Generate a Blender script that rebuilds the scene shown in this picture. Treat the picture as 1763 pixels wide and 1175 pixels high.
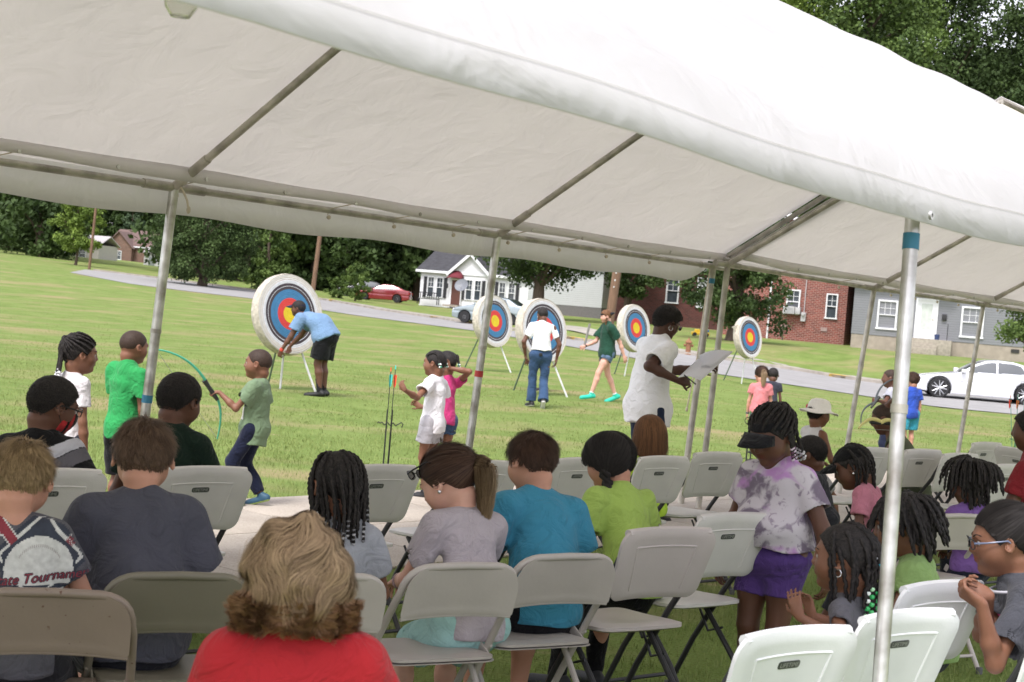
import bpy, bmesh, math, random
import numpy as np
from mathutils import Vector, Matrix, Quaternion, noise as mnoise
from mathutils.bvhtree import BVHTree
R = math.radians
PI = math.pi
SC = bpy.context.scene
COL = SC.collection
for _o in list(bpy.data.objects):
    bpy.data.objects.remove(_o)

# ------------------------------------------------------------ camera
FPX, CAMZ, ROLL, PITCH = 2700.0, 1.62, R(4.7), R(1.31)
PW, PH = 1763.0, 1175.0
FWD = Vector((0, math.cos(PITCH), -math.sin(PITCH)))
UP0 = Vector((0, math.sin(PITCH), math.cos(PITCH)))
R0 = Vector((1, 0, 0))
RGT = R0*math.cos(ROLL) + UP0*math.sin(ROLL)
UPV = UP0*math.cos(ROLL) - R0*math.sin(ROLL)
cd = bpy.data.cameras.new('camera')
cam = bpy.data.objects.new('camera', cd)
COL.objects.link(cam)
m3 = Matrix((RGT, UPV, -FWD)).transposed()
cam.matrix_world = Matrix.Translation((0, 0, CAMZ)) @ m3.to_4x4()
cd.sensor_width = 36.0
cd.lens = 36.0*FPX/PW
cd.clip_start = 0.1
cd.clip_end = 2000
cd.dof.use_dof = True
cd.dof.focus_distance = 7.5
cd.dof.aperture_fstop = 9.0
SC.camera = cam

# ------------------------------------------------------------ world, sun, exposure
SUN_EL, SUN_AZ = R(58), R(205)      # azimuth from +Y clockwise: behind the camera, slightly left
w = bpy.data.worlds.new('World')
SC.world = w
w.use_nodes = True
nt = w.node_tree
bg = nt.nodes['Background']
sky = nt.nodes.new('ShaderNodeTexSky')
sky.sky_type = 'NISHITA'
sky.sun_disc = False
sky.sun_elevation = SUN_EL
sky.sun_rotation = SUN_AZ
sky.air_density = 1.0
sky.dust_density = 2.0
sky.ozone_density = 1.0
hs = nt.nodes.new('ShaderNodeHueSaturation')
hs.inputs['Saturation'].default_value = 0.22
nt.links.new(sky.outputs[0], hs.inputs['Color'])
tint = nt.nodes.new('ShaderNodeMix'); tint.data_type = 'RGBA'; tint.blend_type = 'MULTIPLY'; tint.inputs['Factor'].default_value = 1.0
tint.inputs['B'].default_value = (1.0, 0.968, 1.015, 1)
nt.links.new(hs.outputs[0], tint.inputs['A']); nt.links.new(tint.outputs['Result'], bg.inputs['Color'])
bg.inputs['Strength'].default_value = 0.15
sd = bpy.data.lights.new('sun', 'SUN')
sd.energy = 1.3
sd.angle = R(14)
sd.color = (1.0, 0.96, 0.93)
sun = bpy.data.objects.new('sun', sd)
COL.objects.link(sun)
sdir = Vector((math.sin(SUN_AZ)*math.cos(SUN_EL), math.cos(SUN_AZ)*math.cos(SUN_EL), math.sin(SUN_EL)))
sun.rotation_euler = sdir.to_track_quat('Z', 'Y').to_euler()
SC.view_settings.view_transform = 'Standard'
SC.view_settings.look = 'None'
SC.view_settings.exposure = 1.33
SC.view_settings.gamma = 1.0

# ------------------------------------------------------------ placement helpers
def terr(x, y):
    z = 0.0115*max(0.0, y-45)
    z = z if y < 160 else 0.0115*115 + 0.004*(y-160)
    z += 0.035*max(0.0, -x-8)*min(1.0, max(0.0, (y-55)/45.0))
    # front yards beyond the road rise a little
    yf = float(np.interp(x, (-13, -1.3, 3, 6, 10, 15, 19, 30), (107, 80, 70, 67, 66, 65, 62.5, 57)))
    k = min(1.0, max(0.0, (y-yf-1.5)/5.0))
    z -= 0.42*min(1, max(0, (x-5)/8.0))*min(1, max(0, (y-30)/14.0))*(1-k)
    if x > -3: z += 0.45*k*min(1, (x+3)/6)
    return z
def ray(px, py):
    return FWD + RGT*((px-PW/2)/FPX) + UPV*((PH/2-py)/FPX)
def at(px, py, Y):
    d = ray(px, py)
    return Vector((0, 0, CAMZ)) + d*(Y/d.y)
def ground(px, py, z0=None):
    d = ray(px, py); o = Vector((0, 0, CAMZ))
    if z0 is not None:
        return o + d*((z0-CAMZ)/d.z)
    t = 1.0
    while t < 900:
        p = o + d*t
        if p.z <= terr(p.x, p.y): return p
        t *= 1.004
    return o + d*900
def proj(v):
    q = Vector(v)-Vector((0, 0, CAMZ)); f = q.dot(FWD)
    return PW/2+FPX*q.dot(RGT)/f, PH/2-FPX*q.dot(UPV)/f

def srgb(h):
    h = h.lstrip('#'); o = []
    for i in (0, 2, 4):
        c = int(h[i:i+2], 16)/255
        o.append(c/12.92 if c <= 0.04045 else ((c+0.055)/1.055)**2.4)
    return tuple(o)

# ------------------------------------------------------------ materials
_m = {}
def N(nt, t, **kw):
    n = nt.nodes.new(t)
    for k, v in kw.items(): setattr(n, k, v)
    return n
def newmat(name):
    m = bpy.data.materials.new(name); m.use_nodes = True
    return m, m.node_tree, m.node_tree.nodes['Principled BSDF']
def mat(name, col, rough=0.7, metal=0.0, var=0.12, vscale=8.0, bump=0.0, bscale=40.0, spec=0.5, var2=None, coat=0.0, coord='Object', sss=0.0, stretch=None):
    """general procedural surface: base colour with noise variation and noise bump"""
    if name in _m: return _m[name]
    if isinstance(col, str): col = srgb(col)
    m, nt, b = newmat(name)
    tc = N(nt, 'ShaderNodeTexCoord')
    src = tc.outputs[coord]
    if stretch:
        mp = N(nt, 'ShaderNodeMapping'); mp.inputs['Scale'].default_value = stretch
        nt.links.new(src, mp.inputs['Vector']); src = mp.outputs[0]
    n1 = N(nt, 'ShaderNodeTexNoise'); n1.inputs['Scale'].default_value = vscale; n1.inputs['Detail'].default_value = 5
    nt.links.new(src, n1.inputs['Vector'])
    mx = N(nt, 'ShaderNodeMix', data_type='RGBA')
    lo = tuple(c*(1-var) for c in col) if var2 is None else (srgb(var2) if isinstance(var2, str) else var2)
    hi = tuple(min(1, c*(1+var)) for c in col)
    rp = N(nt, 'ShaderNodeMapRange'); rp.inputs['From Min'].default_value = 0.3; rp.inputs['From Max'].default_value = 0.7
    nt.links.new(n1.outputs['Fac'], rp.inputs['Value'])
    nt.links.new(rp.outputs[0], mx.inputs['Factor'])
    mx.inputs['A'].default_value = (*lo, 1); mx.inputs['B'].default_value = (*hi, 1)
    nt.links.new(mx.outputs['Result'], b.inputs['Base Color'])
    b.inputs['Roughness'].default_value = rough
    b.inputs['Metallic'].default_value = metal
    b.inputs['Specular IOR Level'].default_value = spec
    b.inputs['Coat Weight'].default_value = coat
    if sss:
        b.inputs['Subsurface Weight'].default_value = sss
        b.inputs['Subsurface Radius'].default_value = (0.012, 0.005, 0.003)
        b.inputs['Subsurface Scale'].default_value = 1.0
    if bump:
        n2 = N(nt, 'ShaderNodeTexNoise'); n2.inputs['Scale'].default_value = bscale; n2.inputs['Detail'].default_value = 6
        nt.links.new(src, n2.inputs['Vector'])
        bp = N(nt, 'ShaderNodeBump'); bp.inputs['Strength'].default_value = bump; bp.inputs['Distance'].default_value = 0.02
        nt.links.new(n2.outputs['Fac'], bp.inputs['Height']); nt.links.new(bp.outputs[0], b.inputs['Normal'])
    _m[name] = m
    return m
def attr_mat(name, col, col2, rough=0.6, spec=0.3):
    """hair/leaf material: colour runs between two values by the per-face random attribute 'rnd'"""
    if name in _m: return _m[name]
    if isinstance(col, str): col = srgb(col)
    if isinstance(col2, str): col2 = srgb(col2)
    m, nt, b = newmat(name)
    a = N(nt, 'ShaderNodeAttribute', attribute_name='rnd')
    mx = N(nt, 'ShaderNodeMix', data_type='RGBA')
    mx.inputs['A'].default_value = (*col, 1); mx.inputs['B'].default_value = (*col2, 1)
    nt.links.new(a.outputs['Fac'], mx.inputs['Factor'])
    nt.links.new(mx.outputs['Result'], b.inputs['Base Color'])
    b.inputs['Roughness'].default_value = rough
    b.inputs['Specular IOR Level'].default_value = spec
    _m[name] = m
    return m
def cloth(name, col, heather=0.10, rough=0.92):
    if name in _m: return _m[name]
    if isinstance(col, str): col = srgb(col)
    gy_ = sum(col)/3; col = tuple(.80*(c*.88+gy_*.12)+.004 for c in col)
    m, nt, b = newmat(name)
    tc = N(nt, 'ShaderNodeTexCoord')
    n1 = N(nt, 'ShaderNodeTexNoise'); n1.inputs['Scale'].default_value = 420; n1.inputs['Detail'].default_value = 2
    n3 = N(nt, 'ShaderNodeTexNoise'); n3.inputs['Scale'].default_value = 7; n3.inputs['Detail'].default_value = 4
    n2 = N(nt, 'ShaderNodeTexNoise'); n2.inputs['Scale'].default_value = 11; n2.inputs['Detail'].default_value = 3; n2.inputs['Distortion'].default_value = 1.6
    for n in (n1, n2, n3): nt.links.new(tc.outputs['Object'], n.inputs['Vector'])
    ad = N(nt, 'ShaderNodeMath', operation='ADD'); nt.links.new(n1.outputs['Fac'], ad.inputs[0])
    nt.links.new(n3.outputs['Fac'], ad.inputs[1])
    rp = N(nt, 'ShaderNodeMapRange'); rp.inputs['From Min'].default_value = 0.65; rp.inputs['From Max'].default_value = 1.35
    nt.links.new(ad.outputs[0], rp.inputs['Value'])
    mx = N(nt, 'ShaderNodeMix', data_type='RGBA')
    nt.links.new(rp.outputs[0], mx.inputs['Factor'])
    mx.inputs['A'].default_value = (*[c*(1-heather) for c in col], 1); mx.inputs['B'].default_value = (*[min(1, c*(1+heather)) for c in col], 1)
    nt.links.new(mx.outputs['Result'], b.inputs['Base Color'])
    b.inputs['Roughness'].default_value = rough
    b.inputs['Specular IOR Level'].default_value = 0.15
    b.inputs['Sheen Weight'].default_value = 0.08
    bp = N(nt, 'ShaderNodeBump'); bp.inputs['Strength'].default_value = 0.75; bp.inputs['Distance'].default_value = 0.03
    nt.links.new(n2.outputs['Fac'], bp.inputs['Height'])
    bp2 = N(nt, 'ShaderNodeBump'); bp2.inputs['Strength'].default_value = 0.12; bp2.inputs['Distance'].default_value = 0.002
    nt.links.new(n1.outputs['Fac'], bp2.inputs['Height']); nt.links.new(bp.outputs[0], bp2.inputs['Normal'])
    nt.links.new(bp2.outputs[0], b.inputs['Normal'])
    _m[name] = m
    return m
def skin(name, col):
    m = mat(name, col, rough=0.5, var=0.07, vscale=14, bump=0.08, bscale=220, spec=0.35, sss=0.12)
    return m

# ------------------------------------------------------------ object helpers
def link(o, parent=None):
    COL.objects.link(o)
    if parent is not None: o.parent = parent
    return o
def tag(o, label=None, cat=None, group=None, kind=None):
    if label: o['label'] = label
    if cat: o['category'] = cat
    if group: o['group'] = group
    if kind: o['kind'] = kind
    return o
def thing(name, label, cat, loc=(0, 0, 0), rz=0, group=None):
    o = bpy.data.objects.new(name, None); o.location = loc; o.rotation_euler = (0, 0, rz)
    o.empty_display_size = 0.1
    link(o); return tag(o, label, cat, group)
def npmesh(name, V, F, smooth=True, rnd=None):
    """V (n,3) array, F (m,k) int array of equal-size faces"""
    me = bpy.data.meshes.new(name)
    V = np.asarray(V, dtype=np.float32); F = np.asarray(F, dtype=np.int32)
    n, k = F.shape
    me.vertices.add(len(V)); me.vertices.foreach_set('co', V.ravel())
    me.loops.add(n*k); me.loops.foreach_set('vertex_index', F.ravel())
    me.polygons.add(n); me.polygons.foreach_set('loop_start', np.arange(0, n*k, k, dtype=np.int32))
    if smooth: me.polygons.foreach_set('use_smooth', np.ones(n, dtype=bool))
    if rnd is not None:
        a = me.attributes.new('rnd', 'FLOAT', 'FACE'); a.data.foreach_set('value', np.asarray(rnd, dtype=np.float32))
    me.update(calc_edges=True)
    return me
def mobj(name, me, m=None, parent=None, loc=None):
    o = bpy.data.objects.new(name, me)
    if m is not None:
        for q in (m if isinstance(m, (list, tuple)) else [m]): me.materials.append(q)
    link(o, parent)
    if loc is not None: o.location = loc
    return o
class MB:
    """mesh builder: collects quads/tris from boxes, tubes, slabs into one mesh"""
    def __init__(s): s.V = []; s.F = []; s.M = []
    def add(s, V, F, mi=0):
        b = len(s.V); s.V += [tuple(v) for v in V]; s.F += [tuple(i+b for i in f) for f in F]; s.M += [mi]*len(F)
    def box(s, c, d, rot=None, bev=0.0, mi=0):
        x, y, z = (q/2 for q in d)
        if bev > 0:
            bm = bmesh.new(); bmesh.ops.create_cube(bm, size=1)
            for v in bm.verts: v.co = Vector((v.co.x*d[0], v.co.y*d[1], v.co.z*d[2]))
            bmesh.ops.bevel(bm, geom=bm.edges[:], offset=bev, segments=2, affect='EDGES', profile=0.6)
            V = [v.co.copy() for v in bm.verts]; bm.verts.index_update(); F = [[v.index for v in f.verts] for f in bm.faces]; bm.free()
        else:
            V = [Vector((sx*x, sy*y, sz*z)) for sx in (-1, 1) for sy in (-1, 1) for sz in (-1, 1)]
            F = [(0, 1, 3, 2), (4, 6, 7, 5), (0, 4, 5, 1), (2, 3, 7, 6), (0, 2, 6, 4), (1, 5, 7, 3)]
        if rot is not None: V = [rot @ v for v in V]
        s.add([v+Vector(c) for v in V], F, mi); return s
    def tube(s, pts, r, n=8, mi=0, cap=True, closed=False):
        pts = [Vector(p) for p in pts]; rr = r if isinstance(r, (list, tuple)) else [r]*len(pts)
        m = len(pts); V = []; F = []
        t0 = (pts[1]-pts[0]).normalized()
        a = Vector((0, 0, 1)) if abs(t0.z) < 0.9 else Vector((1, 0, 0))
        u = t0.cross(a).normalized()
        for i, p in enumerate(pts):
            if closed: t = (pts[(i+1) % m]-pts[i-1]).normalized()
            else: t = (pts[min(i+1, m-1)]-pts[max(i-1, 0)]).normalized()
            u = (u - t*u.dot(t)).normalized(); v = t.cross(u)
            for k in range(n):
                q = 2*PI*k/n; V.append(p+(u*math.cos(q)+v*math.sin(q))*rr[i])
        for i in range(m if closed else m-1):
            j = (i+1) % m
            for k in range(n):
                F.append((i*n+k, i*n+(k+1) % n, j*n+(k+1) % n, j*n+k))
        if cap and not closed:
            F.append(tuple(range(n-1, -1, -1))); F.append(tuple((m-1)*n+k for k in range(n)))
        s.add(V, F, mi); return s
    def lathe(s, prof, c=(0, 0, 0), n=24, axis=None, mi=0):
        """prof: (radius, height) pairs turned about axis (default z)"""
        V = []; F = []; ax = Vector(axis or (0, 0, 1)).normalized(); q = Vector((0, 0, 1)).rotation_difference(ax)
        for r, z in prof:
            for k in range(n):
                a = 2*PI*k/n; V.append(q @ Vector((r*math.cos(a), r*math.sin(a), z)) + Vector(c))
        for i in range(len(prof)-1):
            for k in range(n): F.append((i*n+k, i*n+(k+1) % n, (i+1)*n+(k+1) % n, (i+1)*n+k))
        if prof[0][0] > 1e-5: F.append(tuple(range(n-1, -1, -1)))
        if prof[-1][0] > 1e-5: F.append(tuple((len(prof)-1)*n+k for k in range(n)))
        s.add(V, F, mi); return s
    def ball(s, c, r, n=10, mi=0, sc=(1, 1, 1)):
        V = []; F = []
        m = n
        for i in range(m+1):
            a = PI*i/m
            for k in range(n): 
                b = 2*PI*k/n; V.append(Vector(c)+Vector((r*sc[0]*math.sin(a)*math.cos(b), r*sc[1]*math.sin(a)*math.sin(b), r*sc[2]*math.cos(a))))
        for i in range(m):
            for k in range(n): F.append((i*n+k, (i+1)*n+k, (i+1)*n+(k+1) % n, i*n+(k+1) % n))
        s.add(V, F, mi); return s
    def prism(s, poly, h, M=None, mi=0):
        """poly: 2-D outline (ccw) extruded by h along +z of frame M"""
        n = len(poly); V = [Vector((x, y, 0)) for x, y in poly]+[Vector((x, y, h)) for x, y in poly]
        F = [tuple(range(n-1, -1, -1)), tuple(range(n, 2*n))]+[(i, (i+1) % n, n+(i+1) % n, n+i) for i in range(n)]
        if M is not None: V = [M @ v for v in V]
        s.add(V, F, mi); return s
    def slab(s, outline, rings, fz, th, M=None, mi=0):
        """closed rounded sheet: outline (2-D loop), concentric rings, fz(x,y) surface height, thickness th"""
        n = len(outline); V = []; F = []
        cx = sum(p[0] for p in outline)/n; cy = sum(p[1] for p in outline)/n
        for side in (0, 1):
            for r in range(1, rings+1):
                q = r/rings
                for x, y in outline:
                    X = cx+(x-cx)*q; Y = cy+(y-cy)*q
                    e = 0.0 if r < rings else th*0.3
                    V.append(Vector((X, Y, fz(X, Y)+(th/2-e if side == 0 else -th/2+e))))
            V.append(Vector((cx, cy, fz(cx, cy)+(th/2 if side == 0 else -th/2))))
        h = rings*n+1
        for side in (0, 1):
            o = side*h
            for k in range(n):
                k2 = (k+1) % n
                f = (o+rings*n, o+k, o+k2); F.append(f if side == 0 else f[::-1])
                for r in range(rings-1):
                    f = (o+r*n+k, o+(r+1)*n+k, o+(r+1)*n+k2, o+r*n+k2); F.append(f if side == 0 else f[::-1])
        a = (rings-1)*n
        for k in range(n):
            k2 = (k+1) % n; F.append((a+k, h+a+k, h+a+k2, a+k2))
        if M is not None: V = [M @ v for v in V]
        s.add(V, F, mi); return s
    def build(s, name, m, parent=None, smooth=True, auto=None):
        me = bpy.data.meshes.new(name); me.from_pydata([tuple(v) for v in s.V], [], s.F)
        for q in (m if isinstance(m, (list, tuple)) else [m]): me.materials.append(q)
        if any(s.M): me.polygons.foreach_set('material_index', s.M)
        if smooth:
            me.polygons.foreach_set('use_smooth', [True]*len(s.F)); me.set_sharp_from_angle(angle=R(auto or 38))
        me.update()
        return link(bpy.data.objects.new(name, me), parent)
def rrect(w, h, r, n=6, top=None):
    """rounded rectangle outline; top = different radius for the upper corners"""
    pts = []; rt = r if top is None else top
    for cx, cy, a0, q in ((w/2-rt, h/2-rt, 0, rt), (-w/2+rt, h/2-rt, 90, rt), (-w/2+r, -h/2+r, 180, r), (w/2-r, -h/2+r, 270, r)):
        for k in range(n+1):
            a = R(a0+90*k/n); pts.append((cx+q*math.cos(a), cy+q*math.sin(a)))
    # densify straight sides
    out = []
    for i in range(len(pts)):
        a = pts[i]; b = pts[(i+1) % len(pts)]; L = math.hypot(b[0]-a[0], b[1]-a[1]); k = max(1, int(L/0.06))
        for j in range(k): out.append((a[0]+(b[0]-a[0])*j/k, a[1]+(b[1]-a[1])*j/k))
    return out
def copy_tree(o, parent=None):
    c = o.copy(); COL.objects.link(c)
    if parent is not None: c.parent = parent
    for ch in list(o.children): copy_tree(ch, c)
    return c
def text_mesh(s, size, shear=0.0, extrude=0.0):
    cu = bpy.data.curves.new('t', 'FONT'); cu.body = s; cu.size = size; cu.align_x = 'CENTER'; cu.align_y = 'CENTER'; cu.shear = shear; cu.extrude = extrude
    cu.resolution_u = 3
    o = bpy.data.objects.new('t', cu); COL.objects.link(o)
    dg = bpy.context.evaluated_depsgraph_get()
    me = bpy.data.meshes.new_from_object(o.evaluated_get(dg))
    V = [v.co.copy() for v in me.vertices]; F = [tuple(p.vertices) for p in me.polygons]
    bpy.data.objects.remove(o); bpy.data.curves.remove(cu); bpy.data.meshes.remove(me)
    return V, F

# ------------------------------------------------------------ signed distance grids and surface nets
class Grid:
    def __init__(s, lo, hi, h):
        s.lo = np.array(lo, dtype=np.float32)-2*h; s.h = h
        s.n = np.ceil((np.array(hi)+2*h-s.lo)/h).astype(int)+1
        s.ax = [s.lo[i]+h*np.arange(s.n[i], dtype=np.float32) for i in range(3)]
        s.D = np.full(tuple(s.n), 0.25, dtype=np.float32)
    def sl(s, lo, hi):
        a = np.maximum(0, np.floor((np.array(lo)-s.lo)/s.h).astype(int)); b = np.minimum(s.n, np.ceil((np.array(hi)-s.lo)/s.h).astype(int)+1)
        if (b <= a).any(): return None, None
        S = tuple(slice(a[i], b[i]) for i in range(3))
        P = np.stack(np.meshgrid(s.ax[0][S[0]], s.ax[1][S[1]], s.ax[2][S[2]], indexing='ij'), -1)
        return S, P
    def op(s, lo, hi, f, k=0.0, mode='u'):
        S, P = s.sl(lo, hi)
        if S is None: return
        d = f(P); D = s.D[S]
        if mode == 'u':
            if k > 0:
                e = np.maximum(k-np.abs(D-d), 0)/k; s.D[S] = np.minimum(D, d)-e*e*k*0.25
            else: s.D[S] = np.minimum(D, d)
        elif mode == 's':
            d = -d
            if k > 0:
                e = np.maximum(k-np.abs(D-d), 0)/k; s.D[S] = np.maximum(D, d)+e*e*k*0.25
            else: s.D[S] = np.maximum(D, d)
        elif mode == 'i': s.D[S] = np.maximum(D, d)
        elif mode == 'add': s.D[S] = D+d
    def cone(s, a, b, ra, rb, k=0.02, flat=None, cut=None, mode='u', pad=0.0):
        a = np.array(a, dtype=np.float32); b = np.array(b, dtype=np.float32); m = max(ra, rb)*(1 if flat is None else max(1, 1/min(1, flat[1]) if flat[1] < 1 else 1))+k+s.h*2+pad
        f = lambda P: cone_d(P, a, b, ra, rb, flat, cut)
        s.op(np.minimum(a, b)-m, np.maximum(a, b)+m, f, k, mode)
    def ell(s, c, r, Rm=None, k=0.02, mode='u'):
        c = np.array(c, dtype=np.float32); r = np.array(r, dtype=np.float32); m = r.max()+k+2*s.h
        s.op(c-m, c+m, lambda P: ell_d(P, c, r, Rm), k, mode)
    def mesh(s, sm=1):
        return nets(s.D, s.lo, s.h, sm)
def cone_d(P, a, b, ra, rb, flat=None, cut=None):
    ba = b-a; L2 = float(ba@ba)+1e-9; q = P-a
    t = np.clip((q@ba)/L2, 0, 1)
    q = q-t[..., None]*ba
    if flat is not None:
        ax = np.array(flat[0], dtype=np.float32); ax = ax/np.linalg.norm(ax)
        q = q+(q@ax)[..., None]*ax*(flat[1]-1)
    d = np.sqrt((q*q).sum(-1))-(ra+(rb-ra)*t)
    if cut is not None:
        c, nrm = np.array(cut[0], dtype=np.float32), np.array(cut[1], dtype=np.float32)
        d = np.maximum(d, (P-c)@nrm)
    return d
def ell_d(P, c, r, Rm=None):
    q = P-c
    if Rm is not None: q = q@Rm          # Rm columns = local axes
    k0 = np.sqrt(((q/r)**2).sum(-1)); k1 = np.sqrt(((q/(r*r))**2).sum(-1))+1e-6
    return k0*(k0-1)/k1
def nets(D, lo, h, sm=1):
    ins = D < 0
    c = np.zeros(tuple(np.array(D.shape)-1), dtype=np.int8)
    for i in (0, 1):
        for j in (0, 1):
            for k in (0, 1):
                c += ins[i:ins.shape[0]-1+i, j:ins.shape[1]-1+j, k:ins.shape[2]-1+k]
    act = (c > 0) & (c < 8)
    idx = np.argwhere(act); n = len(idx)
    if n == 0: return np.zeros((0, 3)), np.zeros((0, 4), int)
    vid = np.full(c.shape, -1, dtype=np.int32); vid[act] = np.arange(n)
    cs = {}
    for i in (0, 1):
        for j in (0, 1):
            for k in (0, 1): cs[(i, j, k)] = D[idx[:, 0]+i, idx[:, 1]+j, idx[:, 2]+k]
    pos = np.zeros((n, 3), dtype=np.float32); cnt = np.zeros(n, dtype=np.float32)
    for a in cs:
        for ax in range(3):
            if a[ax] == 1: continue
            b = list(a); b[ax] = 1; b = tuple(b)
            da, db = cs[a], cs[b]; m = (da < 0) != (db < 0)
            t = np.where(m, da/np.where(m, da-db, 1), 0)
            p = np.tile(np.array(a, dtype=np.float32), (n, 1)); p[:, ax] += t
            pos += p*m[:, None]; cnt += m
    pos /= cnt[:, None]
    V = lo+(idx+pos)*h
    F = []
    for ax in range(3):
        o1, o2 = (ax+1) % 3, (ax+2) % 3
        sl0 = [slice(None)]*3; sl1 = [slice(None)]*3
        sl0[ax] = slice(0, -1); sl1[ax] = slice(1, None)
        A, B = ins[tuple(sl0)], ins[tuple(sl1)]
        e = np.argwhere(A != B)
        e = e[(e[:, o1] > 0) & (e[:, o2] > 0) & (e[:, o1] < D.shape[o1]-1) & (e[:, o2] < D.shape[o2]-1)]
        up = A[e[:, 0], e[:, 1], e[:, 2]]
        q = []
        for d1, d2 in ((-1, -1), (0, -1), (0, 0), (-1, 0)):
            t = e.copy(); t[:, o1] += d1; t[:, o2] += d2
            q.append(vid[t[:, 0], t[:, 1], t[:, 2]])
        q = np.stack(q, 1); q[~up] = q[~up][:, ::-1]
        F.append(q)
    F = np.concatenate(F)
    F = F[(F >= 0).all(1)]
    for _ in range(sm):
        acc = np.zeros_like(V); ct = np.zeros(n, dtype=np.float32)
        for a, b in ((0, 1), (1, 2), (2, 3), (3, 0)):
            for i in range(3): acc[:, i] += np.bincount(F[:, a], V[F[:, b], i], n)
            ct += np.bincount(F[:, a], minlength=n)
        g = ct > 0
        V[g] = V[g]*0.5+0.5*(acc[g]/ct[g][:, None])
    return V, F
def wav(P, seed, f, amp):
    """cheap smooth folds: warped sines"""
    r = np.random.RandomState(seed); d = np.zeros(P.shape[:-1], dtype=np.float32)
    for i in range(5):
        k = r.normal(size=3); k /= np.linalg.norm(k); k2 = r.normal(size=3)
        ph = r.rand()*6.3
        d += np.sin((P@k.astype(np.float32))*f*(0.6+r.rand())+ph+1.3*np.sin((P@k2.astype(np.float32))*f*0.35+ph))
    return d*(amp/2.2)
# ============================================================ people
def rotm(yaw=0, pitch=0, roll=0):
    """yaw about z (left +), pitch about x (nod down +), roll about y"""
    return Matrix.Rotation(R(yaw), 3, 'Z') @ Matrix.Rotation(R(-pitch), 3, 'X') @ Matrix.Rotation(R(roll), 3, 'Y')
def V3(*a): return Vector(a)
def ik(S, T, l1, l2, hint):
    d = T-S; L = d.length
    if L > (l1+l2)*0.995: T = S+d*((l1+l2)*0.995/L); d = T-S; L = d.length
    u = d/L; a = (l1*l1-l2*l2+L*L)/(2*L); hgt = math.sqrt(max(0, l1*l1-a*a))
    hv = Vector(hint); hv = (hv-u*hv.dot(u)); hv.normalize()
    return S+u*a+hv*hgt, T
HLY = [-.6, -.3, -.13, -.05, .02, .09, .19, .28, .36, .6]
HLZ = [-.33, -.29, -.16, .10, .10, -.02, .14, .26, .29, .29]
SKC = np.array([0, -.05, .10], dtype=np.float32)
SKR = np.array([.345, .43, .40], dtype=np.float32)
def hair_region(q, dz=0.0):
    return np.interp(q[..., 1], HLY, HLZ).astype(np.float32)+dz-q[..., 2]+.7*np.maximum(0, np.abs(q[..., 0])-.15)*(q[..., 1] < -.1)     # < 0 inside
class Head:
    def __init__(s, c, M, hh): s.c = np.array(c, dtype=np.float32); s.M = np.array(M, dtype=np.float32); s.hh = hh
    def w(s, p): return Vector((s.M@np.array(p, dtype=np.float32))*s.hh+s.c)          # head units -> body frame
    def wa(s, P): return (P@s.M.T)*s.hh+s.c
    def l(s, P): return ((P-s.c)@s.M)/s.hh
def skull_d(q, off=0.0): 
    d = ell_d(q, SKC, SKR+off)
    return d
def head_sdf(g, H, fine, chub=1.0):
    hh = H.hh; M = H.M
    def E(c, r, k, mode='u', rot=None):
        Rm = M if rot is None else M@np.array(rot, dtype=np.float32)
        g.ell(H.w(c), [x*hh for x in r], Rm, k*hh, mode)
    def C(a, b, ra, rb, k, flat=None, mode='u'):
        g.cone(H.w(a), H.w(b), ra*hh, rb*hh, k*hh, None if flat is None else (M@np.array(flat[0], dtype=np.float32), flat[1]), None, mode)
    E((0, -.05, .10), SKR, .05)
    E((0, .10, -.10), (.29*chub, .31, .33), .12)
    C((0, .12, -.22), (0, .22, -.38), .17*chub, .105, .16)
    E((.17*chub, .19, -.13), (.13, .14, .14), .14); E((-.17*chub, .19, -.13), (.13, .14, .14), .14)
    if fine:
        C((-.15, .345, .115), (.15, .345, .115), .05, .05, .06)
        for sx in (-1, 1): E((sx*.145, .42, .025), (.085, .065, .055), .06, 's')
        C((0, .385, .08), (0, .435, -.075), .022, .052, .06)
        for sx in (-1, 1): E((sx*.055, .405, -.085), (.042, .045, .036), .03)
        E((0, .375, -.185), (.105, .062, .03), .03); E((0, .368, -.235), (.09, .062, .034), .03)
        E((0, .45, -.208), (.11, .03, .008), .015, 's')
        E((0, .33, -.37), (.07, .06, .06), .08)
    else:
        C((0, .385, .06), (0, .43, -.075), .03, .055, .06)
        for sx in (-1, 1): E((sx*.145, .42, .03), (.08, .055, .05), .06, 's')
    for sx in (-1, 1):
        rr = Matrix.Rotation(R(-sx*18), 3, 'Z')
        E((sx*.385, -.03, -.02), (.038, .085, .125), .03, 'u', rr)
        if fine: E((sx*.40, -.015, .0), (.03, .045, .075), .03, 's', rr)
def mk_eyes(H, root, name='eye', closed=False):
    wm = mat('eye_white', (0.45, 0.42, 0.40), 0.2, var=0.02); im = mat('iris_dark', (0.02, 0.012, 0.008), 0.1, var=0.02)
    for sx in (-1, 1):
        b = MB(); n = 12; r = 0.052*H.hh; c = H.w((sx*.14, .322, .028)); f = Vector(H.M@np.array((0, 1, 0), dtype=np.float32))
        q = Vector((0, 0, 1)).rotation_difference(f)
        prof = [(r*math.sin(PI*i/n), r*math.cos(PI*i/n)) for i in range(n+1)]
        V = []; F = []; mi = []
        for pr, pz in prof:
            for k in range(12):
                a = 2*PI*k/12; V.append(c+q @ Vector((pr*math.cos(a), pr*math.sin(a), pz)))
        for i in range(n):
            for k in range(12): F.append((i*12+k, (i+1)*12+k, (i+1)*12+(k+1) % 12, i*12+(k+1) % 12)); mi.append(1 if i < 2 else 0)
        b.V = [tuple(v) for v in V]; b.F = F; b.M = mi
        b.build(name, [wm, im], root)
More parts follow.
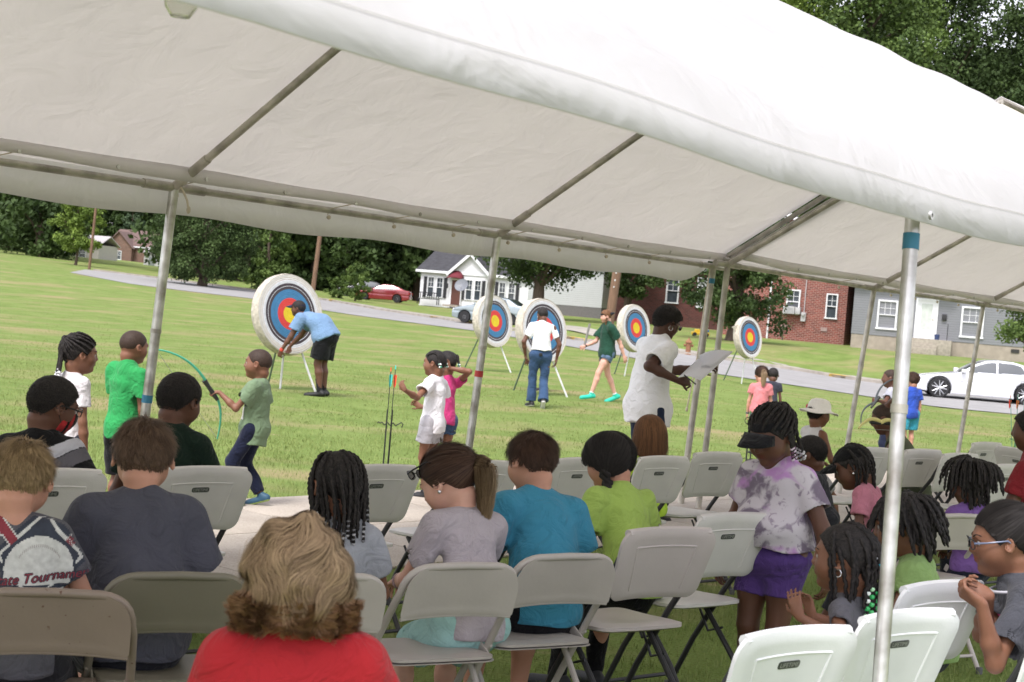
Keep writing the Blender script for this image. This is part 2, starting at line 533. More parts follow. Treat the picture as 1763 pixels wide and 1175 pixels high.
def integ(H, roots, nrm, n_steps, seg, flow, grav=0.0, lift=0.0, nz=0.0, seed=0, off=0.012, wave=0.0, wf=9.0, hold=1.0):
    """grow paths from roots (head units); returns (n, steps+1, 3)"""
    r = np.random.RandomState(seed); p = roots.copy(); out = [p.copy()]
    Gd = (H.M.T@np.array([0, 0, -1], dtype=np.float32))
    drift = r.normal(size=p.shape).astype(np.float32)*nz
    ph = r.rand(len(p))*6.3; pd = None
    for i in range(n_steps):
        c = p-SKC; nn = c/(SKR*SKR); nn /= np.linalg.norm(nn, axis=1)[:, None]
        d = flow(p, nn, i/n_steps)
        d = d-(d*nn).sum(1)[:, None]*nn*hold
        d /= (np.linalg.norm(d, axis=1)[:, None]+1e-6)
        t = (i+1)/n_steps
        d = d*(1-min(1, grav*t*1.6))+Gd*min(1, grav*t*1.6)+nn*lift*(1-t*0.6)+drift
        if wave: 
            sd_ = np.cross(d, nn); d = d+sd_*(np.sin(ph+i*wf/n_steps*2)*wave)[:, None]+nn*(np.cos(ph*1.7+i*wf/n_steps*2)*wave*0.5)[:, None]
        d /= (np.linalg.norm(d, axis=1)[:, None]+1e-6)
        if pd is not None: d = d*0.65+pd*0.35
        pd = d
        p = p+d*seg
        c = p-SKC; k = np.linalg.norm(c/(SKR+off), axis=1); m = k < 1
        p[m] = SKC+c[m]/k[m][:, None]
        out.append(p.copy())
    return np.stack(out, 1)
def sample_roots(n, seed, dz=0.0, off=0.0, front=None):
    r = np.random.RandomState(seed); v = r.normal(size=(n*3, 3)); v /= np.linalg.norm(v, axis=1)[:, None]
    p = (SKC+v*(SKR+off)).astype(np.float32)
    m = hair_region(p, dz) < 0
    if front is not None: m &= p[:, 1] < front
    p = p[m][:n]; c = (p-SKC)/(SKR*SKR); c /= np.linalg.norm(c, axis=1)[:, None]
    return p, c.astype(np.float32)
def ribbons(name, H, paths, width, m, root, seed=1, taper=0.25, parent=None, tint=None):
    r = np.random.RandomState(seed)
    n, k, _ = paths.shape
    W = H.wa(paths.reshape(-1, 3)).reshape(n, k, 3)
    d = np.gradient(W, axis=1); c = W-H.c
    side = np.cross(d, c)+r.normal(size=(n, 1, 3))*0.00002; side /= (np.linalg.norm(side, axis=2)[..., None]+1e-9)
    a = r.rand(n, 1, 1)*0.6+0.7
    tw = np.linspace(1, taper, k)[None, :, None]
    off = side*tw*a*width*0.5
    V = np.stack([W-off, W+off], 2).reshape(-1, 3)
    i0 = (np.arange(n)[:, None]*k+np.arange(k-1)[None, :])*2
    F = np.stack([i0, i0+1, i0+3, i0+2], -1).reshape(-1, 4)
    rn = np.repeat(r.rand(n)*0.8+0.1, k-1)
    if tint is not None: rn = np.clip(rn*0.55+tint(paths)*0.45, 0, 1)
    return mobj(name, npmesh(name, V, F, True, rn), m, root)
def clump(P, k, amt, seed=1):
    """gather strands into locks round k guide strands; returns paths and a per-lock random value"""
    r = np.random.RandomState(seed); gi = r.choice(len(P), k, replace=False); Gd = P[gi]
    d = ((P[:, None, 0]-Gd[None, :, 0])**2).sum(-1); j = d.argmin(1)
    t = (np.linspace(0, 1, P.shape[1])**.7)[None, :, None]*amt
    return P+(Gd[j]-P)*t, r.rand(k)[j]
def braid_tubes(name, H, paths, r, m, root, bumps=7, taper=0.6, world=False):
    """plaits: tubes with the bulges of a three-strand plait"""
    V = []; F = []; b = 0; n = 7
    for pth in paths:
        P = pth if world else H.wa(np.asarray(pth, dtype=np.float32))
        L = np.concatenate([[0], np.cumsum(np.linalg.norm(np.diff(P, axis=0), axis=1))]); 
        tot = L[-1]; st = r*1.15; ns = max(4, int(tot/st)); s = np.linspace(0, tot, ns)
        Q = np.stack([np.interp(s, L, P[:, i]) for i in range(3)], 1)
        t = np.gradient(Q, axis=0); t /= np.linalg.norm(t, axis=1)[:, None]+1e-9
        u = np.cross(t, np.array([0.3, 0.2, 0.93])); u /= np.linalg.norm(u, axis=1)[:, None]+1e-9; v = np.cross(t, u)
        rad = r*(1-(1-taper)*np.linspace(0, 1, ns))*(1+0.2*np.where(np.arange(ns) % 2 == 0, 1, -1)); rad[0] *= .8; rad[-1] *= 0.4
        sh = u*(np.sin(np.arange(ns)*PI/2)*r*0.28)[:, None]
        for i in range(ns):
            for k in range(n):
                a = 2*PI*k/n; V.append(Q[i]+sh[i]+(u[i]*math.cos(a)+v[i]*math.sin(a))*rad[i])
        for i in range(ns-1):
            for k in range(n): F.append((b+i*n+k, b+i*n+(k+1) % n, b+(i+1)*n+(k+1) % n, b+(i+1)*n+k))
        b += ns*n
    rn = np.random.RandomState(3).rand(len(F))
    return mobj(name, npmesh(name, np.array(V), np.array(F), True, rn), m, root)
def crown_flow(cx=0.06, cy=-0.20, cz=.5, sw=0.5):
    """short hair lying away from a whorl near the crown"""
    C0 = np.array([cx, cy, cz], dtype=np.float32)
    def f(p, nn, t):
        d = p-C0; s = np.cross(nn, d)
        return d/(np.linalg.norm(d, axis=1)[:, None]+.05)+s*sw
    return f
def cap_shell(H, res, off, dz, m, root, name='hair', noise=0.0, nf=40, k_ear=True, extra=None, vol=None):
    """close-lying mass of hair over the scalp"""
    g = Grid(H.c-H.hh*0.72, H.c+H.hh*0.72, res)
    S, P = g.sl(g.lo-1, g.lo+np.array(g.n)*res+1)
    q = H.l(P)
    d = skull_d(q, off)
    if vol is not None: d = vol(q, d)
    reg = hair_region(q, dz)
    d = d+.026*np.clip((.02-q[..., 2])/.25, 0, 1)*(dz > -.1)
    d = np.maximum(d, reg*0.8)
    if noise: d = d+wav(q, 5, nf, noise)+wav(q, 9, nf*2.3, noise*0.6)
    g.D[:] = d*H.hh
    if extra: extra(g)
    V, F = g.mesh(1)
    return mobj(name, npmesh(name, V, F, True, np.random.RandomState(2).rand(len(F))), m, root)
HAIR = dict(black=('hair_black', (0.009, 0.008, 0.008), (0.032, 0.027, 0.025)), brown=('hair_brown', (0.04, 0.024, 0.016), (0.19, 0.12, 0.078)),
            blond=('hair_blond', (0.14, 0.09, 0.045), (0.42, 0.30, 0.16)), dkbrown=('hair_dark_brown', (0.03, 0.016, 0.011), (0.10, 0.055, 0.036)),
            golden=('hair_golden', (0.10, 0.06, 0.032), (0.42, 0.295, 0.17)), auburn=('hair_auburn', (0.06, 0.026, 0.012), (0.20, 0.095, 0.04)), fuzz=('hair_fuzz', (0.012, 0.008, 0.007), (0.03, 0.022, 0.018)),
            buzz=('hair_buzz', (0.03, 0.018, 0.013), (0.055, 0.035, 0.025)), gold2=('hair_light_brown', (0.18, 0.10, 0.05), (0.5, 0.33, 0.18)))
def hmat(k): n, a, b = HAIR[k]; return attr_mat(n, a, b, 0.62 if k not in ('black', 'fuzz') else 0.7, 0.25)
SKIN = dict(dark=(0.120, 0.054, 0.034), brown=(0.205, 0.094, 0.056), mid=(0.25, 0.115, 0.065), light=(0.52, 0.27, 0.19), deep=(0.080, 0.037, 0.025), pale=(0.6, 0.34, 0.26))

def person(label, hx, hy, Y, yaw=40, pose='sit', lean=8, side=0, head=(0, 10, 0), hh=0.215, sk='brown', res=0.0065, seat=0.45,
           shirt=None, pants=None, shoes='#202226', hair='crop', hcol='black', handL=None, handR=None, footL=None, footR=None, build=1.0, chub=1.0,
           hipz=None, root_xy=None, fine=None, groundz=None, twist=0, lips=True, extra=None, shoulder=1.0, feetz=0.0, curl=0.5, h=None, nk=.035):
    target = at(hx, hy, Y)
    fine = (res < 0.0075) if fine is None else fine
    gz = groundz if groundz is not None else (0.0 if Y < 45 else terr(target.x, Y))
    T = target.z-gz
    tw = rotm(twist)
    def skel(h):
        s = h/1.7; J = {}
        hz = (seat+0.075*s) if pose == 'sit' else (hipz*h if hipz else 0.515*h)
        P = V3(0, 0, hz)
        d1 = rotm(0, lean*0.55, side*0.6) @ V3(0, 0, 1); d2 = rotm(0, lean*1.35, side) @ V3(0, 0, 1)
        Mid = P+d1*(.13*h); C = Mid+d2*(.10*h); Nk = C+d2*(.075*h)
        J.update(P=P, Mid=Mid, C=C, N=Nk, d1=d1, d2=d2)
        nd = (d2*0.55+V3(0, 0, 1)*0.45+V3(0, math.sin(R(head[1]))*0.55, 0)).normalized()
        HM = tw @ rotm(head[0], head[1], head[2])
        hb = Nk+nd*(nk*h)
        Hc = hb+HM @ V3(0, 0.09*hh, .40*hh)
        J.update(nd=nd, Hc=Hc, HM=HM, hb=hb, s=s, h=h)
        return J
    if h is not None:
        J = skel(h); f0 = J['Hc'].z
    else:
        h = 1.3
        for _ in range(14):
            f0 = skel(h)['Hc'].z; f1 = skel(h+.01)['Hc'].z
            h -= (f0-T)/((f1-f0)/.01); h = min(2.1, max(0.7, h))
        J = skel(h)
    s = J['s']; yw = rotm(yaw)
    root_loc = V3(target.x, target.y, gz)-yw @ V3(J['Hc'].x, J['Hc'].y, 0)
    if abs(J['Hc'].z-T) > 0.01: print('height clamp', label[:30], h, J['Hc'].z, T)
    root = thing('person', label, 'person', root_loc, R(yaw))
    inv = Matrix.Rotation(-R(yaw), 3, 'Z')
    def loc(v):
        if v is None: return None
        if isinstance(v, tuple) and v[0] == 'px': return inv @ (at(v[1], v[2], v[3])-root_loc)
        return Vector(v)
    fw = Vector((J['d2'].yz.length and 0, J['d2'].z, -J['d2'].y)).normalized()      # torso forward
    fw = tw @ fw
    rt = (tw @ V3(1, 0, 0)); rt = (rt-J['d2']*rt.dot(J['d2'])).normalized()
    sw = .093*h*shoulder if h < 1.5 else .104*h*shoulder
    Sh = {1: J['C']+rt*sw+J['d2']*(.038*h), -1: J['C']-rt*sw+J['d2']*(.038*h)}
    ua, fa, hl = .172*h, .150*h, .103*h
    Wr = {}; El = {}; Hd = {}
    for sd_, spec in ((-1, handL), (1, handR)):
        spec = dict(spec) if spec else {}
        t = loc(spec.get('w'))
        if t is None:
            if pose == 'sit': t = V3(sd_*.09*s, .30*s, J['P'].z+.10*s)
            else: t = Sh[sd_]+V3(sd_*.045, .03, -(ua+fa)*.985)
        hint = Vector(spec.get('e', (sd_*0.8, -0.5, -0.4)))
        El[sd_], Wr[sd_] = ik(Sh[sd_], t, ua, fa, hint)
        fd = (Wr[sd_]-El[sd_]).normalized()
        d = spec.get('d'); d = Vector(d).normalized() if d is not None else (fd if pose != 'sit' else (fd*0.6+V3(-sd_*.2, .5, -.25)).normalized())
        nrm = Vector(spec.get('n', (-sd_, 0, 0) if pose != 'sit' else (0, 0, -1)))
        nrm = (nrm-d*nrm.dot(d)).normalized()
        Hd[sd_] = (d, nrm, spec.get('curl', curl), spec.get('s', 1.0))
    hw = .056*h
    Hp = {1: J['P']+V3(hw, 0, 0), -1: J['P']-V3(hw, 0, 0)}
    th, shn = .245*h, .245*h
    if pose != 'sit' : th = shn = (0.515*h-.045*h)/2*1.01
    Kn = {}; An = {}; Ft = {}
    for sd_, spec in ((-1, footL), (1, footR)):
        spec = dict(spec) if spec else {}
        t = loc(spec.get('a'))
        if t is None:
            t = V3(sd_*(.10 if pose == 'sit' else .06)*h*0.75, th+.01 if pose == 'sit' else 0.0, .045*h)
        hint = Vector(spec.get('k', (sd_*.1, 1, 0.2) if pose != 'sit' else (0, .3, 1)))
        Kn[sd_], An[sd_] = ik(Hp[sd_], t, th, shn, hint)
        Ft[sd_] = Vector(spec.get('t', (sd_*.15, 1, -0.12))).normalized()
    J.update(Sh=Sh, El=El, Wr=Wr, Kn=Kn, An=An, Hp=Hp, root=root, fw=fw, rt=rt, loc=loc, res=res, inv=inv, root_loc=root_loc, yaw=yaw)
    H = Head(J['Hc'], J['HM'], hh); J['H'] = H
    B = build; fl = (fw, 1.32)
    allp = [J['Hc']+V3(0, 0, hh*.5), J['P']-V3(0, 0, .1)]+list(Kn.values())+list(An.values())+list(El.values())+list(Wr.values())+list(Sh.values())+[Wr[i]+Hd[i][0]*hl for i in (-1, 1)]+[An[i]+Ft[i]*.15*h for i in (-1, 1)]
    lo = np.min([list(p) for p in allp], 0)-0.16*max(1, B); hi = np.max([list(p) for p in allp], 0)+0.16*max(1, B)
    g = Grid(lo, hi, res)
    sk_k = .03*s
    # torso, as radii reused for the clothes
    tors = [(J['P']+J['d1']*(.02*h), J['Mid'], .118*s*B, .106*s*B), (J['Mid'], J['C'], .106*s*B, .112*s*B), (J['C'], J['C']+J['d2']*(.035*h), .112*s, .085*s)]
    for a, b, ra, rb in tors: g.cone(a, b, ra, rb, .04*s, fl)
    g.ell(J['P'], (.15*s*B, .11*s*B, .10*s), None, .05*s)
    for i in (-1, 1): g.cone(Sh[i]*.97+J['N']*.03, J['N']-J['d2']*(.005*h), .047*s, .05*s, .04*s)
    g.cone(J['N']-J['d2']*.02*h, J['hb']+J['HM'] @ V3(0, -.06*hh, .10*hh), .050*s if h > 1.5 else .042*s, .24*hh, .025*s)
    for i in (-1, 1):
        g.cone(Sh[i], El[i], .046*s*(.5+.5*B), .035*s*(.5+.5*B), sk_k)
        g.cone(El[i], El[i]+(Wr[i]-El[i])*.35, .035*s*(.5+.5*B), .037*s, .02*s)
        g.cone(El[i]+(Wr[i]-El[i])*.35, Wr[i], .037*s, .023*s, .02*s)
        lb = (.5+.5*B) if B > 1 else B
        g.cone(Hp[i], Hp[i]+(Kn[i]-Hp[i])*.5, .082*s*lb, .068*s*lb, .04*s)
        g.cone(Hp[i]+(Kn[i]-Hp[i])*.5, Kn[i], .068*s*lb, .050*s*lb, .03*s)
        cf = Kn[i]+(An[i]-Kn[i])*.3+ (rotm(0) @ V3(0, -.012*s, 0) if pose != 'sit' else V3(0, -.012*s, 0))
        g.cone(Kn[i], cf, .048*s*lb, .052*s*lb, .02*s); g.cone(cf, An[i], .052*s*lb, .030*s*lb, .02*s)
        f = Ft[i]; g.cone(An[i]-V3(0, 0, .02*h)-f*.02*h, An[i]+f*.115*h-V3(0, 0, .024*h), .026*s, .022*s, .03*s)
        hand_sdf(g, Wr[i], Hd[i][0], Hd[i][1], hl*Hd[i][3], Hd[i][2], i, res)
    head_sdf(g, H, fine, chub)
    V, F = g.mesh(1)
    me = npmesh('body', V, F)
    body = mobj('body', me, skin('skin_'+sk, SKIN[sk]), root)
    if fine and lips:
        me.materials.append(mat('lips_'+sk, tuple(a*b for a, b in zip(SKIN[sk], (1.0, .62, .66))), 0.45, var=.05))
        q = H.l(V[F].mean(1)); d = np.minimum(ell_d(q, np.array([0, .385, -.185]), np.array([.115, .07, .032])), ell_d(q, np.array([0, .375, -.237]), np.array([.1, .07, .036])))
        me.polygons.foreach_set('material_index', (d < 0).astype(np.int32))
        mk_eyes(H, root)
        bm_ = MB()
        for sx in (-1, 1):
            pts = [H.w((sx*(.06+.17*t), .40-.075*t*t-.012*t, .115+.035*math.sin(PI*t*.8))) for t in [k/6 for k in range(7)]]
            bm_.tube(pts, [.006*hh+.009*hh*math.sin(PI*min(1, k/6+.15)) for k in range(7)], 6)
        bm_.build('eyebrows', hmat('black' if sk in ('dark', 'brown', 'deep') else 'dkbrown'), root)
    # ---------------- shirt
    if shirt:
        sleeve = shirt.get('sl', .55); L = shirt.get('loose', .012); seed = shirt.get('seed', int(hx))
        g = Grid(lo-.02, hi+.02, res)
        hem = shirt.get('hem', .03 if pose == 'stand' else -.055)    # below hip level, in h
        hemP = J['P']-V3(0, 0, hem*h if pose == 'stand' else -.0)
        w = L
        for a, b, ra, rb in tors: g.cone(a, b, ra+w*(1.5 if pose == 'stand' else 1), rb+w, .05*s, fl)
        bot = J['P']-(J['d1']*(hem*h) if pose == 'stand' else V3(0, 0, .02*h))
        g.cone(bot-J['d1']*.03 if pose == 'stand' else bot-V3(0, 0, .03), J['Mid'], .150*s*B+w*1.2 if pose == 'stand' else .128*s*B+w*1.5, .112*s*B+w*1.2, .05*s, (fw, 1.22))
        if pose == 'stand': g.ell(J['P'], (.150*s*B+w*1.2, .126*s*B+w*1.2, .15*s), None, .04*s)
        if pose == 'sit': g.ell(J['P']+V3(0, -.01, .01), (.152*s*B+w, .122*s*B+w, .105*s+w), None, .05*s)
        if shirt.get('belly'): g.ell(J['Mid']+fw*.05*s*B-J['d2']*.03*h, (.135*s*B, .12*s*B, .13*s), None, .06*s)
        for i in (-1, 1):
            g.cone(Sh[i]*.97+J['N']*.03, J['N']-J['d2']*(.005*h), .047*s+w*.8, .050*s+w*.5, .04*s)
        # neck band
        nb = J['N']+J['nd']*(shirt.get('collar', .004)*h)
        g.cone(J['N']-J['nd']*.03*h, nb, .058*s+w*.5+.006, (.060 if h > 1.5 else .054)*s+.008, .02*s, None, (nb+J['nd']*.002, J['nd']*.94+fw*.5))
        for i in (-1, 1):
            u = El[i]-Sh[i]; e = Sh[i]+u*min(1, sleeve); un = u.normalized()
            if sleeve > 0.15:
                if sleeve <= 1: g.cone(Sh[i], e+un*.02, .047*s*(.5+.5*B)+w, .040*s*(.5+.5*B)+w*1.7, .028*s, None, (e, un))
                else:
                    g.cone(Sh[i], El[i], .047*s*(.5+.5*B)+w, .037*s+w*1.2, .028*s)
                    u2 = Wr[i]-El[i]; e2 = El[i]+u2*min(.97, sleeve-1); g.cone(El[i], e2, .036*s+w*1.1, .028*s+w, .02*s, None, (e2, u2.normalized()))
        # folds
        S, P = g.sl(lo-1, hi+1)
        D = g.D
        wf = wav(P*np.array([1, 1, .55], dtype=np.float32), seed, 24/s**.5, .0115*shirt.get('fold', 1)*(s**.5))
        gate = np.clip(1-np.abs(D)/.05, 0, 1)
        D += wf*gate
        if 'cutz' in shirt: pass
        zc = (J['P'].z-hem*h) if pose == 'stand' else (J['P'].z-.085*s)
        if shirt.get('hemz') is not None: zc = shirt['hemz']
        tilt = shirt.get('tilt', 0)
        if pose == 'stand' and shirt.get('hemz') is None:
            ax_ = np.array(J['d1'], dtype=np.float32); g.D = np.maximum(D, -hem*h-((P-np.array(J['P'], dtype=np.float32))@ax_)+.008*np.sin(P[..., 0]*30+seed))
        else: g.D = np.maximum(D, (zc+.045*s-P[..., 2])+.0032*np.sin(P[..., 0]*30+seed))
        # open the sleeve ends and the hem so they read as cloth edges
        wall = max(.013, res*2.2)
        for i in (-1, 1):
            if .15 < sleeve <= 1:
                u = El[i]-Sh[i]; e = Sh[i]+u*sleeve; un = u.normalized()
                g.cone(e-un*.012, e+un*.03, .040*s*(.5+.5*B)+w*1.7-wall, .040*s*(.5+.5*B)+w*1.7-wall, .004, None, None, 's')
        if pose == 'stand':
            g.ell(J['P']-J['d1']*(hem*h+.02), (.150*s*B+w*1.2-wall*1.3, (.150*s*B+w*1.2)/1.22-wall*1.6, .025), None, .004, 's')
        V, F = g.mesh(1)
        if len(F):
            sm_ = shirt['m'] if 'm' in shirt else cloth('cloth_'+shirt['c'].strip('#'), shirt['c'], shirt.get('he', .10))
            so = mobj(shirt.get('name', 't_shirt'), npmesh('t_shirt', V, F), sm_, root)
            J['shirt'] = so; J['sV'] = V; J['sF'] = F
    # ---------------- trousers / shorts / skirt
    if pants:
        g = Grid(lo-.03, hi+.03, res); L = pants.get('loose', .010); ln = pants.get('len', 2.0); cutz = J['P'].z+.06*h
        g.cone(J['P']-V3(0, 0, .01), J['P']+J['d1']*.055*h, .126*s*B+L*.5, .112*s*B+L*.5, .04*s, (fw, 1.25))
        g.ell(J['P'], (.153*s*B+L*.6, .118*s*B+L*.6, .10*s+L*.5), None, .04*s)
        lb = (.5+.5*B) if B > 1 else B
        for i in (-1, 1):
            t = min(1, ln); e = Hp[i]+(Kn[i]-Hp[i])*t; un = (Kn[i]-Hp[i]).normalized()
            if pants.get('skirt'):
                g.cone(J['P'], J['P']*.5+e*.5-V3(0, 0, .01), .14*s, .15*s, .05*s, (fw, 1.25), (e, un)); 
            r0 = .084*s*lb+L; r1 = (.052+(.030*(1-t)))*s*lb+L*(1.5 if ln <= 1 else 1)+ (0.014*s if ln <= 1 else 0)
            if t < 1 or ln <= 1: g.cone(Hp[i], e+un*.02, r0, r1, .04*s, None, (e, un))
            else:
                g.cone(Hp[i], Kn[i], r0, .054*s*lb+L, .04*s)
                t2 = min(1, ln-1); e2 = Kn[i]+(An[i]-Kn[i])*t2; u2 = (An[i]-Kn[i]).normalized(); fl_ = pants.get('flare', 1.0)
                g.cone(Kn[i], e2+u2*.01, .056*s*lb+L, (.038*s+L*1.2)*fl_, .025*s, None, (e2, u2))
        S, P = g.sl(lo-1, hi+1)
        gate = np.clip(1-np.abs(g.D)/.04, 0, 1)
        g.D += wav(P, int(hx)+3, 30/s**.5, .006*(s**.5))*gate
        if pose == 'stand': g.D = np.maximum(g.D, ((P-np.array(J['P'], dtype=np.float32))@np.array(J['d1'], dtype=np.float32))-.06*h)
        else: g.D = np.maximum(g.D, P[..., 2]-(J['P'].z+.05*h))
        if ln <= 1:
            for i in (-1, 1):
                e = Hp[i]+(Kn[i]-Hp[i])*ln; un = (Kn[i]-Hp[i]).normalized(); r1 = (.052+(.030*(1-ln)))*s*lb+L*1.5+.014*s-max(.008, res*1.4)
                g.cone(e-un*.03, e+un*.03, r1, r1, .003, None, None, 's')
        V, F = g.mesh(1)
        pm = pants['m'] if 'm' in pants else cloth('cloth_'+pants['c'].strip('#'), pants['c'], pants.get('he', .12))
        po = mobj(pants.get('name', 'trousers' if ln > 1.2 else 'shorts'), npmesh('pants', V, F), pm, root)
        J['pants'] = po
    # ---------------- shoes
    if shoes:
        sc = shoes if isinstance(shoes, dict) else dict(c=shoes)
        for i in (-1, 1):
            f = Ft[i]; rr = max(res*.8, .006); a = An[i]; u = (a-Kn[i]).normalized(); dn = V3(0, 0, -1); 
            ff = Vector((f.x, f.y, f.z)).normalized(); pl = (dn-ff*dn.dot(ff)).normalized() if abs(ff.z) < .95 else -u
            heel = a-ff*.030*h+pl*.022*h; toe = a+ff*.118*h+pl*.027*h
            g = Grid(np.minimum(np.array(heel), np.array(toe))-.09*s-.02, np.maximum(np.array(heel), np.array(toe))+.09*s+.03, rr)
            sidev = ff.cross(pl).normalized()
            g.cone(heel, toe, .033*s+.005, .036*s+.003, .02, None); g.cone(a+u*.0-u*.02*s, heel, .038*s, .034*s, .03*s)
            S, P = g.sl(lo-5, hi+5)
            base = (P-np.array(heel, dtype=np.float32))@np.array(pl, dtype=np.float32)-.022*h
            g.D = np.maximum(g.D, base)
            g.D = np.maximum(g.D, ((P-np.array(a-u*.035*s, dtype=np.float32))@np.array(-u, dtype=np.float32)))
            V, F = g.mesh(1)
            if len(F) == 0: continue
            mS = mat('shoe_'+sc['c'].strip('#'), sc['c'], .6, var=.1); me = npmesh('shoe', V, F); so = mobj('shoe', me, mS, root)
            if sc.get('sole'):
                me.materials.append(mat('sole_'+sc['sole'].strip('#'), sc['sole'], .6, var=.05))
                hgt = (V[F].mean(1)-np.array(heel, dtype=np.float32))@np.array(pl, dtype=np.float32)
                me.polygons.foreach_set('material_index', (hgt > .012*h).astype(np.int32))
        if sc.get('sock'):
            b = MB()
            for i in (-1, 1):
                u = (Kn[i]-An[i]).normalized(); b = MB(); b.tube([An[i]-u*.01, An[i]+u*.03*h, An[i]+u*sc.get('sockh', .05)*h], [.036*s*lb, .036*s*lb, .040*s*lb+.002], 12); b.build('sock', mat('sock_'+sc['sock'].strip('#'), sc['sock'], .9), root)
    # ---------------- hair
    if hair: HAIRS[hair](H, J, root, hcol, res)
    if extra: extra(J, H, root)
    J['h'] = h
    return J
def hand_sdf(g, W, d, n, L, curl, sd_, res):
    """palm, four fingers of unequal length bent at the knuckles, thumb from the side of the palm"""
    side = d.cross(n).normalized()
    th = side if sd_ < 0 else -side
    pl = L*.50; fr = max(L*.048, res*.62)
    g.cone(W, W+d*pl*.35, L*.14, L*.17, L*.06, (n, 1.5))
    for k in range(4):
        o = (k-1.5)/1.5; kn = W+d*pl*(1-.06*abs(o-.2))-th*o*L*.17
        g.cone(W+d*pl*.2-th*o*L*.09, kn, L*.10, fr*1.25, L*.05, None)
        fl = L*(.44, .50, .46, .36)[k]; p = kn; ang = 0.0
        for j, q in enumerate((.45, .32, .23)):
            ang += curl*(.85 if j == 0 else 1.15)
            dd = (d*math.cos(ang)+n*math.sin(ang)-th*o*.10).normalized()
            nxt = p+dd*fl*q
            g.cone(p, nxt, fr*(1.12-.1*j), fr*(1.02-.1*j), fr*.35)
            p = nxt
    t0 = W+d*pl*.22+th*L*.13
    t1 = t0+(d*.55+th*.75+n*.35).normalized()*L*.24
    t2 = t1+(d*.85+th*.2+n*.5*(.5+curl)).normalized()*L*.22
    g.cone(W+d*pl*.12+th*L*.05, t0, L*.09, fr*1.4, L*.05); g.cone(t0, t1, fr*1.4, fr*1.15, L*.03); g.cone(t1, t2, fr*1.15, fr*.95, fr*.4)

# ------------------------------------------------------------ hair styles
def h_buzz(H, J, root, c, res):
    cap_shell(H, max(.0045, res*.7), .012, .0, hmat('buzz' if c == 'black' else c), root, noise=.002, nf=60)
def h_crop(H, J, root, c, res):
    def vol(q, d): return d-.020*np.clip((q[..., 2]-.05)*2.5, 0, 1)
    cap_shell(H, max(.004, res*.6), .035, .0, hmat(c), root, noise=.0045, nf=70, vol=vol)
    if res < .009:
        p, n = sample_roots(6000, 4, .0, .03); P = integ(H, p, n, 3, .016, lambda p, nn, t: np.random.RandomState(int(t*9)).normal(size=p.shape).astype(np.float32), lift=.6, nz=.5, seed=3, off=.045, hold=1)
        ribbons('hair_tips', H, P, .0018, hmat(c), root)
def h_short(H, J, root, c, res):
    """straight short boy's hair combed from a whorl"""
    cap_shell(H, .005, .030, .005, hmat(c), root, noise=.003, nf=50)
    p, n = sample_roots(9000, 7, .0, .025)
    ln = .016+.03*np.clip(p[:, 2:3]+.1, 0, 1)
    P = integ(H, p, n, 6, .035, crown_flow(.04, -.22), grav=.12, lift=.42, nz=.24, seed=5, off=.035)
    # shorter at the nape
    k = np.clip((p[:, 2]+.35)*1.5, .35, 1)[:, None, None]; P = P[:, :1]+(P-P[:, :1])*k
    P, lk = clump(P, 520, .5); ribbons('hair_strands', H, P, .0019, hmat(c), root, seed=4, tint=lambda Q: np.repeat(lk, Q.shape[1]-1))
def h_afro(H, J, root, c, res):
    def vol(q, d): return d-.05*np.clip((q[..., 2])*2.0, 0, 1)
    cap_shell(H, max(.005, res*.7), .07, -.0, hmat(c), root, noise=.012, nf=38, vol=vol)
    p, n = sample_roots(5000, 4, .0, .09); P = integ(H, p, n, 3, .02, lambda p, nn, t: np.random.RandomState(int(t*9)).normal(size=p.shape).astype(np.float32), lift=.8, nz=.7, seed=3, off=.1)
    ribbons('hair_tips', H, P, .003, hmat(c), root)
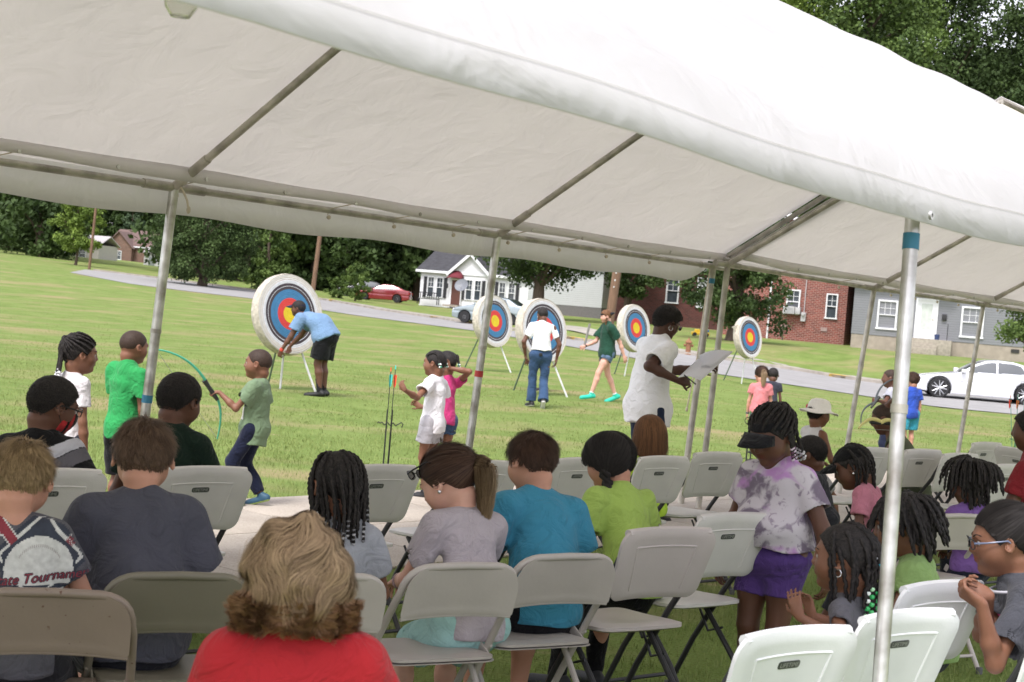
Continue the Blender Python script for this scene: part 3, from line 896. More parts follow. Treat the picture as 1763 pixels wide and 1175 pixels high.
def h_perm(H, J, root, c, res):
    """layered chin-length set hair, flicked outwards at the nape"""
    m = hmat('golden')
    def vol(q, d):
        e = ell_d(q, np.array([0, -.10, .03], dtype=np.float32), np.array([.45, .49, .49], dtype=np.float32))
        e2 = ell_d(q, np.array([0, -.18, -.22], dtype=np.float32), np.array([.47, .36, .18], dtype=np.float32))
        e = np.minimum(e, e2)-.01
        return np.maximum(e, q[..., 1]-.30)
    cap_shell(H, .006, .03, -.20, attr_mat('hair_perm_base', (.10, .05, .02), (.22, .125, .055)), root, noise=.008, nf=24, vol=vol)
    p, n = sample_roots(22000, 11, -.05, .10)
    r = np.random.RandomState(31); wv_ = r.rand(6)*6.3
    def flow(p, nn, t):
        C0 = np.array([.10, -.10, .56], dtype=np.float32); d = p-C0
        s = np.cross(nn, d); s /= np.linalg.norm(s, axis=1)[:, None]+.05
        a = .75*np.sin(p[:, :1]*6.5+p[:, 2:3]*7+wv_[0])+.55*np.sin(p[:, :1]*13-p[:, 2:3]*10+wv_[1])
        return d/(np.linalg.norm(d, axis=1)[:, None]+.1)+s*a
    P = integ(H, p, n, 12, .052, flow, grav=.12, lift=.05, nz=.07, seed=6, off=.135)
    c0 = P-SKC; bump = .030*np.sin(P[..., 0]*15+P[..., 2]*11)+.022*np.sin(P[..., 2]*22-P[..., 0]*9+1)
    P = P+c0/np.linalg.norm(c0, axis=2)[..., None]*bump[..., None]
    P, lk = clump(P, 520, .60)
    P = P[:, :1]+(P-P[:, :1])*(.45+.6*r.rand(len(P), 1, 1)); keep = P[:, -1, 2] > -.34; P, lk = P[keep], lk[keep]
    P[:, :, 1] = np.minimum(P[:, :, 1], .36)
    ribbons('hair_strands', H, P, .0030, m, root, seed=4, tint=lambda Q: np.repeat(lk, Q.shape[1]-1)*1.0)
    # under layers, darker, curled out round the nape
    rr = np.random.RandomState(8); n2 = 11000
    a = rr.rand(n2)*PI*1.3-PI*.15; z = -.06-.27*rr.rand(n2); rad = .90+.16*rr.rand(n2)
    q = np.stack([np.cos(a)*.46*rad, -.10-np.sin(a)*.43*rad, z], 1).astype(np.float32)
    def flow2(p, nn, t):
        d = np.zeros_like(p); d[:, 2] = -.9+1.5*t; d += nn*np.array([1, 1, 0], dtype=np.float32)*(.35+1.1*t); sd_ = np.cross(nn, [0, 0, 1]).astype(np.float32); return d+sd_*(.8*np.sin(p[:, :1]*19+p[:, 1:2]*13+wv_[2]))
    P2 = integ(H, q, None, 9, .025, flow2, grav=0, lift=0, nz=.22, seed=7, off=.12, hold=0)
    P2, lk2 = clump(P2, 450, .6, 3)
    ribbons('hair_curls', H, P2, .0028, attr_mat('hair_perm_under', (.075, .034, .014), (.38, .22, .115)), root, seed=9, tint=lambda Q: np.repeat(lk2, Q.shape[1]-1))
def h_long(H, J, root, c, res):
    """straight loose hair to the shoulders"""
    m = hmat(c); cap_shell(H, .006, .05, -.02, m, root)
    p, n = sample_roots(7000, 13, -.03, .045)
    P = integ(H, p, n, 11, .072, crown_flow(0, .02, .5, 0), grav=1.0, lift=.03, nz=.05, seed=4, off=.065)
    P = P[(P[:, -1, 1] < .15)]
    ribbons('hair_strands', H, P, .0035, m, root, seed=3, taper=.5)
def h_ponytail(H, J, root, c, res):
    m = hmat('brown'); T = np.array([.02, -.52, .10], dtype=np.float32)
    def fl(p, nn, t): d = T-p; return d
    cap_shell(H, .0045, .035, .0, hmat('dkbrown'), root, vol=lambda q, d: np.minimum(d, ell_d(q, T+np.array([0, .04, 0], dtype=np.float32), np.array([.09, .09, .09], dtype=np.float32))))
    p, n = sample_roots(9000, 13, .0, .03); P = integ(H, p, n, 12, .06, fl, nz=.05, seed=4, off=.048)
    d = np.linalg.norm(P-T, axis=2); 
    ribbons('hair_strands', H, P, .0028, hmat('dkbrown'), root, seed=3, taper=.8)
    b = MB(); c0 = H.w(T+np.array([0, -.01, 0])); ax = Vector(H.M@np.array((0.1, -.9, -.25), dtype=np.float32)).normalized(); q = Vector((0, 0, 1)).rotation_difference(ax)
    pts = [c0+q @ Vector((math.cos(2*PI*k/28), math.sin(2*PI*k/28), .12*math.sin(k*2.1)))*(.020+.0022*math.sin(k*2.9)) for k in range(28)]
    b.tube(pts, [.0115+.003*math.sin(k*1.7) for k in range(28)], 8, closed=True); b.build('hair_tie', cloth('scrunchie', '#b5722a', .3), root)
    rr = np.random.RandomState(5); n2 = 3800; k = 16
    a = rr.rand(n2)*2*PI; r0 = np.sqrt(rr.rand(n2)); 
    Gd = (H.M.T@np.array([0, 0, -1], dtype=np.float32))
    Q = np.zeros((n2, k, 3), dtype=np.float32); cen = T.copy(); d0 = np.array([.05, -.8, -.1], dtype=np.float32); d0 /= np.linalg.norm(d0)
    for i in range(k):
        t = i/(k-1); rad = (.05+.115*math.sin(PI*min(1, .08+t*.8))**.8)*(1-.55*t**3)
        e_ = min(1, t*3.2)**.7; dd = d0*(1-e_)+Gd*e_+np.array([.0, -.22, 0], dtype=np.float32)*(1-t); dd /= np.linalg.norm(dd)
        sx = np.cross(dd, [0, 0, 1]); sx /= np.linalg.norm(sx); sy = np.cross(dd, sx)
        ln = (.75+.35*rr.rand(n2)) if i == 0 else ln
        Q[:, i] = cen+(sx*(np.cos(a)*r0*rad)[:, None]+sy*(np.sin(a)*r0*rad)[:, None])+rr.normal(size=(n2, 3))*.004
        cen = cen+dd*.068
    Q = Q[:, :1]+(Q-Q[:, :1])*ln[:, None, None]
    Q += (.02*np.sin(np.linspace(0, 5, k))[None, :, None]*rr.normal(size=(n2, 1, 3)))*1.0
    mm = attr_mat('hair_pony', (.07, .038, .02), (.42, .30, .17)); ribbons('ponytail', H, Q, .0030, mm, root, seed=6, taper=.5, tint=lambda P: np.tile(np.linspace(-.2, 1, P.shape[1]-1), len(P)))
def beads(name, H, paths, rad, cols, root, n=5, start=.72, gap=1.15):
    mats = [mat('bead_'+c.strip('#'), c, .25, var=.05, spec=.6) for i, c in enumerate(cols)] if not isinstance(cols, list) or isinstance(cols[0], (str, tuple)) else cols
    b = MB(); r = random.Random(4)
    for pth in paths:
        P = H.wa(np.asarray(pth, dtype=np.float32)); L = np.concatenate([[0], np.cumsum(np.linalg.norm(np.diff(P, axis=0), axis=1))]); tot = L[-1]
        for k in range(n):
            s = tot-(k+.3)*rad*2*gap; c = [np.interp(s, L, P[:, i]) for i in range(3)]
            b.ball(c, rad, 7, mi=(k*3+r.randint(0, 1)) % len(mats), sc=(1, 1, .85))
    return b.build(name, mats, root)
def h_braids(H, J, root, c, res, n=34, ln=14, r=.0075, off=.03, bead=None, dz=-.02, cols=('#c9c9c9',), seed=2, back=True, seg=.075, lift=.06):
    m = hmat(c); cap_shell(H, max(.005, res*.7), .035, .02, m, root, noise=.004, nf=45)
    p, nn = sample_roots(400, 21+seed, dz, .03)
    # evenly spread roots
    sel = [0]
    for i in range(1, len(p)):
        if all(np.linalg.norm(p[i]-p[j]) > .78/math.sqrt(n) for j in sel): sel.append(i)
        if len(sel) >= n: break
    p = p[sel]; 
    P = integ(H, p, None, ln, seg, crown_flow(0, .05, .52, 0), grav=1.0, lift=lift, nz=.06, seed=4+seed, off=.045)
    P = P[P[:, -1, 1] < .26]
    braid_tubes('braids', H, P, r, m, root, taper=.75)
    if bead: beads('hair_beads', H, P, r*1.15, cols, root, bead)
    return P
def h_braids_beads(H, J, root, c, res): 
    p = h_braids(H, J, root, c, res, n=60, ln=17, r=.0068, seed=1, seg=.075)
    beads('hair_beads', H, p[::2], .0068, ('#a9a9ad', '#77777c', '#c4c4c8'), root, 4)
def h_braids_back(H, J, root, c, res):
    """cornrows drawn back to a high knot, plaits hanging behind"""
    m = hmat(c); cap_shell(H, max(.005, res*.7), .03, .0, m, root, noise=.003)
    T = np.array([0, -.40, .32], dtype=np.float32)
    p, n = sample_roots(300, 4, .0, .03); sel = [0]
    for i in range(1, len(p)):
        if all(np.linalg.norm(p[i]-p[j]) > .105 for j in sel): sel.append(i)
    p = p[sel]; P = integ(H, p, None, 10, .075, lambda p, nn, t: T-p, nz=.0, off=.05)
    braid_tubes('cornrows', H, [list(a)[:8] for a in P], .0065, m, root, taper=1)
    rr = np.random.RandomState(3); Q = []
    for i in range(22):
        a = rr.rand()*2*PI; q = [T+np.array([.05*math.cos(a), -.02, .05*math.sin(a)])]
        q.append(T+np.array([.09*math.cos(a), -.12, .09*math.sin(a)+.05])); 
        for k in range(9): q.append(q[-1]+np.array([.012*math.cos(a), -.010+.02*rr.rand(), -.115]))
        Q.append(q)
    braid_tubes('braids', H, Q, .0075, m, root); beads('hair_beads', H, Q, .008, ('#d8d8dc', '#b9b9bd'), root, 2)
def h_locs(H, J, root, c, res, stick=1.0):
    """dreadlocks gathered up, ends sticking out and falling"""
    m = hmat(c); cap_shell(H, .006, .05, -.01, m, root, noise=.012, nf=30)
    rr = np.random.RandomState(9); Q = []
    for i in range(64):
        a = rr.rand()*2*PI; rd = .05+.22*rr.rand(); q = [np.array([rd*math.cos(a), -.15+rd*math.sin(a), .46-.1*rd])]
        out = np.array([math.cos(a), math.sin(a)-.35, (.9+.5*rr.rand())*stick]); out /= np.linalg.norm(out); L = 6+rr.randint(0, 7)
        for k in range(L):
            out = out*(1 if stick == 1 else .75)+np.array([0, -.05, -.40]); out /= np.linalg.norm(out); nxt = q[-1]+out*.085
            c_ = (nxt-SKC)/(SKR+.06); l = np.linalg.norm(c_)
            if l < 1: nxt = SKC+(nxt-SKC)/l
            q.append(nxt)
        Q.append(q)
    braid_tubes('dreadlocks', H, Q, .0078, m, root, taper=.8)
    p, n = sample_roots(60, 5, .0, .03); P = integ(H, p, None, 7, .085, crown_flow(0, -.1, .5, 0), grav=.9, lift=.1, nz=.12, off=.07); braid_tubes('locs_lower', H, P, .0080, m, root, taper=.8)
def h_twopuff(H, J, root, c, res):
    m = hmat(c); cap_shell(H, max(.005, res*.7), .035, .0, m, root, noise=.003)
    b = MB()
    rr = np.random.RandomState(2); Q = []
    for sx in (-1, 1):
        for i in range(9):
            a = rr.rand()*6.3; q = [np.array([sx*.28, -.18, .32])]; q.append(q[0]+np.array([sx*.06+.03*math.cos(a), -.08+.03*math.sin(a), .04]))
            for k in range(6): q.append(q[-1]+np.array([sx*.012, -.02, -.09]))
            Q.append(q)
    braid_tubes('braids', H, Q, .008, m, root); beads('hair_beads', H, Q, .010, ('#efefef', '#2f8f6a', '#efefef'), root, 2)
    Pp = []
    for k in range(9):
        x = -.28+.07*k; Pp.append([np.array([x, .33-abs(x)*.5, .30-abs(x)*.1]), np.array([x*1.05, .15, .45-x*x]), np.array([x*1.08, -.08, .50-x*x*1.1]), np.array([x*1.1, -.30, .38-x*x])])
    braid_tubes('cornrows', H, Pp, .007, m, root, taper=1)
def h_bigtwist(H, J, root, c, res):
    """thick dark hair parted down the back into two long loose plaits"""
    m = hmat(c); cap_shell(H, .005, .06, -.03, m, root, noise=.008, nf=26, vol=lambda q, d: d-.03*np.clip(-q[..., 1], 0, .5)+.05*np.exp(-(q[..., 0]/.018)**2)*(q[..., 1] < 0))
    p, n = sample_roots(7000, 6, -.02, .06)
    def fl(p, nn, t):
        T = np.stack([np.sign(p[:, 0])*.36, np.full(len(p), -.10), np.full(len(p), -.28)], 1); return T-p
    P = integ(H, p, n, 8, .055, fl, nz=.05, seed=4, off=.085, lift=.02); ribbons('hair_strands', H, P, .0030, m, root, taper=.7)
    Q = []
    for sx in (-1, 1):
        for j in range(3):
            a = j*2.1; q = []
            for k in range(14): q.append(np.array([sx*(.33+.02*k/14)+.05*math.cos(a+k*1.2), -.08+.02*k/14+.05*math.sin(a+k*1.2), -.12-.075*k]))
            Q.append(q)
    braid_tubes('braids', H, Q, .016, m, root, taper=.7)
def h_tiedback(H, J, root, c, res):
    m = hmat(c); T = np.array([0, -.40, .34], dtype=np.float32)
    cap_shell(H, .0048, .03, .0, m, root, noise=.007, nf=45, vol=lambda q, d: np.minimum(d, ell_d(q, np.array([0, -.50, .32], dtype=np.float32), np.array([.17, .15, .16], dtype=np.float32))+.01*np.sin(q[..., 0]*50)*np.sin(q[..., 2]*40)))
    p, n = sample_roots(6000, 13, .0, .03); P = integ(H, p, n, 9, .06, lambda p, nn, t: T-p, nz=.03, seed=4, off=.04); ribbons('hair_strands', H, P, .0022, m, root, taper=.8)
    p, n = sample_roots(300, 13, .0, .03)
    Q = []
    for i in range(5):
        q = [np.array([.28+.03*i, -.30, .05-.03*i])]
        for k in range(8): q.append(q[-1]+np.array([.012, .01, -.11]))
        Q.append(q)
    braid_tubes('braids', H, Q, .0085, m, root)
HAIRS = dict(locs_down=lambda H, J, root, c, res: h_locs(H, J, root, c, res, .25), buzz=h_buzz, crop=h_crop, short=h_short, afro=h_afro, perm=h_perm, long=h_long, ponytail=h_ponytail, braids_beads=h_braids_beads, braids_back=h_braids_back,
             locs=h_locs, twopuff=h_twopuff, bigtwist=h_bigtwist, tiedback=h_tiedback, braids=lambda H, J, root, c, res: h_braids(H, J, root, c, res))
# ============================================================ the setting
U = Vector((.593, .805, 0)).normalized(); NN = Vector((.805, -.593, 0)).normalized()     # along the tents / towards the camera side
def ground_mat():
    m, nt, b = newmat('lawn')
    tc = N(nt, 'ShaderNodeTexCoord'); O = tc.outputs['Object']
    def noi(s, d=5, dist=0, st=None):
        n = N(nt, 'ShaderNodeTexNoise'); n.inputs['Scale'].default_value = s; n.inputs['Detail'].default_value = d; n.inputs['Distortion'].default_value = dist
        if st:
            mp = N(nt, 'ShaderNodeMapping'); mp.inputs['Scale'].default_value = st; nt.links.new(O, mp.inputs['Vector']); nt.links.new(mp.outputs[0], n.inputs['Vector'])
        else: nt.links.new(O, n.inputs['Vector'])
        return n.outputs['Fac']
    def mix(f, a, bb, lo, hi):
        rp = N(nt, 'ShaderNodeMapRange'); rp.inputs['From Min'].default_value = lo; rp.inputs['From Max'].default_value = hi; nt.links.new(f, rp.inputs['Value'])
        mx = N(nt, 'ShaderNodeMix', data_type='RGBA'); nt.links.new(rp.outputs[0], mx.inputs['Factor'])
        for k, v in (('A', a), ('B', bb)):
            if isinstance(v, tuple): mx.inputs[k].default_value = (*v, 1)
            else: nt.links.new(v, mx.inputs[k])
        return mx.outputs['Result']
    g = mix(noi(1.3, 8), (.142, .207, .051), (.203, .270, .079), .35, .65)
    g = mix(noi(60, 3), (.12, .16, .04), g, .30, .52)
    dry = mix(noi(22, 5), (.29, .22, .13), (.31, .27, .13), .3, .7)
    g = mix(noi(.42, 7, .6, (.7, 1.2, 1)), g, dry, .50, .72)
    g = mix(noi(2.1, 6, .3, (.8, 1.3, 1)), g, (.34, .25, .16), .63, .80)
    nt.links.new(g, b.inputs['Base Color']); b.inputs['Roughness'].default_value = .95; b.inputs['Specular IOR Level'].default_value = .1
    bp = N(nt, 'ShaderNodeBump'); bp.inputs['Strength'].default_value = .8; bp.inputs['Distance'].default_value = .05
    nt.links.new(noi(38, 6), bp.inputs['Height']); nt.links.new(bp.outputs[0], b.inputs['Normal'])
    return m
def axis(vals):
    out = []
    for a, b, s in vals: out += list(np.arange(a, b, s))
    return np.array(out+[vals[-1][1]])
gx = axis([(-420, -80, 20), (-80, 60, 1.5), (60, 420, 20)]); gy = axis([(-20, 40, 2.5), (40, 170, 1.5), (170, 300, 6), (300, 1500, 60)])
XX, YY = np.meshgrid(gx, gy, indexing='ij')
ZZ = np.array([[terr(x, y) for y in gy] for x in gx])
i = np.arange(len(gx)-1)[:, None]*len(gy)+np.arange(len(gy)-1)[None]
o = mobj('ground', npmesh('ground', np.stack([XX, YY, ZZ], -1).reshape(-1, 3), np.stack([i, i+len(gy), i+len(gy)+1, i+1], -1).reshape(-1, 4)), ground_mat())
tag(o, kind='structure')
def strip(name, near, far, z, m, cols=4, kind='structure'):
    """sheet between two polylines lying dz above the terrain"""
    def dens(L, n=90):
        d = [0]
        for a, b in zip(L, L[1:]): d.append(d[-1]+(b-a).length)
        s = np.linspace(0, d[-1], n); return [Vector([np.interp(t, d, [p[k] for p in L]) for k in range(3)]) for t in s]
    A, B = dens(near), dens(far); V = []; F = []
    for a, b in zip(A, B):
        for k in range(cols+1):
            p = a.lerp(b, k/cols); p.z = terr(p.x, p.y)+z; V.append(p)
    for i in range(len(A)-1):
        for k in range(cols): q = i*(cols+1)+k; F.append((q, q+1, q+cols+2, q+cols+1))
    me = bpy.data.meshes.new(name); me.from_pydata(V, [], F); me.materials.append(m); me.update()
    o = link(bpy.data.objects.new(name, me)); tag(o, kind=kind); return o
asph = mat('asphalt', (.27, .265, .26), .95, var=.10, vscale=1.2, bump=.4, bscale=60, spec=.2)
RN = [(1900, 738), (1763, 716), (1588, 698), (1342, 661), (1200, 640), (1000, 601), (820, 571), (563, 536), (433, 515), (330, 503), (226, 490), (120, 470)]
RF = [(1900, 706), (1700, 684), (1510, 661), (1380, 641), (1248, 621), (1140, 606), (1000, 588), (840, 563), (673, 538), (560, 518), (433, 501), (272, 480), (147, 465)]
near = [ground(*p) for p in RN]; far = [ground(*p) for p in RF]
print('road near', [tuple(round(c, 1) for c in p) for p in near]); print('road far', [tuple(round(c, 1) for c in p) for p in far])
# kerb and gutter along the far side, built as a real step
strip('road', near, far, .022, asph, 6)
kerb_m = mat('kerb_concrete', (.30, .27, .23), .9, var=.25, vscale=2, bump=.3)
def offs(L, d):
    out = []
    for i, p in enumerate(L):
        t = (L[min(i+1, len(L)-1)]-L[max(i-1, 0)]).normalized(); out.append(p+Vector((t.y, -t.x, 0))*d)
    return out
def kerb(L, w, h, name, a, b, m, lift=0.0):
    D = [0]
    for p, q in zip(L, L[1:]): D.append(D[-1]+(q-p).length)
    s = np.arange(a*D[-1], b*D[-1], 1.0); C = [Vector([np.interp(t, D, [p[k] for p in L]) for k in range(3)]) for t in s]
    O = offs(C, w); V = []; F = []
    for p, q in zip(C, O):
        z1, z2 = terr(p.x, p.y), terr(q.x, q.y)
        V += [(p.x, p.y, z1-.1), (p.x, p.y, z1+h), (q.x, q.y, z1+h), (q.x, q.y, z2-.1)]
    for i in range(len(C)-1):
        for k in range(3): j = i*4+k; F.append((j, j+1, j+5, j+4))
    me = bpy.data.meshes.new(name); me.from_pydata(V, [], F); me.materials.append(m); me.update()
    return tag(link(bpy.data.objects.new(name, me)), kind='structure')
kerb(far, .32, .13, 'kerb', 0, 1, kerb_m)
ylw = mat('yellow_paint', (.50, .33, .07), .8, var=.3, vscale=6)
for a, b in ((.125, .145), (.275, .30), (.44, .475), (.515, .53), (.74, .76)):
    o = kerb(far, .325, .134, 'kerb_marking', a, b, ylw)
verge = mat('verge_dirt', (.30, .24, .15), .95, var=.25, vscale=1.5, bump=.3)
strip('verge', offs(far, .32), offs(far, 1.0), .012, verge, 1)
strip('sidewalk', [p for p in offs(far, 1.9)], [p for p in offs(far, 3.0)], .02, mat('old_concrete', (.29, .27, .23), .9, var=.2, vscale=1.5), 2)
# concrete walk under the front row
UR = Vector((.66, .752, 0)).normalized(); UN = Vector((UR.y, -UR.x, 0))
def pathmat():
    m, nt, b = newmat('walk_concrete')
    tc = N(nt, 'ShaderNodeTexCoord'); n = N(nt, 'ShaderNodeTexNoise'); n.inputs['Scale'].default_value = 1.6; n.inputs['Detail'].default_value = 8
    n2 = N(nt, 'ShaderNodeTexNoise'); n2.inputs['Scale'].default_value = 90; n2.inputs['Detail'].default_value = 3
    nt.links.new(tc.outputs['Object'], n.inputs['Vector']); nt.links.new(tc.outputs['Object'], n2.inputs['Vector'])
    a = N(nt, 'ShaderNodeMath', operation='ADD'); nt.links.new(n.outputs[0], a.inputs[0]); nt.links.new(n2.outputs[0], a.inputs[1])
    rp = N(nt, 'ShaderNodeValToRGB'); rp.color_ramp.elements[0].position = .72; rp.color_ramp.elements[1].position = 1.0; nt.links.new(a.outputs[0], rp.inputs[0])
    a.inputs[1].default_value = 0
    rp.color_ramp.elements[0].color = (.25, .215, .175, 1); rp.color_ramp.elements[1].color = (.50, .445, .375, 1); rp.color_ramp.elements[0].position = .45; 
    dv = N(nt, 'ShaderNodeMath', operation='MULTIPLY'); dv.inputs[1].default_value = .72; nt.links.new(a.outputs[0], dv.inputs[0]); nt.links.new(dv.outputs[0], rp.inputs[0])
    nt.links.new(rp.outputs[0], b.inputs['Base Color']); b.inputs['Roughness'].default_value = .9
    bp = N(nt, 'ShaderNodeBump'); bp.inputs['Strength'].default_value = .3; bp.inputs['Distance'].default_value = .01; nt.links.new(n2.outputs[0], bp.inputs['Height']); nt.links.new(bp.outputs[0], b.inputs['Normal'])
    return m
b = MB(); pf = Vector((-.1, 13.75, 0)); pn = Vector((-.62, 9.25, 0))
wd = (pn-pf).dot(UN)
for k in range(-8, 16):
    a = k*1.55; c = pf+UR*(a+.775)+UN*(wd/4); 
    M = Matrix((UR, UN, Vector((0, 0, 1)))).transposed()
    for q in (0, 1):
        cc = pf+UR*(a+.775)+UN*(wd*(.25+.5*q)); b.box((cc.x, cc.y, -.03), (1.538, wd/2-.012, .09), M, bev=.008)
o = b.build('path', pathmat()); o['kind'] = 'structure'
jm = mat('joint_dirt', (.12, .10, .07), .95)
strip('path_base', [pf+UR*-12.4, pf+UR*24.8], [pf+UR*-12.4+UN*wd, pf+UR*24.8+UN*wd], .005, jm)

# ------------------------------------------------------------ grass
def grass(name, n, y0, y1, x_of, hgt, wid, seed, dens=None):
    r = np.random.RandomState(seed)
    Y = y0+(y1-y0)*r.rand(n)**.8; lim = Y*.345+.4; X = -lim+2*lim*r.rand(n)
    s = (X-pf.x)*UN.x+(Y-pf.y)*UN.y; keep = (s < -.0) | (s > wd+.0)
    keep &= Y < y1-(y1-y0)*.35*r.rand(n)
    keep &= (r.rand(n) < (.6+.4*np.sin(X*2.1+np.sin(Y*1.7))*np.sin(Y*1.3)))
    X, Y = X[keep], Y[keep]; n = len(X)
    a = r.rand(n)*6.28; h = hgt*(.5+.8*r.rand(n)); w = wid*(.7+.6*r.rand(n)); l = h*(.2+.7*r.rand(n)); b = r.rand(n)*6.28
    c, s_ = np.cos(a)*w/2, np.sin(a)*w/2; lx, ly = np.cos(b)*l, np.sin(b)*l
    Z = np.array([terr(a_, b_) for a_, b_ in zip(X, Y)]) if y1 > 40 else np.zeros(n)
    V = np.stack([np.stack([X-c, Y-s_, Z-.004], 1), np.stack([X+c, Y+s_, Z-.004], 1), np.stack([X+c*.6+lx*.4, Y+s_*.6+ly*.4, Z+h*.6], 1), np.stack([X-c*.6+lx*.4, Y-s_*.6+ly*.4, Z+h*.6], 1), np.stack([X+lx, Y+ly, Z+h], 1)], 1).reshape(-1, 3)
    i = np.arange(n)*5
    F = np.concatenate([np.stack([i, i+1, i+2, i+3], 1), np.stack([i+3, i+2, i+4, i+4], 1)])
    F = np.concatenate([np.stack([i, i+1, i+2], 1), np.stack([i, i+2, i+3], 1), np.stack([i+3, i+2, i+4], 1)])
    me = npmesh(name, V, F, False, np.tile(r.rand(n), 3))
    return tag(mobj(name, me, attr_mat('grass_blade', (.155, .20, .055), (.24, .285, .10), .8, .12)), kind='stuff')
grass('grass', 170000, 4.5, 20, None, .034, .0055, 1)
grass('grass', 120000, 14, 36, None, .026, .010, 2)
grass('grass', 60000, 30, 70, None, .022, .014, 3)

# ------------------------------------------------------------ trees
def leaf_mesh(name, clumps, leaves, lsize, seed, flat=.8):
    """clumps: (centre, radius) list; leaf clumps spread through the crown"""
    r = np.random.RandomState(seed); n = len(clumps); C = np.array([list(c[0]) for c in clumps]); Rr = np.array([c[1] for c in clumps])
    k = leaves; d = r.normal(size=(n, k, 3)); d /= np.linalg.norm(d, axis=2)[..., None]; d *= (r.rand(n, k, 1)**.45); d[..., 2] *= flat
    P = (C[:, None]+d*Rr[:, None, None]).reshape(-1, 3); m = len(P)
    a = r.normal(size=(m, 3)); a /= np.linalg.norm(a, axis=1)[:, None]; b = r.normal(size=(m, 3)); b -= (a*b).sum(1)[:, None]*a; b /= np.linalg.norm(b, axis=1)[:, None]
    s = lsize*(.6+.8*r.rand(m, 1)); a = a*s*.5; b = b*s*.32
    V = np.stack([P-a, P+b, P+a, P-b], 1).reshape(-1, 3)
    i = np.arange(m)*4; F = np.stack([i, i+1, i+2, i+3], 1)
    cl = np.repeat(r.rand(n), k); rn = np.clip(cl*.6+r.rand(m)*.4, 0, 1)
    return npmesh(name, V, F, False, rn)
bark = mat('bark', (.085, .062, .045), .95, var=.35, vscale=6, bump=.8, bscale=9, stretch=(3, 3, .4))
LEAF = dict(dark=attr_mat('leaf_dark', (.022, .042, .012), (.070, .112, .030), .7, .25), mid=attr_mat('leaf_mid', (.035, .066, .015), (.125, .185, .042), .7, .25),
            bright=attr_mat('leaf_bright', (.07, .115, .02), (.20, .28, .05), .7, .25), blue=attr_mat('leaf_blue', (.03, .055, .03), (.09, .13, .065), .7, .2))
def tree(label, loc, H=16, rad=5, leaf='dark', seed=1, trunk=.3, base=.25, shape='broad', nclump=130, leaves=110, lsize=.32, group=None, name='tree', cat='tree', lean=0):
    r = random.Random(seed); root = thing(name, label, cat, loc, r.random()*6, group)
    cl = []; b = MB(); tips = []
    top = H*.93
    pts = [Vector((lean*z/H+.12*math.sin(z*1.3+seed), .12*math.cos(z+seed), z)) for z in [H*.9*k/7 for k in range(8)]]; pts[0].z = -.3
    b.tube(pts, [trunk*(1-.85*k/7)*(1.25 if k == 0 else 1) for k in range(8)], 9)
    for i in range(nclump):
        if shape == 'cone':
            t = r.random()**.8; z = H*(base+(1-base)*t); rr = rad*(1-t)**.8+.2; a = r.random()*6.28; q = rr*math.sqrt(.25+.75*r.random())
        elif shape == 'dense':
            t = r.random(); z = H*(base+(1-base)*t); rr = rad*math.sqrt(max(.02, 1-(abs(t-.42)/.62)**2.2)); a = r.random()*6.28; q = rr*math.sqrt(.35+.65*r.random())
        else:
            t = r.random(); z = H*(base+(1-base)*t); rr = rad*math.sqrt(max(.03, 1-((t-.45)/.6)**2))*(.75+.35*math.sin(seed+i)); a = r.random()*6.28; q = rr*math.sqrt(r.random())
        c = Vector((lean*z/H+q*math.cos(a), q*math.sin(a), z+r.uniform(-.4, .4))); cl.append((c, rad*r.uniform(.13, .26))); 
        if i % 9 == 0 and q > rad*.3:
            z0 = max(H*base*.7, z-q*.8); p0 = Vector((lean*z0/H, 0, z0)); m_ = p0.lerp(c, .5)+Vector((0, 0, q*.12)); b.tube([p0, m_, c], [trunk*.35, trunk*.2, .03], 5)
    b.build('trunk', bark, root)
    mobj('crown', leaf_mesh('crown', cl, leaves, lsize, seed), LEAF[leaf], root)
    return root
def place(root, loc, rz, sc, label, group=None):
    c = copy_tree(root); c.location = loc; c.rotation_euler.z = rz; c.scale = sc
    c['label'] = label
    if group: c['group'] = group
    return c
def tp(px, Y):
    """foot of something standing at depth Y under picture column px"""
    p = at(px, 560, Y); return Vector((p.x, p.y, terr(p.x, p.y)))
rg = random.Random(5)
wood = [tree('tall dark broadleaf tree in the wood behind the houses', tp(60, 150), 21, 6.5, 'dark', 11, .45, .02, nclump=150, leaves=100, lsize=.5, group='trees of the wood behind the houses'),
        tree('tall dark broadleaf tree in the wood behind the houses', tp(500, 150), 23, 6.0, 'dark', 12, .45, .02, nclump=150, leaves=100, lsize=.5, group='trees of the wood behind the houses'),
        tree('tall dark broadleaf tree in the wood behind the houses', tp(900, 145), 20, 7.0, 'dark', 13, .45, .03, nclump=150, leaves=100, lsize=.5, group='trees of the wood behind the houses')]
WL = 'tall dark broadleaf tree in the wood behind the houses'
for row, (Y, st, x0) in enumerate(((150, 60, -40), (167, 66, 0), (188, 66, -60))):
    x = x0
    while x < 1800:
        if (row == 0 and x < 345) or 80 < x < 335: x += st*.5; continue
        place(wood[rg.randrange(3)], tp(x, Y+rg.uniform(-6, 6)), rg.random()*6, (rg.uniform(.85, 1.15),)*2+(rg.uniform(.85, 1.2),), WL, 'trees of the wood behind the houses'); x += st*rg.uniform(.85, 1.15)
for k, x in enumerate((50, 75, 100, 130, 160, 190, 220, 250, 280, 310, 340, 365)): place(wood[k % 3], tp(x, 300+9*(k % 2)), k*1.7, (1.2, 1.2, 1.1), WL, 'trees of the wood behind the houses')
PL = 'mid green tree at the edge of the field on the far left'
pr = tree(PL, tp(-10, 190), 19, 5.0, 'mid', 21, .35, .03, nclump=120, leaves=100, lsize=.5, group='trees behind the field')
for k, x in enumerate((12, 48, 20)): place(pr, tp(x, 188+7*(k % 3)+(25 if k > 3 else 0)), k*1.3, (1, 1, .85+.12*(k % 3)), PL, 'trees behind the field')
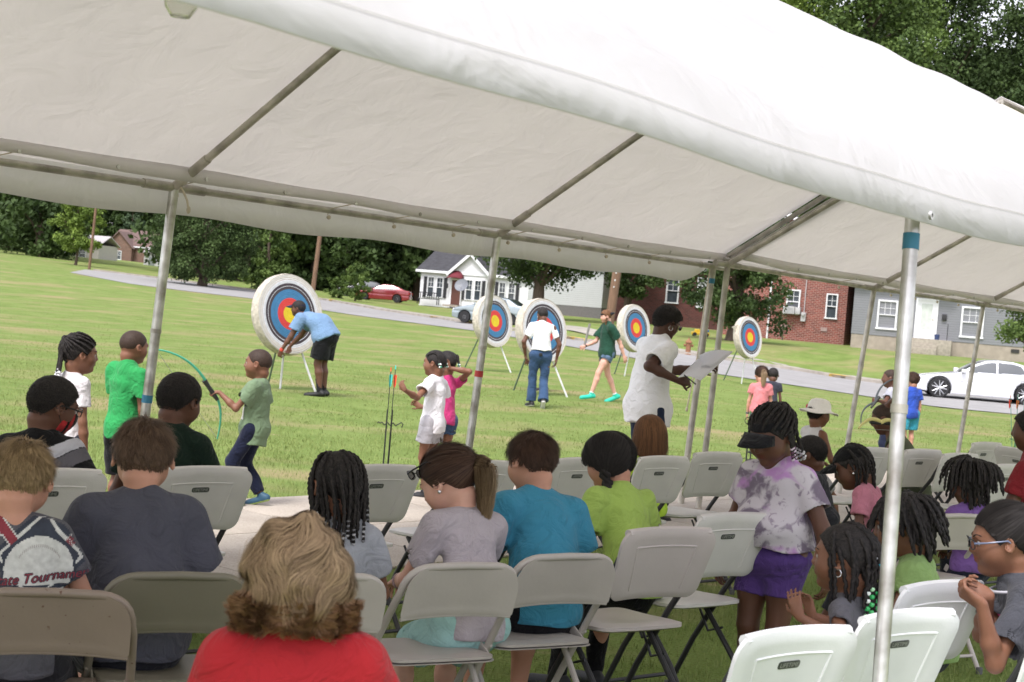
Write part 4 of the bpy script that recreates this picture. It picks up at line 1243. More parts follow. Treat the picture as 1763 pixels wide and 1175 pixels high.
tree('bright green spreading tree beside the leftmost utility pole', tp(122, 128), 6.4, 2.3, 'bright', 31, .12, .22, nclump=95, leaves=120, lsize=.2)
tree('blue-green conifer behind the brown brick house', tp(214, 275), 13, 3.4, 'blue', 33, .2, .05, 'cone', 70, 90, .5)
tree('big dense dark tree with its crown almost to the ground by the left tent pole', tp(343, 106), 8.2, 3.35, 'dark', 34, .32, .08, 'dense', 260, 150, .17)
tree('pale green shrubby tree standing right of the big dense dark tree', tp(455, 118), 6.5, 2.4, 'mid', 35, .18, .05, nclump=80, leaves=110, lsize=.22)
tree('rounded green bush in front of the dark red car', tp(607, 116), 2.6, 1.2, 'mid', 36, .06, .02, nclump=60, leaves=120, lsize=.12, name='bush', cat='bush')
tree('low bush under the trees left of the red car', tp(575, 120), 1.3, 1.0, 'mid', 37, .05, .02, nclump=40, leaves=110, lsize=.12, name='bush', cat='bush')
tree('wide dark shade tree with a thick trunk between the two white houses', tp(925, 92), 7.6, 4.6, 'dark', 38, .42, .36, nclump=170, leaves=170, lsize=.2)
tree('dark tree at the corner of the roofed dark brick house', tp(1075, 100), 7.0, 2.6, 'dark', 39, .3, .30, nclump=90, leaves=150, lsize=.2)
tree('dense dark tree with low branches behind the smallest target', tp(1265, 74), 6.6, 3.0, 'dark', 40, .34, .16, nclump=150, leaves=170, lsize=.17)
tree('leafy tree reaching in from the right in front of the grey house', tp(1800, 62), 5.4, 2.6, 'mid', 41, .2, .28, nclump=110, leaves=150, lsize=.14)
# tall trees rising over the tent roof
TL = ['tall pale green tree over the tent ridge, left of the dark ones', 'tall oak with leaning dark limbs over the tent ridge', 'tall dark tree over the tent ridge, second from the right edge', 'tallest dark tree over the tent at the right edge of the photo']
for k, (x, Y, H, rad, lf, sd_) in enumerate(((1330, 84, 21, 4.5, 'bright', 51), (1450, 80, 22, 5.2, 'mid', 52), (1590, 88, 24, 5.5, 'dark', 53), (1730, 84, 23, 5.5, 'dark', 54))):
    tree(TL[k], tp(x, Y+22), H*1.12, rad*1.2, lf, sd_, .38, .10, nclump=330, leaves=150, lsize=.26, lean=(k-1)*.8)
for k, x in enumerate((1360, 1500, 1640, 1790)):
    place(wood[k % 3], tp(x, 118), k*1.9, (1.0, 1.0, 1.12), WL, 'trees of the wood behind the houses')

# ------------------------------------------------------------ utility poles
wp = mat('pole_wood', (.16, .095, .06), .9, var=.3, vscale=10, bump=.4, stretch=(3, 3, .3))
def upole(label, px, Y, r, H, lean, wire=True, py=None):
    base = tp(px, Y); root = thing('utility_pole', label, 'utility pole', base, 0, None)
    b = MB(); b.tube([(0, 0, -.3), (lean*H/2, 0, H/2), (lean*H, 0, H)], [r, r*.88, r*.7], 12); b.build('pole', wp, root)
    b = MB(); b.box((lean*(H-.8), 0, H-.8), (2.2, .1, .12), None, .01); b.build('crossarm', wp, root)
    for s in (-.95, -.45, .45, .95):
        b = MB(); b.lathe([(0, .14), (.04, .12), (.05, .06), (.03, .0)], (lean*(H-.8)+s, 0, H-.74), 10); b.build('insulator', mat('porcelain', (.3, .3, .32), .2), root)
    if px > 900:
        b = MB()
        for z, w_ in ((2.4, .03), (2.62, .04), (2.85, .035), (3.1, .03)): b.box((lean*z-.02, -r-.004, z), (w_, .006, .05), None)
        b.build('number_tag', mat('tag_metal', (.6, .6, .58), .4), root)
    return root
upole('slim wooden utility pole in the grass on the far left', 146, 118, .11, 10, .035)
upole('wooden utility pole rising behind the big left target', 532, 84, .13, 10, .05)
upole('thick brown wooden utility pole with small tags behind the girl in the green t-shirt', 1043, 50, .155, 10, .07)
b = MB(); b.tube([tp(146, 118)+Vector((.3, 0, 9)), tp(340, 101)+Vector((0, 0, 8.4)), tp(532, 84)+Vector((.4, 0, 9.0))], .012, 4)
tag(b.build('power_line', mat('wire_black', (.02, .02, .02), .6)), 'thin black power line strung between the two left utility poles', 'power line')

# ------------------------------------------------------------ houses
def siding(name, col, pitch=.11, sh=.6):
    m, nt, b_ = newmat(name)
    tc = N(nt, 'ShaderNodeTexCoord'); sx = N(nt, 'ShaderNodeSeparateXYZ'); nt.links.new(tc.outputs['Object'], sx.inputs[0])
    dv = N(nt, 'ShaderNodeMath', operation='DIVIDE'); dv.inputs[1].default_value = pitch; nt.links.new(sx.outputs['Z'], dv.inputs[0])
    fr = N(nt, 'ShaderNodeMath', operation='FRACT'); nt.links.new(dv.outputs[0], fr.inputs[0])
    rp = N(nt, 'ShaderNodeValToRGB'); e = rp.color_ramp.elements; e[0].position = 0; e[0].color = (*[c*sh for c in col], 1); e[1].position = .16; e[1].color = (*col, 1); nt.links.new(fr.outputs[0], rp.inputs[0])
    n = N(nt, 'ShaderNodeTexNoise'); n.inputs['Scale'].default_value = 1.5; n.inputs['Detail'].default_value = 6; nt.links.new(tc.outputs['Object'], n.inputs['Vector'])
    hs_ = N(nt, 'ShaderNodeMix', data_type='RGBA', blend_type='MULTIPLY'); hs_.inputs['Factor'].default_value = .35; nt.links.new(rp.outputs[0], hs_.inputs['A']); nt.links.new(n.outputs['Color'], hs_.inputs['B'])
    rm = N(nt, 'ShaderNodeMapRange'); rm.inputs['To Min'].default_value = .75; rm.inputs['To Max'].default_value = 1.15; nt.links.new(n.outputs['Fac'], rm.inputs['Value']); nt.links.new(rm.outputs[0], hs_.inputs['B'])
    nt.links.new(hs_.outputs['Result'], b_.inputs['Base Color']); b_.inputs['Roughness'].default_value = .6
    bp = N(nt, 'ShaderNodeBump'); bp.inputs['Strength'].default_value = .8; bp.inputs['Distance'].default_value = .03; nt.links.new(fr.outputs[0], bp.inputs['Height']); nt.links.new(bp.outputs[0], b_.inputs['Normal'])
    return m
def brick(name, col, mortar):
    m, nt, b_ = newmat(name)
    tc = N(nt, 'ShaderNodeTexCoord'); sx = N(nt, 'ShaderNodeSeparateXYZ'); nt.links.new(tc.outputs['Object'], sx.inputs[0])
    ad = N(nt, 'ShaderNodeMath', operation='ADD'); nt.links.new(sx.outputs['X'], ad.inputs[0]); nt.links.new(sx.outputs['Y'], ad.inputs[1])
    cb = N(nt, 'ShaderNodeCombineXYZ'); nt.links.new(ad.outputs[0], cb.inputs[0]); nt.links.new(sx.outputs['Z'], cb.inputs[1])
    t = N(nt, 'ShaderNodeTexBrick'); t.inputs['Scale'].default_value = 1.0; t.inputs['Brick Width'].default_value = .26; t.inputs['Row Height'].default_value = .098; t.inputs['Mortar Size'].default_value = .013
    t.inputs['Color1'].default_value = (*col, 1); t.inputs['Color2'].default_value = (*[c*.5 for c in col], 1); t.inputs['Mortar'].default_value = (*mortar, 1); nt.links.new(cb.outputs[0], t.inputs['Vector'])
    n = N(nt, 'ShaderNodeTexNoise'); n.inputs['Scale'].default_value = .9; n.inputs['Detail'].default_value = 6; nt.links.new(tc.outputs['Object'], n.inputs['Vector'])
    rm = N(nt, 'ShaderNodeMapRange'); rm.inputs['To Min'].default_value = .7; rm.inputs['To Max'].default_value = 1.25; nt.links.new(n.outputs['Fac'], rm.inputs['Value'])
    mx = N(nt, 'ShaderNodeMix', data_type='RGBA', blend_type='MULTIPLY'); mx.inputs['Factor'].default_value = 1; nt.links.new(t.outputs['Color'], mx.inputs['A']); nt.links.new(rm.outputs[0], mx.inputs['B'])
    nt.links.new(mx.outputs['Result'], b_.inputs['Base Color']); b_.inputs['Roughness'].default_value = .9
    return m
trim = mat('white_trim', (.68, .69, .70), .5, var=.05); glass_d = mat('window_glass', (.05, .06, .07), .08, var=.3, vscale=2, spec=.8); shing = mat('dark_shingles', (.045, .045, .05), .95, var=.3, vscale=3, bump=.4)
curt = mat('curtain_glass', (.25, .27, .25), .25, var=.25, vscale=3)
def frame_root(name, label, px0, Y0, px1, Y1, cat='house', dz=0.0):
    A, B = tp(px0, Y0), tp(px1, Y1); d = B-A; rz = math.atan2(d.y, d.x); L = math.hypot(d.x, d.y)
    z = (A.z+B.z)/2; root = thing(name, label, cat, (A.x, A.y, z+dz), rz); return root, L
def window(root, x, z, w_, h_, gm=None, y=0.0, nx=2, nz=2, trimw=.09):
    b = MB()
    for cx, cz, sx, sz in ((x-w_/2-trimw/2, z, trimw, h_), (x+w_/2+trimw/2, z, trimw, h_), (x, z+h_/2+trimw/2, w_+2*trimw, trimw), (x, z-h_/2-trimw/2, w_+2*trimw+.08, trimw), (x, z, w_, .045)):
        b.box((cx, y-.03, cz), (sx, .09, sz))
    for k in range(1, nx):
        b.box((x-w_/2+w_*k/nx, y+.0, z+h_/4), (.022, .03, h_/2-.03))
    for k in range(1, nz): b.box((x, y+.003, z+h_/2*k/nz), (w_, .024, .022))
    f = b.build('window', trim, root, False)
    b = MB(); b.box((x, y+.02, z), (w_, .02, h_)); b.build('pane', gm or glass_d, f, False)
def door(root, x, z0, w_, h_, m, gm=None, y=0):
    b = MB()
    for cx, cz, sx, sz in ((x-w_/2-.06, z0+h_/2, .12, h_), (x+w_/2+.06, z0+h_/2, .12, h_), (x, z0+h_+.06, w_+.24, .12)): b.box((cx, y-.03, cz), (sx, .08, sz))
    b.build('door_frame', trim, root, False)
    b = MB(); b.box((x, y-.01, z0+h_/2), (w_, .04, h_)); d = b.build('door', m, root, False)
    if gm: b = MB(); b.box((x, y-.032, z0+h_*.58), (w_*.62, .012, h_*.68)); b.box((x, y-.036, z0+h_*.55), (w_*.62, .01, .03)); b.build('pane', gm, d, False)
    b = MB(); b.ball((x+w_*.38, y-.06, z0+1.0), .03, 8); b.build('handle', mat('brass', (.4, .3, .1), .3, metal=1), d)
def gable_roof(root, x0, x1, y0, y1, z, rise, m, axis_='x', over=.35, t=.12, fascia=None):
    b = MB()
    if axis_ == 'x':
        yc = (y0+y1)/2; sl = rise/((y1-y0)/2)
        V = [(x0-over, y0-over, z-sl*over), (x1+over, y0-over, z-sl*over), (x1+over, yc, z+rise), (x0-over, yc, z+rise), (x1+over, y1+over, z-sl*over), (x0-over, y1+over, z-sl*over)]
        up = [(a, b_, c+t) for a, b_, c in V]
        b.add(V+up, [(1, 0, 3, 2), (2, 3, 5, 4), (6, 7, 8, 9), (9, 8, 10, 11), (0, 1, 7, 6), (4, 5, 11, 10), (1, 2, 8, 7), (2, 4, 10, 8), (0, 6, 9, 3), (3, 9, 11, 5)])
    else:
        xc = (x0+x1)/2; sl = rise/((x1-x0)/2)
        V = [(x0-over, y0-over, z-sl*over), (x0-over, y1+over, z-sl*over), (xc, y1+over, z+rise), (xc, y0-over, z+rise), (x1+over, y1+over, z-sl*over), (x1+over, y0-over, z-sl*over)]
        up = [(a, b_, c+t) for a, b_, c in V]
        b.add(V+up, [(0, 1, 2, 3), (3, 2, 4, 5), (7, 6, 9, 8), (8, 9, 11, 10), (0, 6, 7, 1), (4, 10, 11, 5), (0, 3, 9, 6), (3, 5, 11, 9), (1, 7, 8, 2), (2, 8, 10, 4)])
    ro = b.build('roof', m, root, False)
    if fascia:
        b = MB()
        if axis_ == 'x':
            b.box(((x0+x1)/2, y0-over-.02, z-sl*over+.04), (x1-x0+2*over, .04, .2))
        else:
            for sgn, xa in ((-1, x0-over), (1, x1+over)):
                xc = (x0+x1)/2; p0 = Vector((xa, y0-over-.03, z-sl*over)); p1 = Vector((xc, y0-over-.03, z+rise)); d = (p1-p0); L = d.length; an = math.atan2(d.z, d.x)
                b.box((p0+p1)/2+Vector((0, 0, .02)), (L, .05, .22), Matrix.Rotation(-an, 3, 'Y'))
        b.build('fascia', trim, ro, False)
    return ro
def gable_wall(b, x0, x1, y, z, rise, th=.2):
    b.add([(x0, y, z), (x1, y, z), ((x0+x1)/2, y, z+rise), (x0, y+th, z), (x1, y+th, z), ((x0+x1)/2, y+th, z+rise)], [(0, 1, 2), (5, 4, 3), (0, 2, 5, 3), (1, 4, 5, 2)])
# grey sided house
gs = siding('grey_siding', (.25, .255, .28), .125, .42)
h, L = frame_root('house', 'grey clapboard house with a white front door and concrete steps behind the white car', 1467, 82, 1840, 79, dz=.0)
found = mat('foundation', (.30, .26, .21), .9, var=.15, vscale=3)
b = MB(); b.box((L/2, 4, .22), (L, 8, 1.04)); b.build('foundation', found, h, False)
b = MB(); b.box((L/2, 3.99, 2.14), (L+.03, 8.03, 2.8)); b.build('wall', gs, h, False)
gable_roof(h, 0, L, 0, 8, 3.54, 2.0, mat('grey_shingles', (.10, .10, .105), .95, var=.25, vscale=3), 'x', fascia=True)
S_ = L/(1840-1467)
window(h, (1528-1467)*S_, 1.85, .84, 1.36, curt, y=-.03, nx=3, nz=2)
window(h, (1677-1467)*S_, 1.80, .95, 1.42, curt, y=-.03, nx=3, nz=2)
door(h, (1597-1467)*S_, .78, .88, 1.95, mat('white_door', (.7, .71, .72), .5, var=.04), mat('door_glass', (.50, .54, .50), .2, var=.1), y=-.03)
b = MB(); xs = (1603-1467)*S_
for k in range(3): b.box((xs-.2-.0, -1.25-.26*(2-k)+.6, .12+.19*k), (1.4, .9, .38), None, .015)
b.box((xs+.1, -.6, .37), (2.2, 1.16, .80), None, .015); b.build('porch_steps', mat('step_concrete', (.30, .27, .22), .9, var=.2), h)
b = MB(); b.box((xs+.25, -.3, 3.28), (1.9, .62, .16), None, .01); b.build('porch_hood', trim, h)
b = MB(); b.box((xs+.72, -.1, 1.95), (.24, .12, .32), None, .01); b.build('mailbox', mat('black_metal', (.02, .02, .022), .5), h)
b = MB(); b.tube([(xs+.95, -1.1, .75), (xs+.95, -1.1, 1.6), (xs+.95, -.1, 1.6)], .018, 6); b.tube([(xs+.95, -.6, .75), (xs+.95, -.6, 1.6)], .014, 6); b.build('railing', mat('black_metal', 0), h)
b = MB(); b.lathe([(.11, 0), (.14, .26), (.13, .27)], (xs+.45, -.75, .772), 14)
tag(b.build('bucket', mat('bucket_blue', (.03, .05, .13), .5)), 'small dark blue bucket on the porch of the grey house', 'bucket'); bk = bpy.data.objects['bucket']; bk.location = h.location; bk.rotation_euler = h.rotation_euler
for x_ in (.9*4, 8.2): b = MB(); b.box((x_, -.02, .52), (.4, .05, .18)); b.build('vent', mat('vent_dark', (.03, .028, .025), .8), h, False)
# red brick house
rb = brick('red_brick', (.235, .060, .042), (.30, .20, .17))
h, L = frame_root('house', 'tall red brick house wall with two narrow white windows left of the grey house', 1240, 88.5, 1455, 86, dz=0)
b = MB(); b.box((L/2, 5, 2.3), (L, 10, 5.2)); gable_wall(b, 0, L, 0, 4.9, 2.0, 10); b.build('wall', rb, h, False)
gable_roof(h, 0, L, 0, 10, 4.9, 2.0, shing, 'y', .3, fascia=True)
S_ = L/215
b = MB(); b.box((L+.2, -.12, 4.0), (.5, .2, .25)); b.build('eave_return', trim, h, False)
window(h, (1364-1240)*S_, 2.15, .62, 1.2, None, y=-.03, nx=2, nz=2, trimw=.07); window(h, (1430-1240)*S_, 2.05, .5, 1.25, None, y=-.03, nx=2, nz=2, trimw=.07)
acm = mat('ac_metal', (.42, .42, .42), .5, var=.1)
axx = (1360-1240)*S_
b = MB(); b.box((axx, -.3, 1.66), (.62, .5, .42), None, .02)
for k in range(6): b.box((axx, -.56, 1.51+.06*k), (.5, .02, .02))
b.box((axx+.46, -.22, 1.66), (.3, .34, .38), None, .02)
o = b.build('air_conditioner', acm, h)
b = MB(); b.box(((1384-1240)*S_, -.12, 1.35), (.26, .2, .5), None, .02); b.lathe([(.09, 0), (.1, .1), (.08, .14)], ((1384-1240)*S_, -.2, 1.5), 14, (0, -1, 0)); b.tube([((1384-1240)*S_, -.06, 1.6), ((1384-1240)*S_, -.06, 4.9)], .025, 6); b.box(((1372-1240)*S_, -.1, 1.55), (.22, .16, .26), None, .02)
b.build('meter_box', acm, h)
for x_ in (1352, 1420): b = MB(); b.box(((x_-1240)*S_, -.02, .75), (.35, .05, .2)); b.build('vent', mat('vent_pale', (.3, .22, .2), .8), h, False)
b = MB(); b.tube([((1324-1240)*S_, -.08, 0), ((1324-1240)*S_, -.08, 4.6)], .05, 8); b.build('downspout', trim, h)
tree('leafless dead bush against the red brick house', tp(1345, 86), 1.7, .7, 'mid', 60, .05, .2, nclump=14, leaves=6, lsize=.07, name='bush', cat='bush')
# dark brick house with grey roof
h, L = frame_root('house', 'low dark brick house with a grey roof half hidden by trees', 1050, 104, 1240, 101, dz=0)
b = MB(); b.box((L/2, 4, 1.9), (L, 8, 4.0)); b.build('wall', brick('dark_brick', (.11, .028, .022), (.10, .06, .05)), h, False)
gable_roof(h, 0, L, 0, 8, 3.9, 1.9, mat('grey_roof', (.13, .135, .145), .9, var=.25, vscale=3), 'x', fascia=True)
S_ = L/190
window(h, (1155-1050)*S_, 2.3, .7, 1.5, None, y=-.03); window(h, (1205-1050)*S_, 2.3, .5, 1.8, curt, y=-.03)
# white clapboard wall
h, L = frame_root('house', 'plain white clapboard house wall right of the shade tree', 905, 112, 1033, 108, dz=0)
b = MB(); b.box((L/2, 4, .3), (L, 8, 1.0)); b.build('foundation', mat('block_grey', (.12, .115, .11), .9), h, False)
b = MB(); b.box((L/2, 3.99, 2.25), (L+.02, 8.02, 2.9)); gable_wall(b, 0, L, -.02, 3.7, 1.6); b.build('wall', siding('white_siding', (.50, .51, .52), .14), h, False)
gable_roof(h, 0, L, 0, 8, 3.7, 1.6, shing, 'y', fascia=True)
# white cottage
h, L = frame_root('house', 'white cottage with black shutters and a maroon awning over the door', 718, 129, 912, 126, dz=.0)
ww = mat('white_wall', (.66, .66, .67), .7, var=.06)
b = MB(); b.box((L/2, 4, 1.35), (L, 8, 2.95)); gx0, gx1 = L*.29, L*.62; gable_wall(b, gx0, gx1, -.3, 2.82, 1.5, .4); b.box(((gx0+gx1)/2, -.15, 1.35), (gx1-gx0, .3, 2.94)); b.build('wall', ww, h, False)
gable_roof(h, 0, L, 0, 8, 2.83, 1.75, shing, 'x', .35, fascia=True)
r2 = gable_roof(h, gx0, gx1, -.3, 3.4, 2.84, 1.5, shing, 'y', .35, fascia=True)
S_ = L/194
blk = mat('black_shutter', (.012, .012, .015), .6)
for x_, y_ in ((737, -.02), (752.5, -.02), (806, -.33), (821, -.33), (861, -.02), (877, -.02)): window(h, (x_-718)*S_, 1.45, .48, 1.55, None, y=y_, trimw=.06)
for x_, y_ in ((727, -.05), (762.5, -.05), (796, -.36), (831, -.36), (851, -.05), (887, -.05)):
    b = MB(); b.box(((x_-718)*S_, y_-.02, 1.45), (.26, .05, 1.65)); b.build('shutter', blk, h, False)
door(h, (784-718)*S_, .15, .8, 2.0, mat('brown_door', (.09, .03, .02), .5), None, y=-.33)
b = MB(); xs = (783-718)*S_
V = []; F = []; n = 10
for j in range(2):
    for k in range(n+1): a = PI*k/n; V.append((xs-.62*math.cos(a), -.33-(.0 if j == 0 else .75)*(1), 2.3+.62*math.sin(a)*(1.0 if j == 0 else .12)-(0 if j == 0 else .05)))
for k in range(n): F.append((k, k+1, n+2+k, n+1+k))
b.add(V, F); o = b.build('awning', mat('maroon_awning', (.13, .012, .022), .8), h); md = o.modifiers.new('s', 'SOLIDIFY'); md.thickness = .03
b = MB(); b.box((xs-.75, -.4, 1.65), (.18, .12, .4), None, .02); b.build('mailbox', blk, h)
b = MB(); b.box((xs, -.9, .05), (1.3, 1.0, .14), None, .01); b.build('doorstep', found, h, False)
bn = thing('bench', 'black slatted garden bench in front of the white cottage', 'bench', (0, 0, 0)); bn.location = h.matrix_world @ Vector((0, 0, 0)); 
Mh = Matrix.Translation(h.location) @ Matrix.Rotation(h.rotation_euler.z, 4, 'Z'); bn.location = Mh @ Vector((1.15, -.9, 0)); bn.rotation_euler.z = h.rotation_euler.z
b = MB(); b.box((0, 0, .45), (1.8, .5, .05)); b.build('seat', blk, bn, False)
b = MB()
for k in range(9): b.box((-.8+.2*k, .24, .72), (.06, .03, .45))
b.box((0, .24, .96), (1.8, .05, .07)); b.build('backrest', blk, bn, False)
for sx in (-.85, .85):
    for sy in (-.22, .22): b = MB(); b.box((sx, sy, .22), (.06, .06, .44)); b.build('leg', blk, bn, False)
sdh = thing('satellite_dish', 'grey satellite dish on a short post in the cottage yard', 'satellite dish', tp(790, 112))
b = MB(); b.lathe([(0, 0), (.25, .04), (.45, .13), (.5, .17), (.46, .15), (.25, .06), (0, .02)], (0, -.1, 1.9), 20, (-.3, -.8, .45)); b.build('dish', mat('dish_grey', (.16, .17, .19), .5), sdh)
b = MB(); b.tube([(0, 0, -.1), (0, 0, 1.9)], .035, 8); b.tube([(0, -.1, 1.75), (-.2, -.65, 1.9)], .015, 6); b.build('post', acm, sdh)
# far brown house and shed
h, L = frame_root('house', 'distant brown brick house with a brown hipped roof far left', 176, 256, 300, 254, dz=-1.0)
b = MB(); b.box((L/2, 5, 1.6), (L, 10, 4.4)); b.build('wall', brick('brown_brick', (.17, .085, .06), (.2, .15, .12)), h, False)
gable_roof(h, 0, L, 0, 10, 3.6, 2.6, mat('brown_shingle', (.13, .085, .075), .9, var=.15), 'x', fascia=True)
b = MB(); gable_wall(b, 0, 4.5, -1.0, 3.4, 2.3, .3); b.box((2.25, -.5, 1.7), (4.5, 1, 3.4)); b.build('front_wing', bpy.data.materials['brown_brick'], h, False)
gable_roof(h, 0, 4.5, -1.0, 4, 3.4, 2.3, mat('brown_shingle', 0), 'y')
for x_ in (2.2, 7.5): window(h, x_, 1.9, 1.1, 1.3, None, y=-1.03 if x_ < 4 else -.03)
h, L = frame_root('shed', 'small white shed in front of the distant brown house', 239, 205, 266, 205, 'shed', -.4)
b = MB(); b.box((L/2, 1.5, .95), (L, 3, 2.1)); b.build('wall', ww, h, False); gable_roof(h, 0, L, 0, 3, 2.0, .7, mat('pale_roof', (.45, .42, .42), .8), 'x', .15); b = MB(); b.box((L/2, -.02, .8), (.8, .05, 1.5)); b.build('door', mat('shed_door', (.3, .33, .33), .7), h, False)
h, L = frame_root('house', 'pale low house half hidden behind the bright green tree', 92, 213, 160, 212, dz=-.9)
b = MB(); b.box((L/2, 3, 1.2), (L, 6, 3.0)); b.build('wall', mat('pale_wall', (.45, .42, .38), .8, var=.1), h, False); gable_roof(h, 0, L, 0, 6, 2.7, 1.2, mat('pale_roof', 0), 'x', .3)
for x_ in (.25, .6): window(h, L*x_, 1.4, .9, 1.0, None, y=-.03)

# fence post and wire by the road, hydrant, small yellow toy
pa = ground(1004, 602); b = MB(); b.tube([pa-Vector((0, 0, .1)), pa+Vector((.17, 0, 1.0))], .045, 8); 
tag(b.build('fence_post', mat('grey_post', (.2, .19, .17), .9, var=.2)), 'leaning grey post at the road edge left of the girl in the green t-shirt', 'post')
def hydrant():
    p = ground(1184, 612); t = thing('fire_hydrant', 'small rusty brown hydrant by the kerb behind the woman with papers', 'fire hydrant', p)
    rm = mat('rusty_brown', (.22, .10, .05), .8, var=.3, vscale=12)
    b = MB(); b.lathe([(.17, 0), (.17, .05), (.11, .07), (.11, .5), (.15, .52), (.15, .56), (.10, .62), (.05, .68), (.03, .70), (.03, .75), (0, .75)], (0, 0, 0), 16); b.build('barrel', rm, t)
    for s in (-1, 1): b = MB(); b.lathe([(.05, 0), (.05, .16), (.065, .16), (.065, .2), (0, .2)], (0, 0, .42), 12, (s, 0, 0)); b.build('nozzle', rm, t)
hydrant()
def toy():
    p = tp(1207, 78); t = thing('toy', 'small yellow and blue plastic toy lying in the yard under the dark tree', 'toy', p)
    b = MB(); b.box((0, 0, .14), (.9, .4, .16), None, .05); b.box((-.1, 0, .28), (.4, .3, .14), None, .04); b.build('body', mat('toy_yellow', (.65, .42, .03), .4), t)
    b = MB(); b.box((.28, 0, .3), (.25, .32, .12), None, .03); b.build('seat', mat('toy_blue', (.03, .12, .4), .4), t)
    for sx in (-.3, .3):
        for sy in (-.2, .2): b = MB(); b.lathe([(.0, -.03), (.1, -.03), (.1, .03), (0, .03)], (sx, sy, .1), 12, (0, 1, 0)); b.build('wheel', blk, t)
toy()
# ============================================================ tents
galv = mat('galvanised', (.55, .55, .54), .33, metal=.75, var=.30, vscale=9, bump=.05, bscale=30, var2=(.26, .24, .21))
galv2 = mat('weathered_pipe', (.40, .38, .33), .5, metal=.35, var=.35, vscale=8, bump=.1)
tape = mat('blue_tape', (.03, .17, .27), .6); redtape = mat('red_tape', (.45, .04, .04), .6)
cordm = mat('bungee_cord', (.55, .48, .38), .8); ballm = mat('bungee_ball', (.6, .57, .5), .5)
def tentmat():
    m, nt, b = newmat('tent_canvas')
    tc = N(nt, 'ShaderNodeTexCoord'); O = tc.outputs['Object']
    n1 = N(nt, 'ShaderNodeTexNoise'); n1.inputs['Scale'].default_value = 1.6; n1.inputs['Detail'].default_value = 7; n1.inputs['Distortion'].default_value = .5; nt.links.new(O, n1.inputs['Vector'])
    n2 = N(nt, 'ShaderNodeTexNoise'); n2.inputs['Scale'].default_value = 3.5; n2.inputs['Detail'].default_value = 3; n2.inputs['Distortion'].default_value = .8; nt.links.new(O, n2.inputs['Vector'])
    rp = N(nt, 'ShaderNodeMapRange'); rp.inputs['From Min'].default_value = .3; rp.inputs['From Max'].default_value = .7; nt.links.new(n1.outputs[0], rp.inputs[0])
    mx = N(nt, 'ShaderNodeMix', data_type='RGBA'); nt.links.new(rp.outputs[0], mx.inputs['Factor']); mx.inputs['A'].default_value = (.67, .67, .68, 1); mx.inputs['B'].default_value = (.76, .76, .775, 1)
    nt.links.new(mx.outputs['Result'], b.inputs['Base Color']); b.inputs['Roughness'].default_value = .75; b.inputs['Specular IOR Level'].default_value = .25
    ad = N(nt, 'ShaderNodeMath', operation='ADD'); nt.links.new(n1.outputs[0], ad.inputs[0]); nt.links.new(n2.outputs[0], ad.inputs[1])
    bp = N(nt, 'ShaderNodeBump'); bp.inputs['Strength'].default_value = .5; bp.inputs['Distance'].default_value = .05; nt.links.new(ad.outputs[0], bp.inputs['Height']); nt.links.new(bp.outputs[0], b.inputs['Normal'])
    tr = N(nt, 'ShaderNodeBsdfTranslucent'); nt.links.new(bp.outputs[0], tr.inputs['Normal']); tr.inputs['Color'].default_value = (.82, .79, .75, 1)
    ms = N(nt, 'ShaderNodeMixShader'); ms.inputs[0].default_value = .52; nt.links.new(b.outputs[0], ms.inputs[1]); nt.links.new(tr.outputs[0], ms.inputs[2]); nt.links.new(ms.outputs[0], nt.nodes['Material Output'].inputs[0])
    return m
canvas = tentmat()
ZE = 2.10
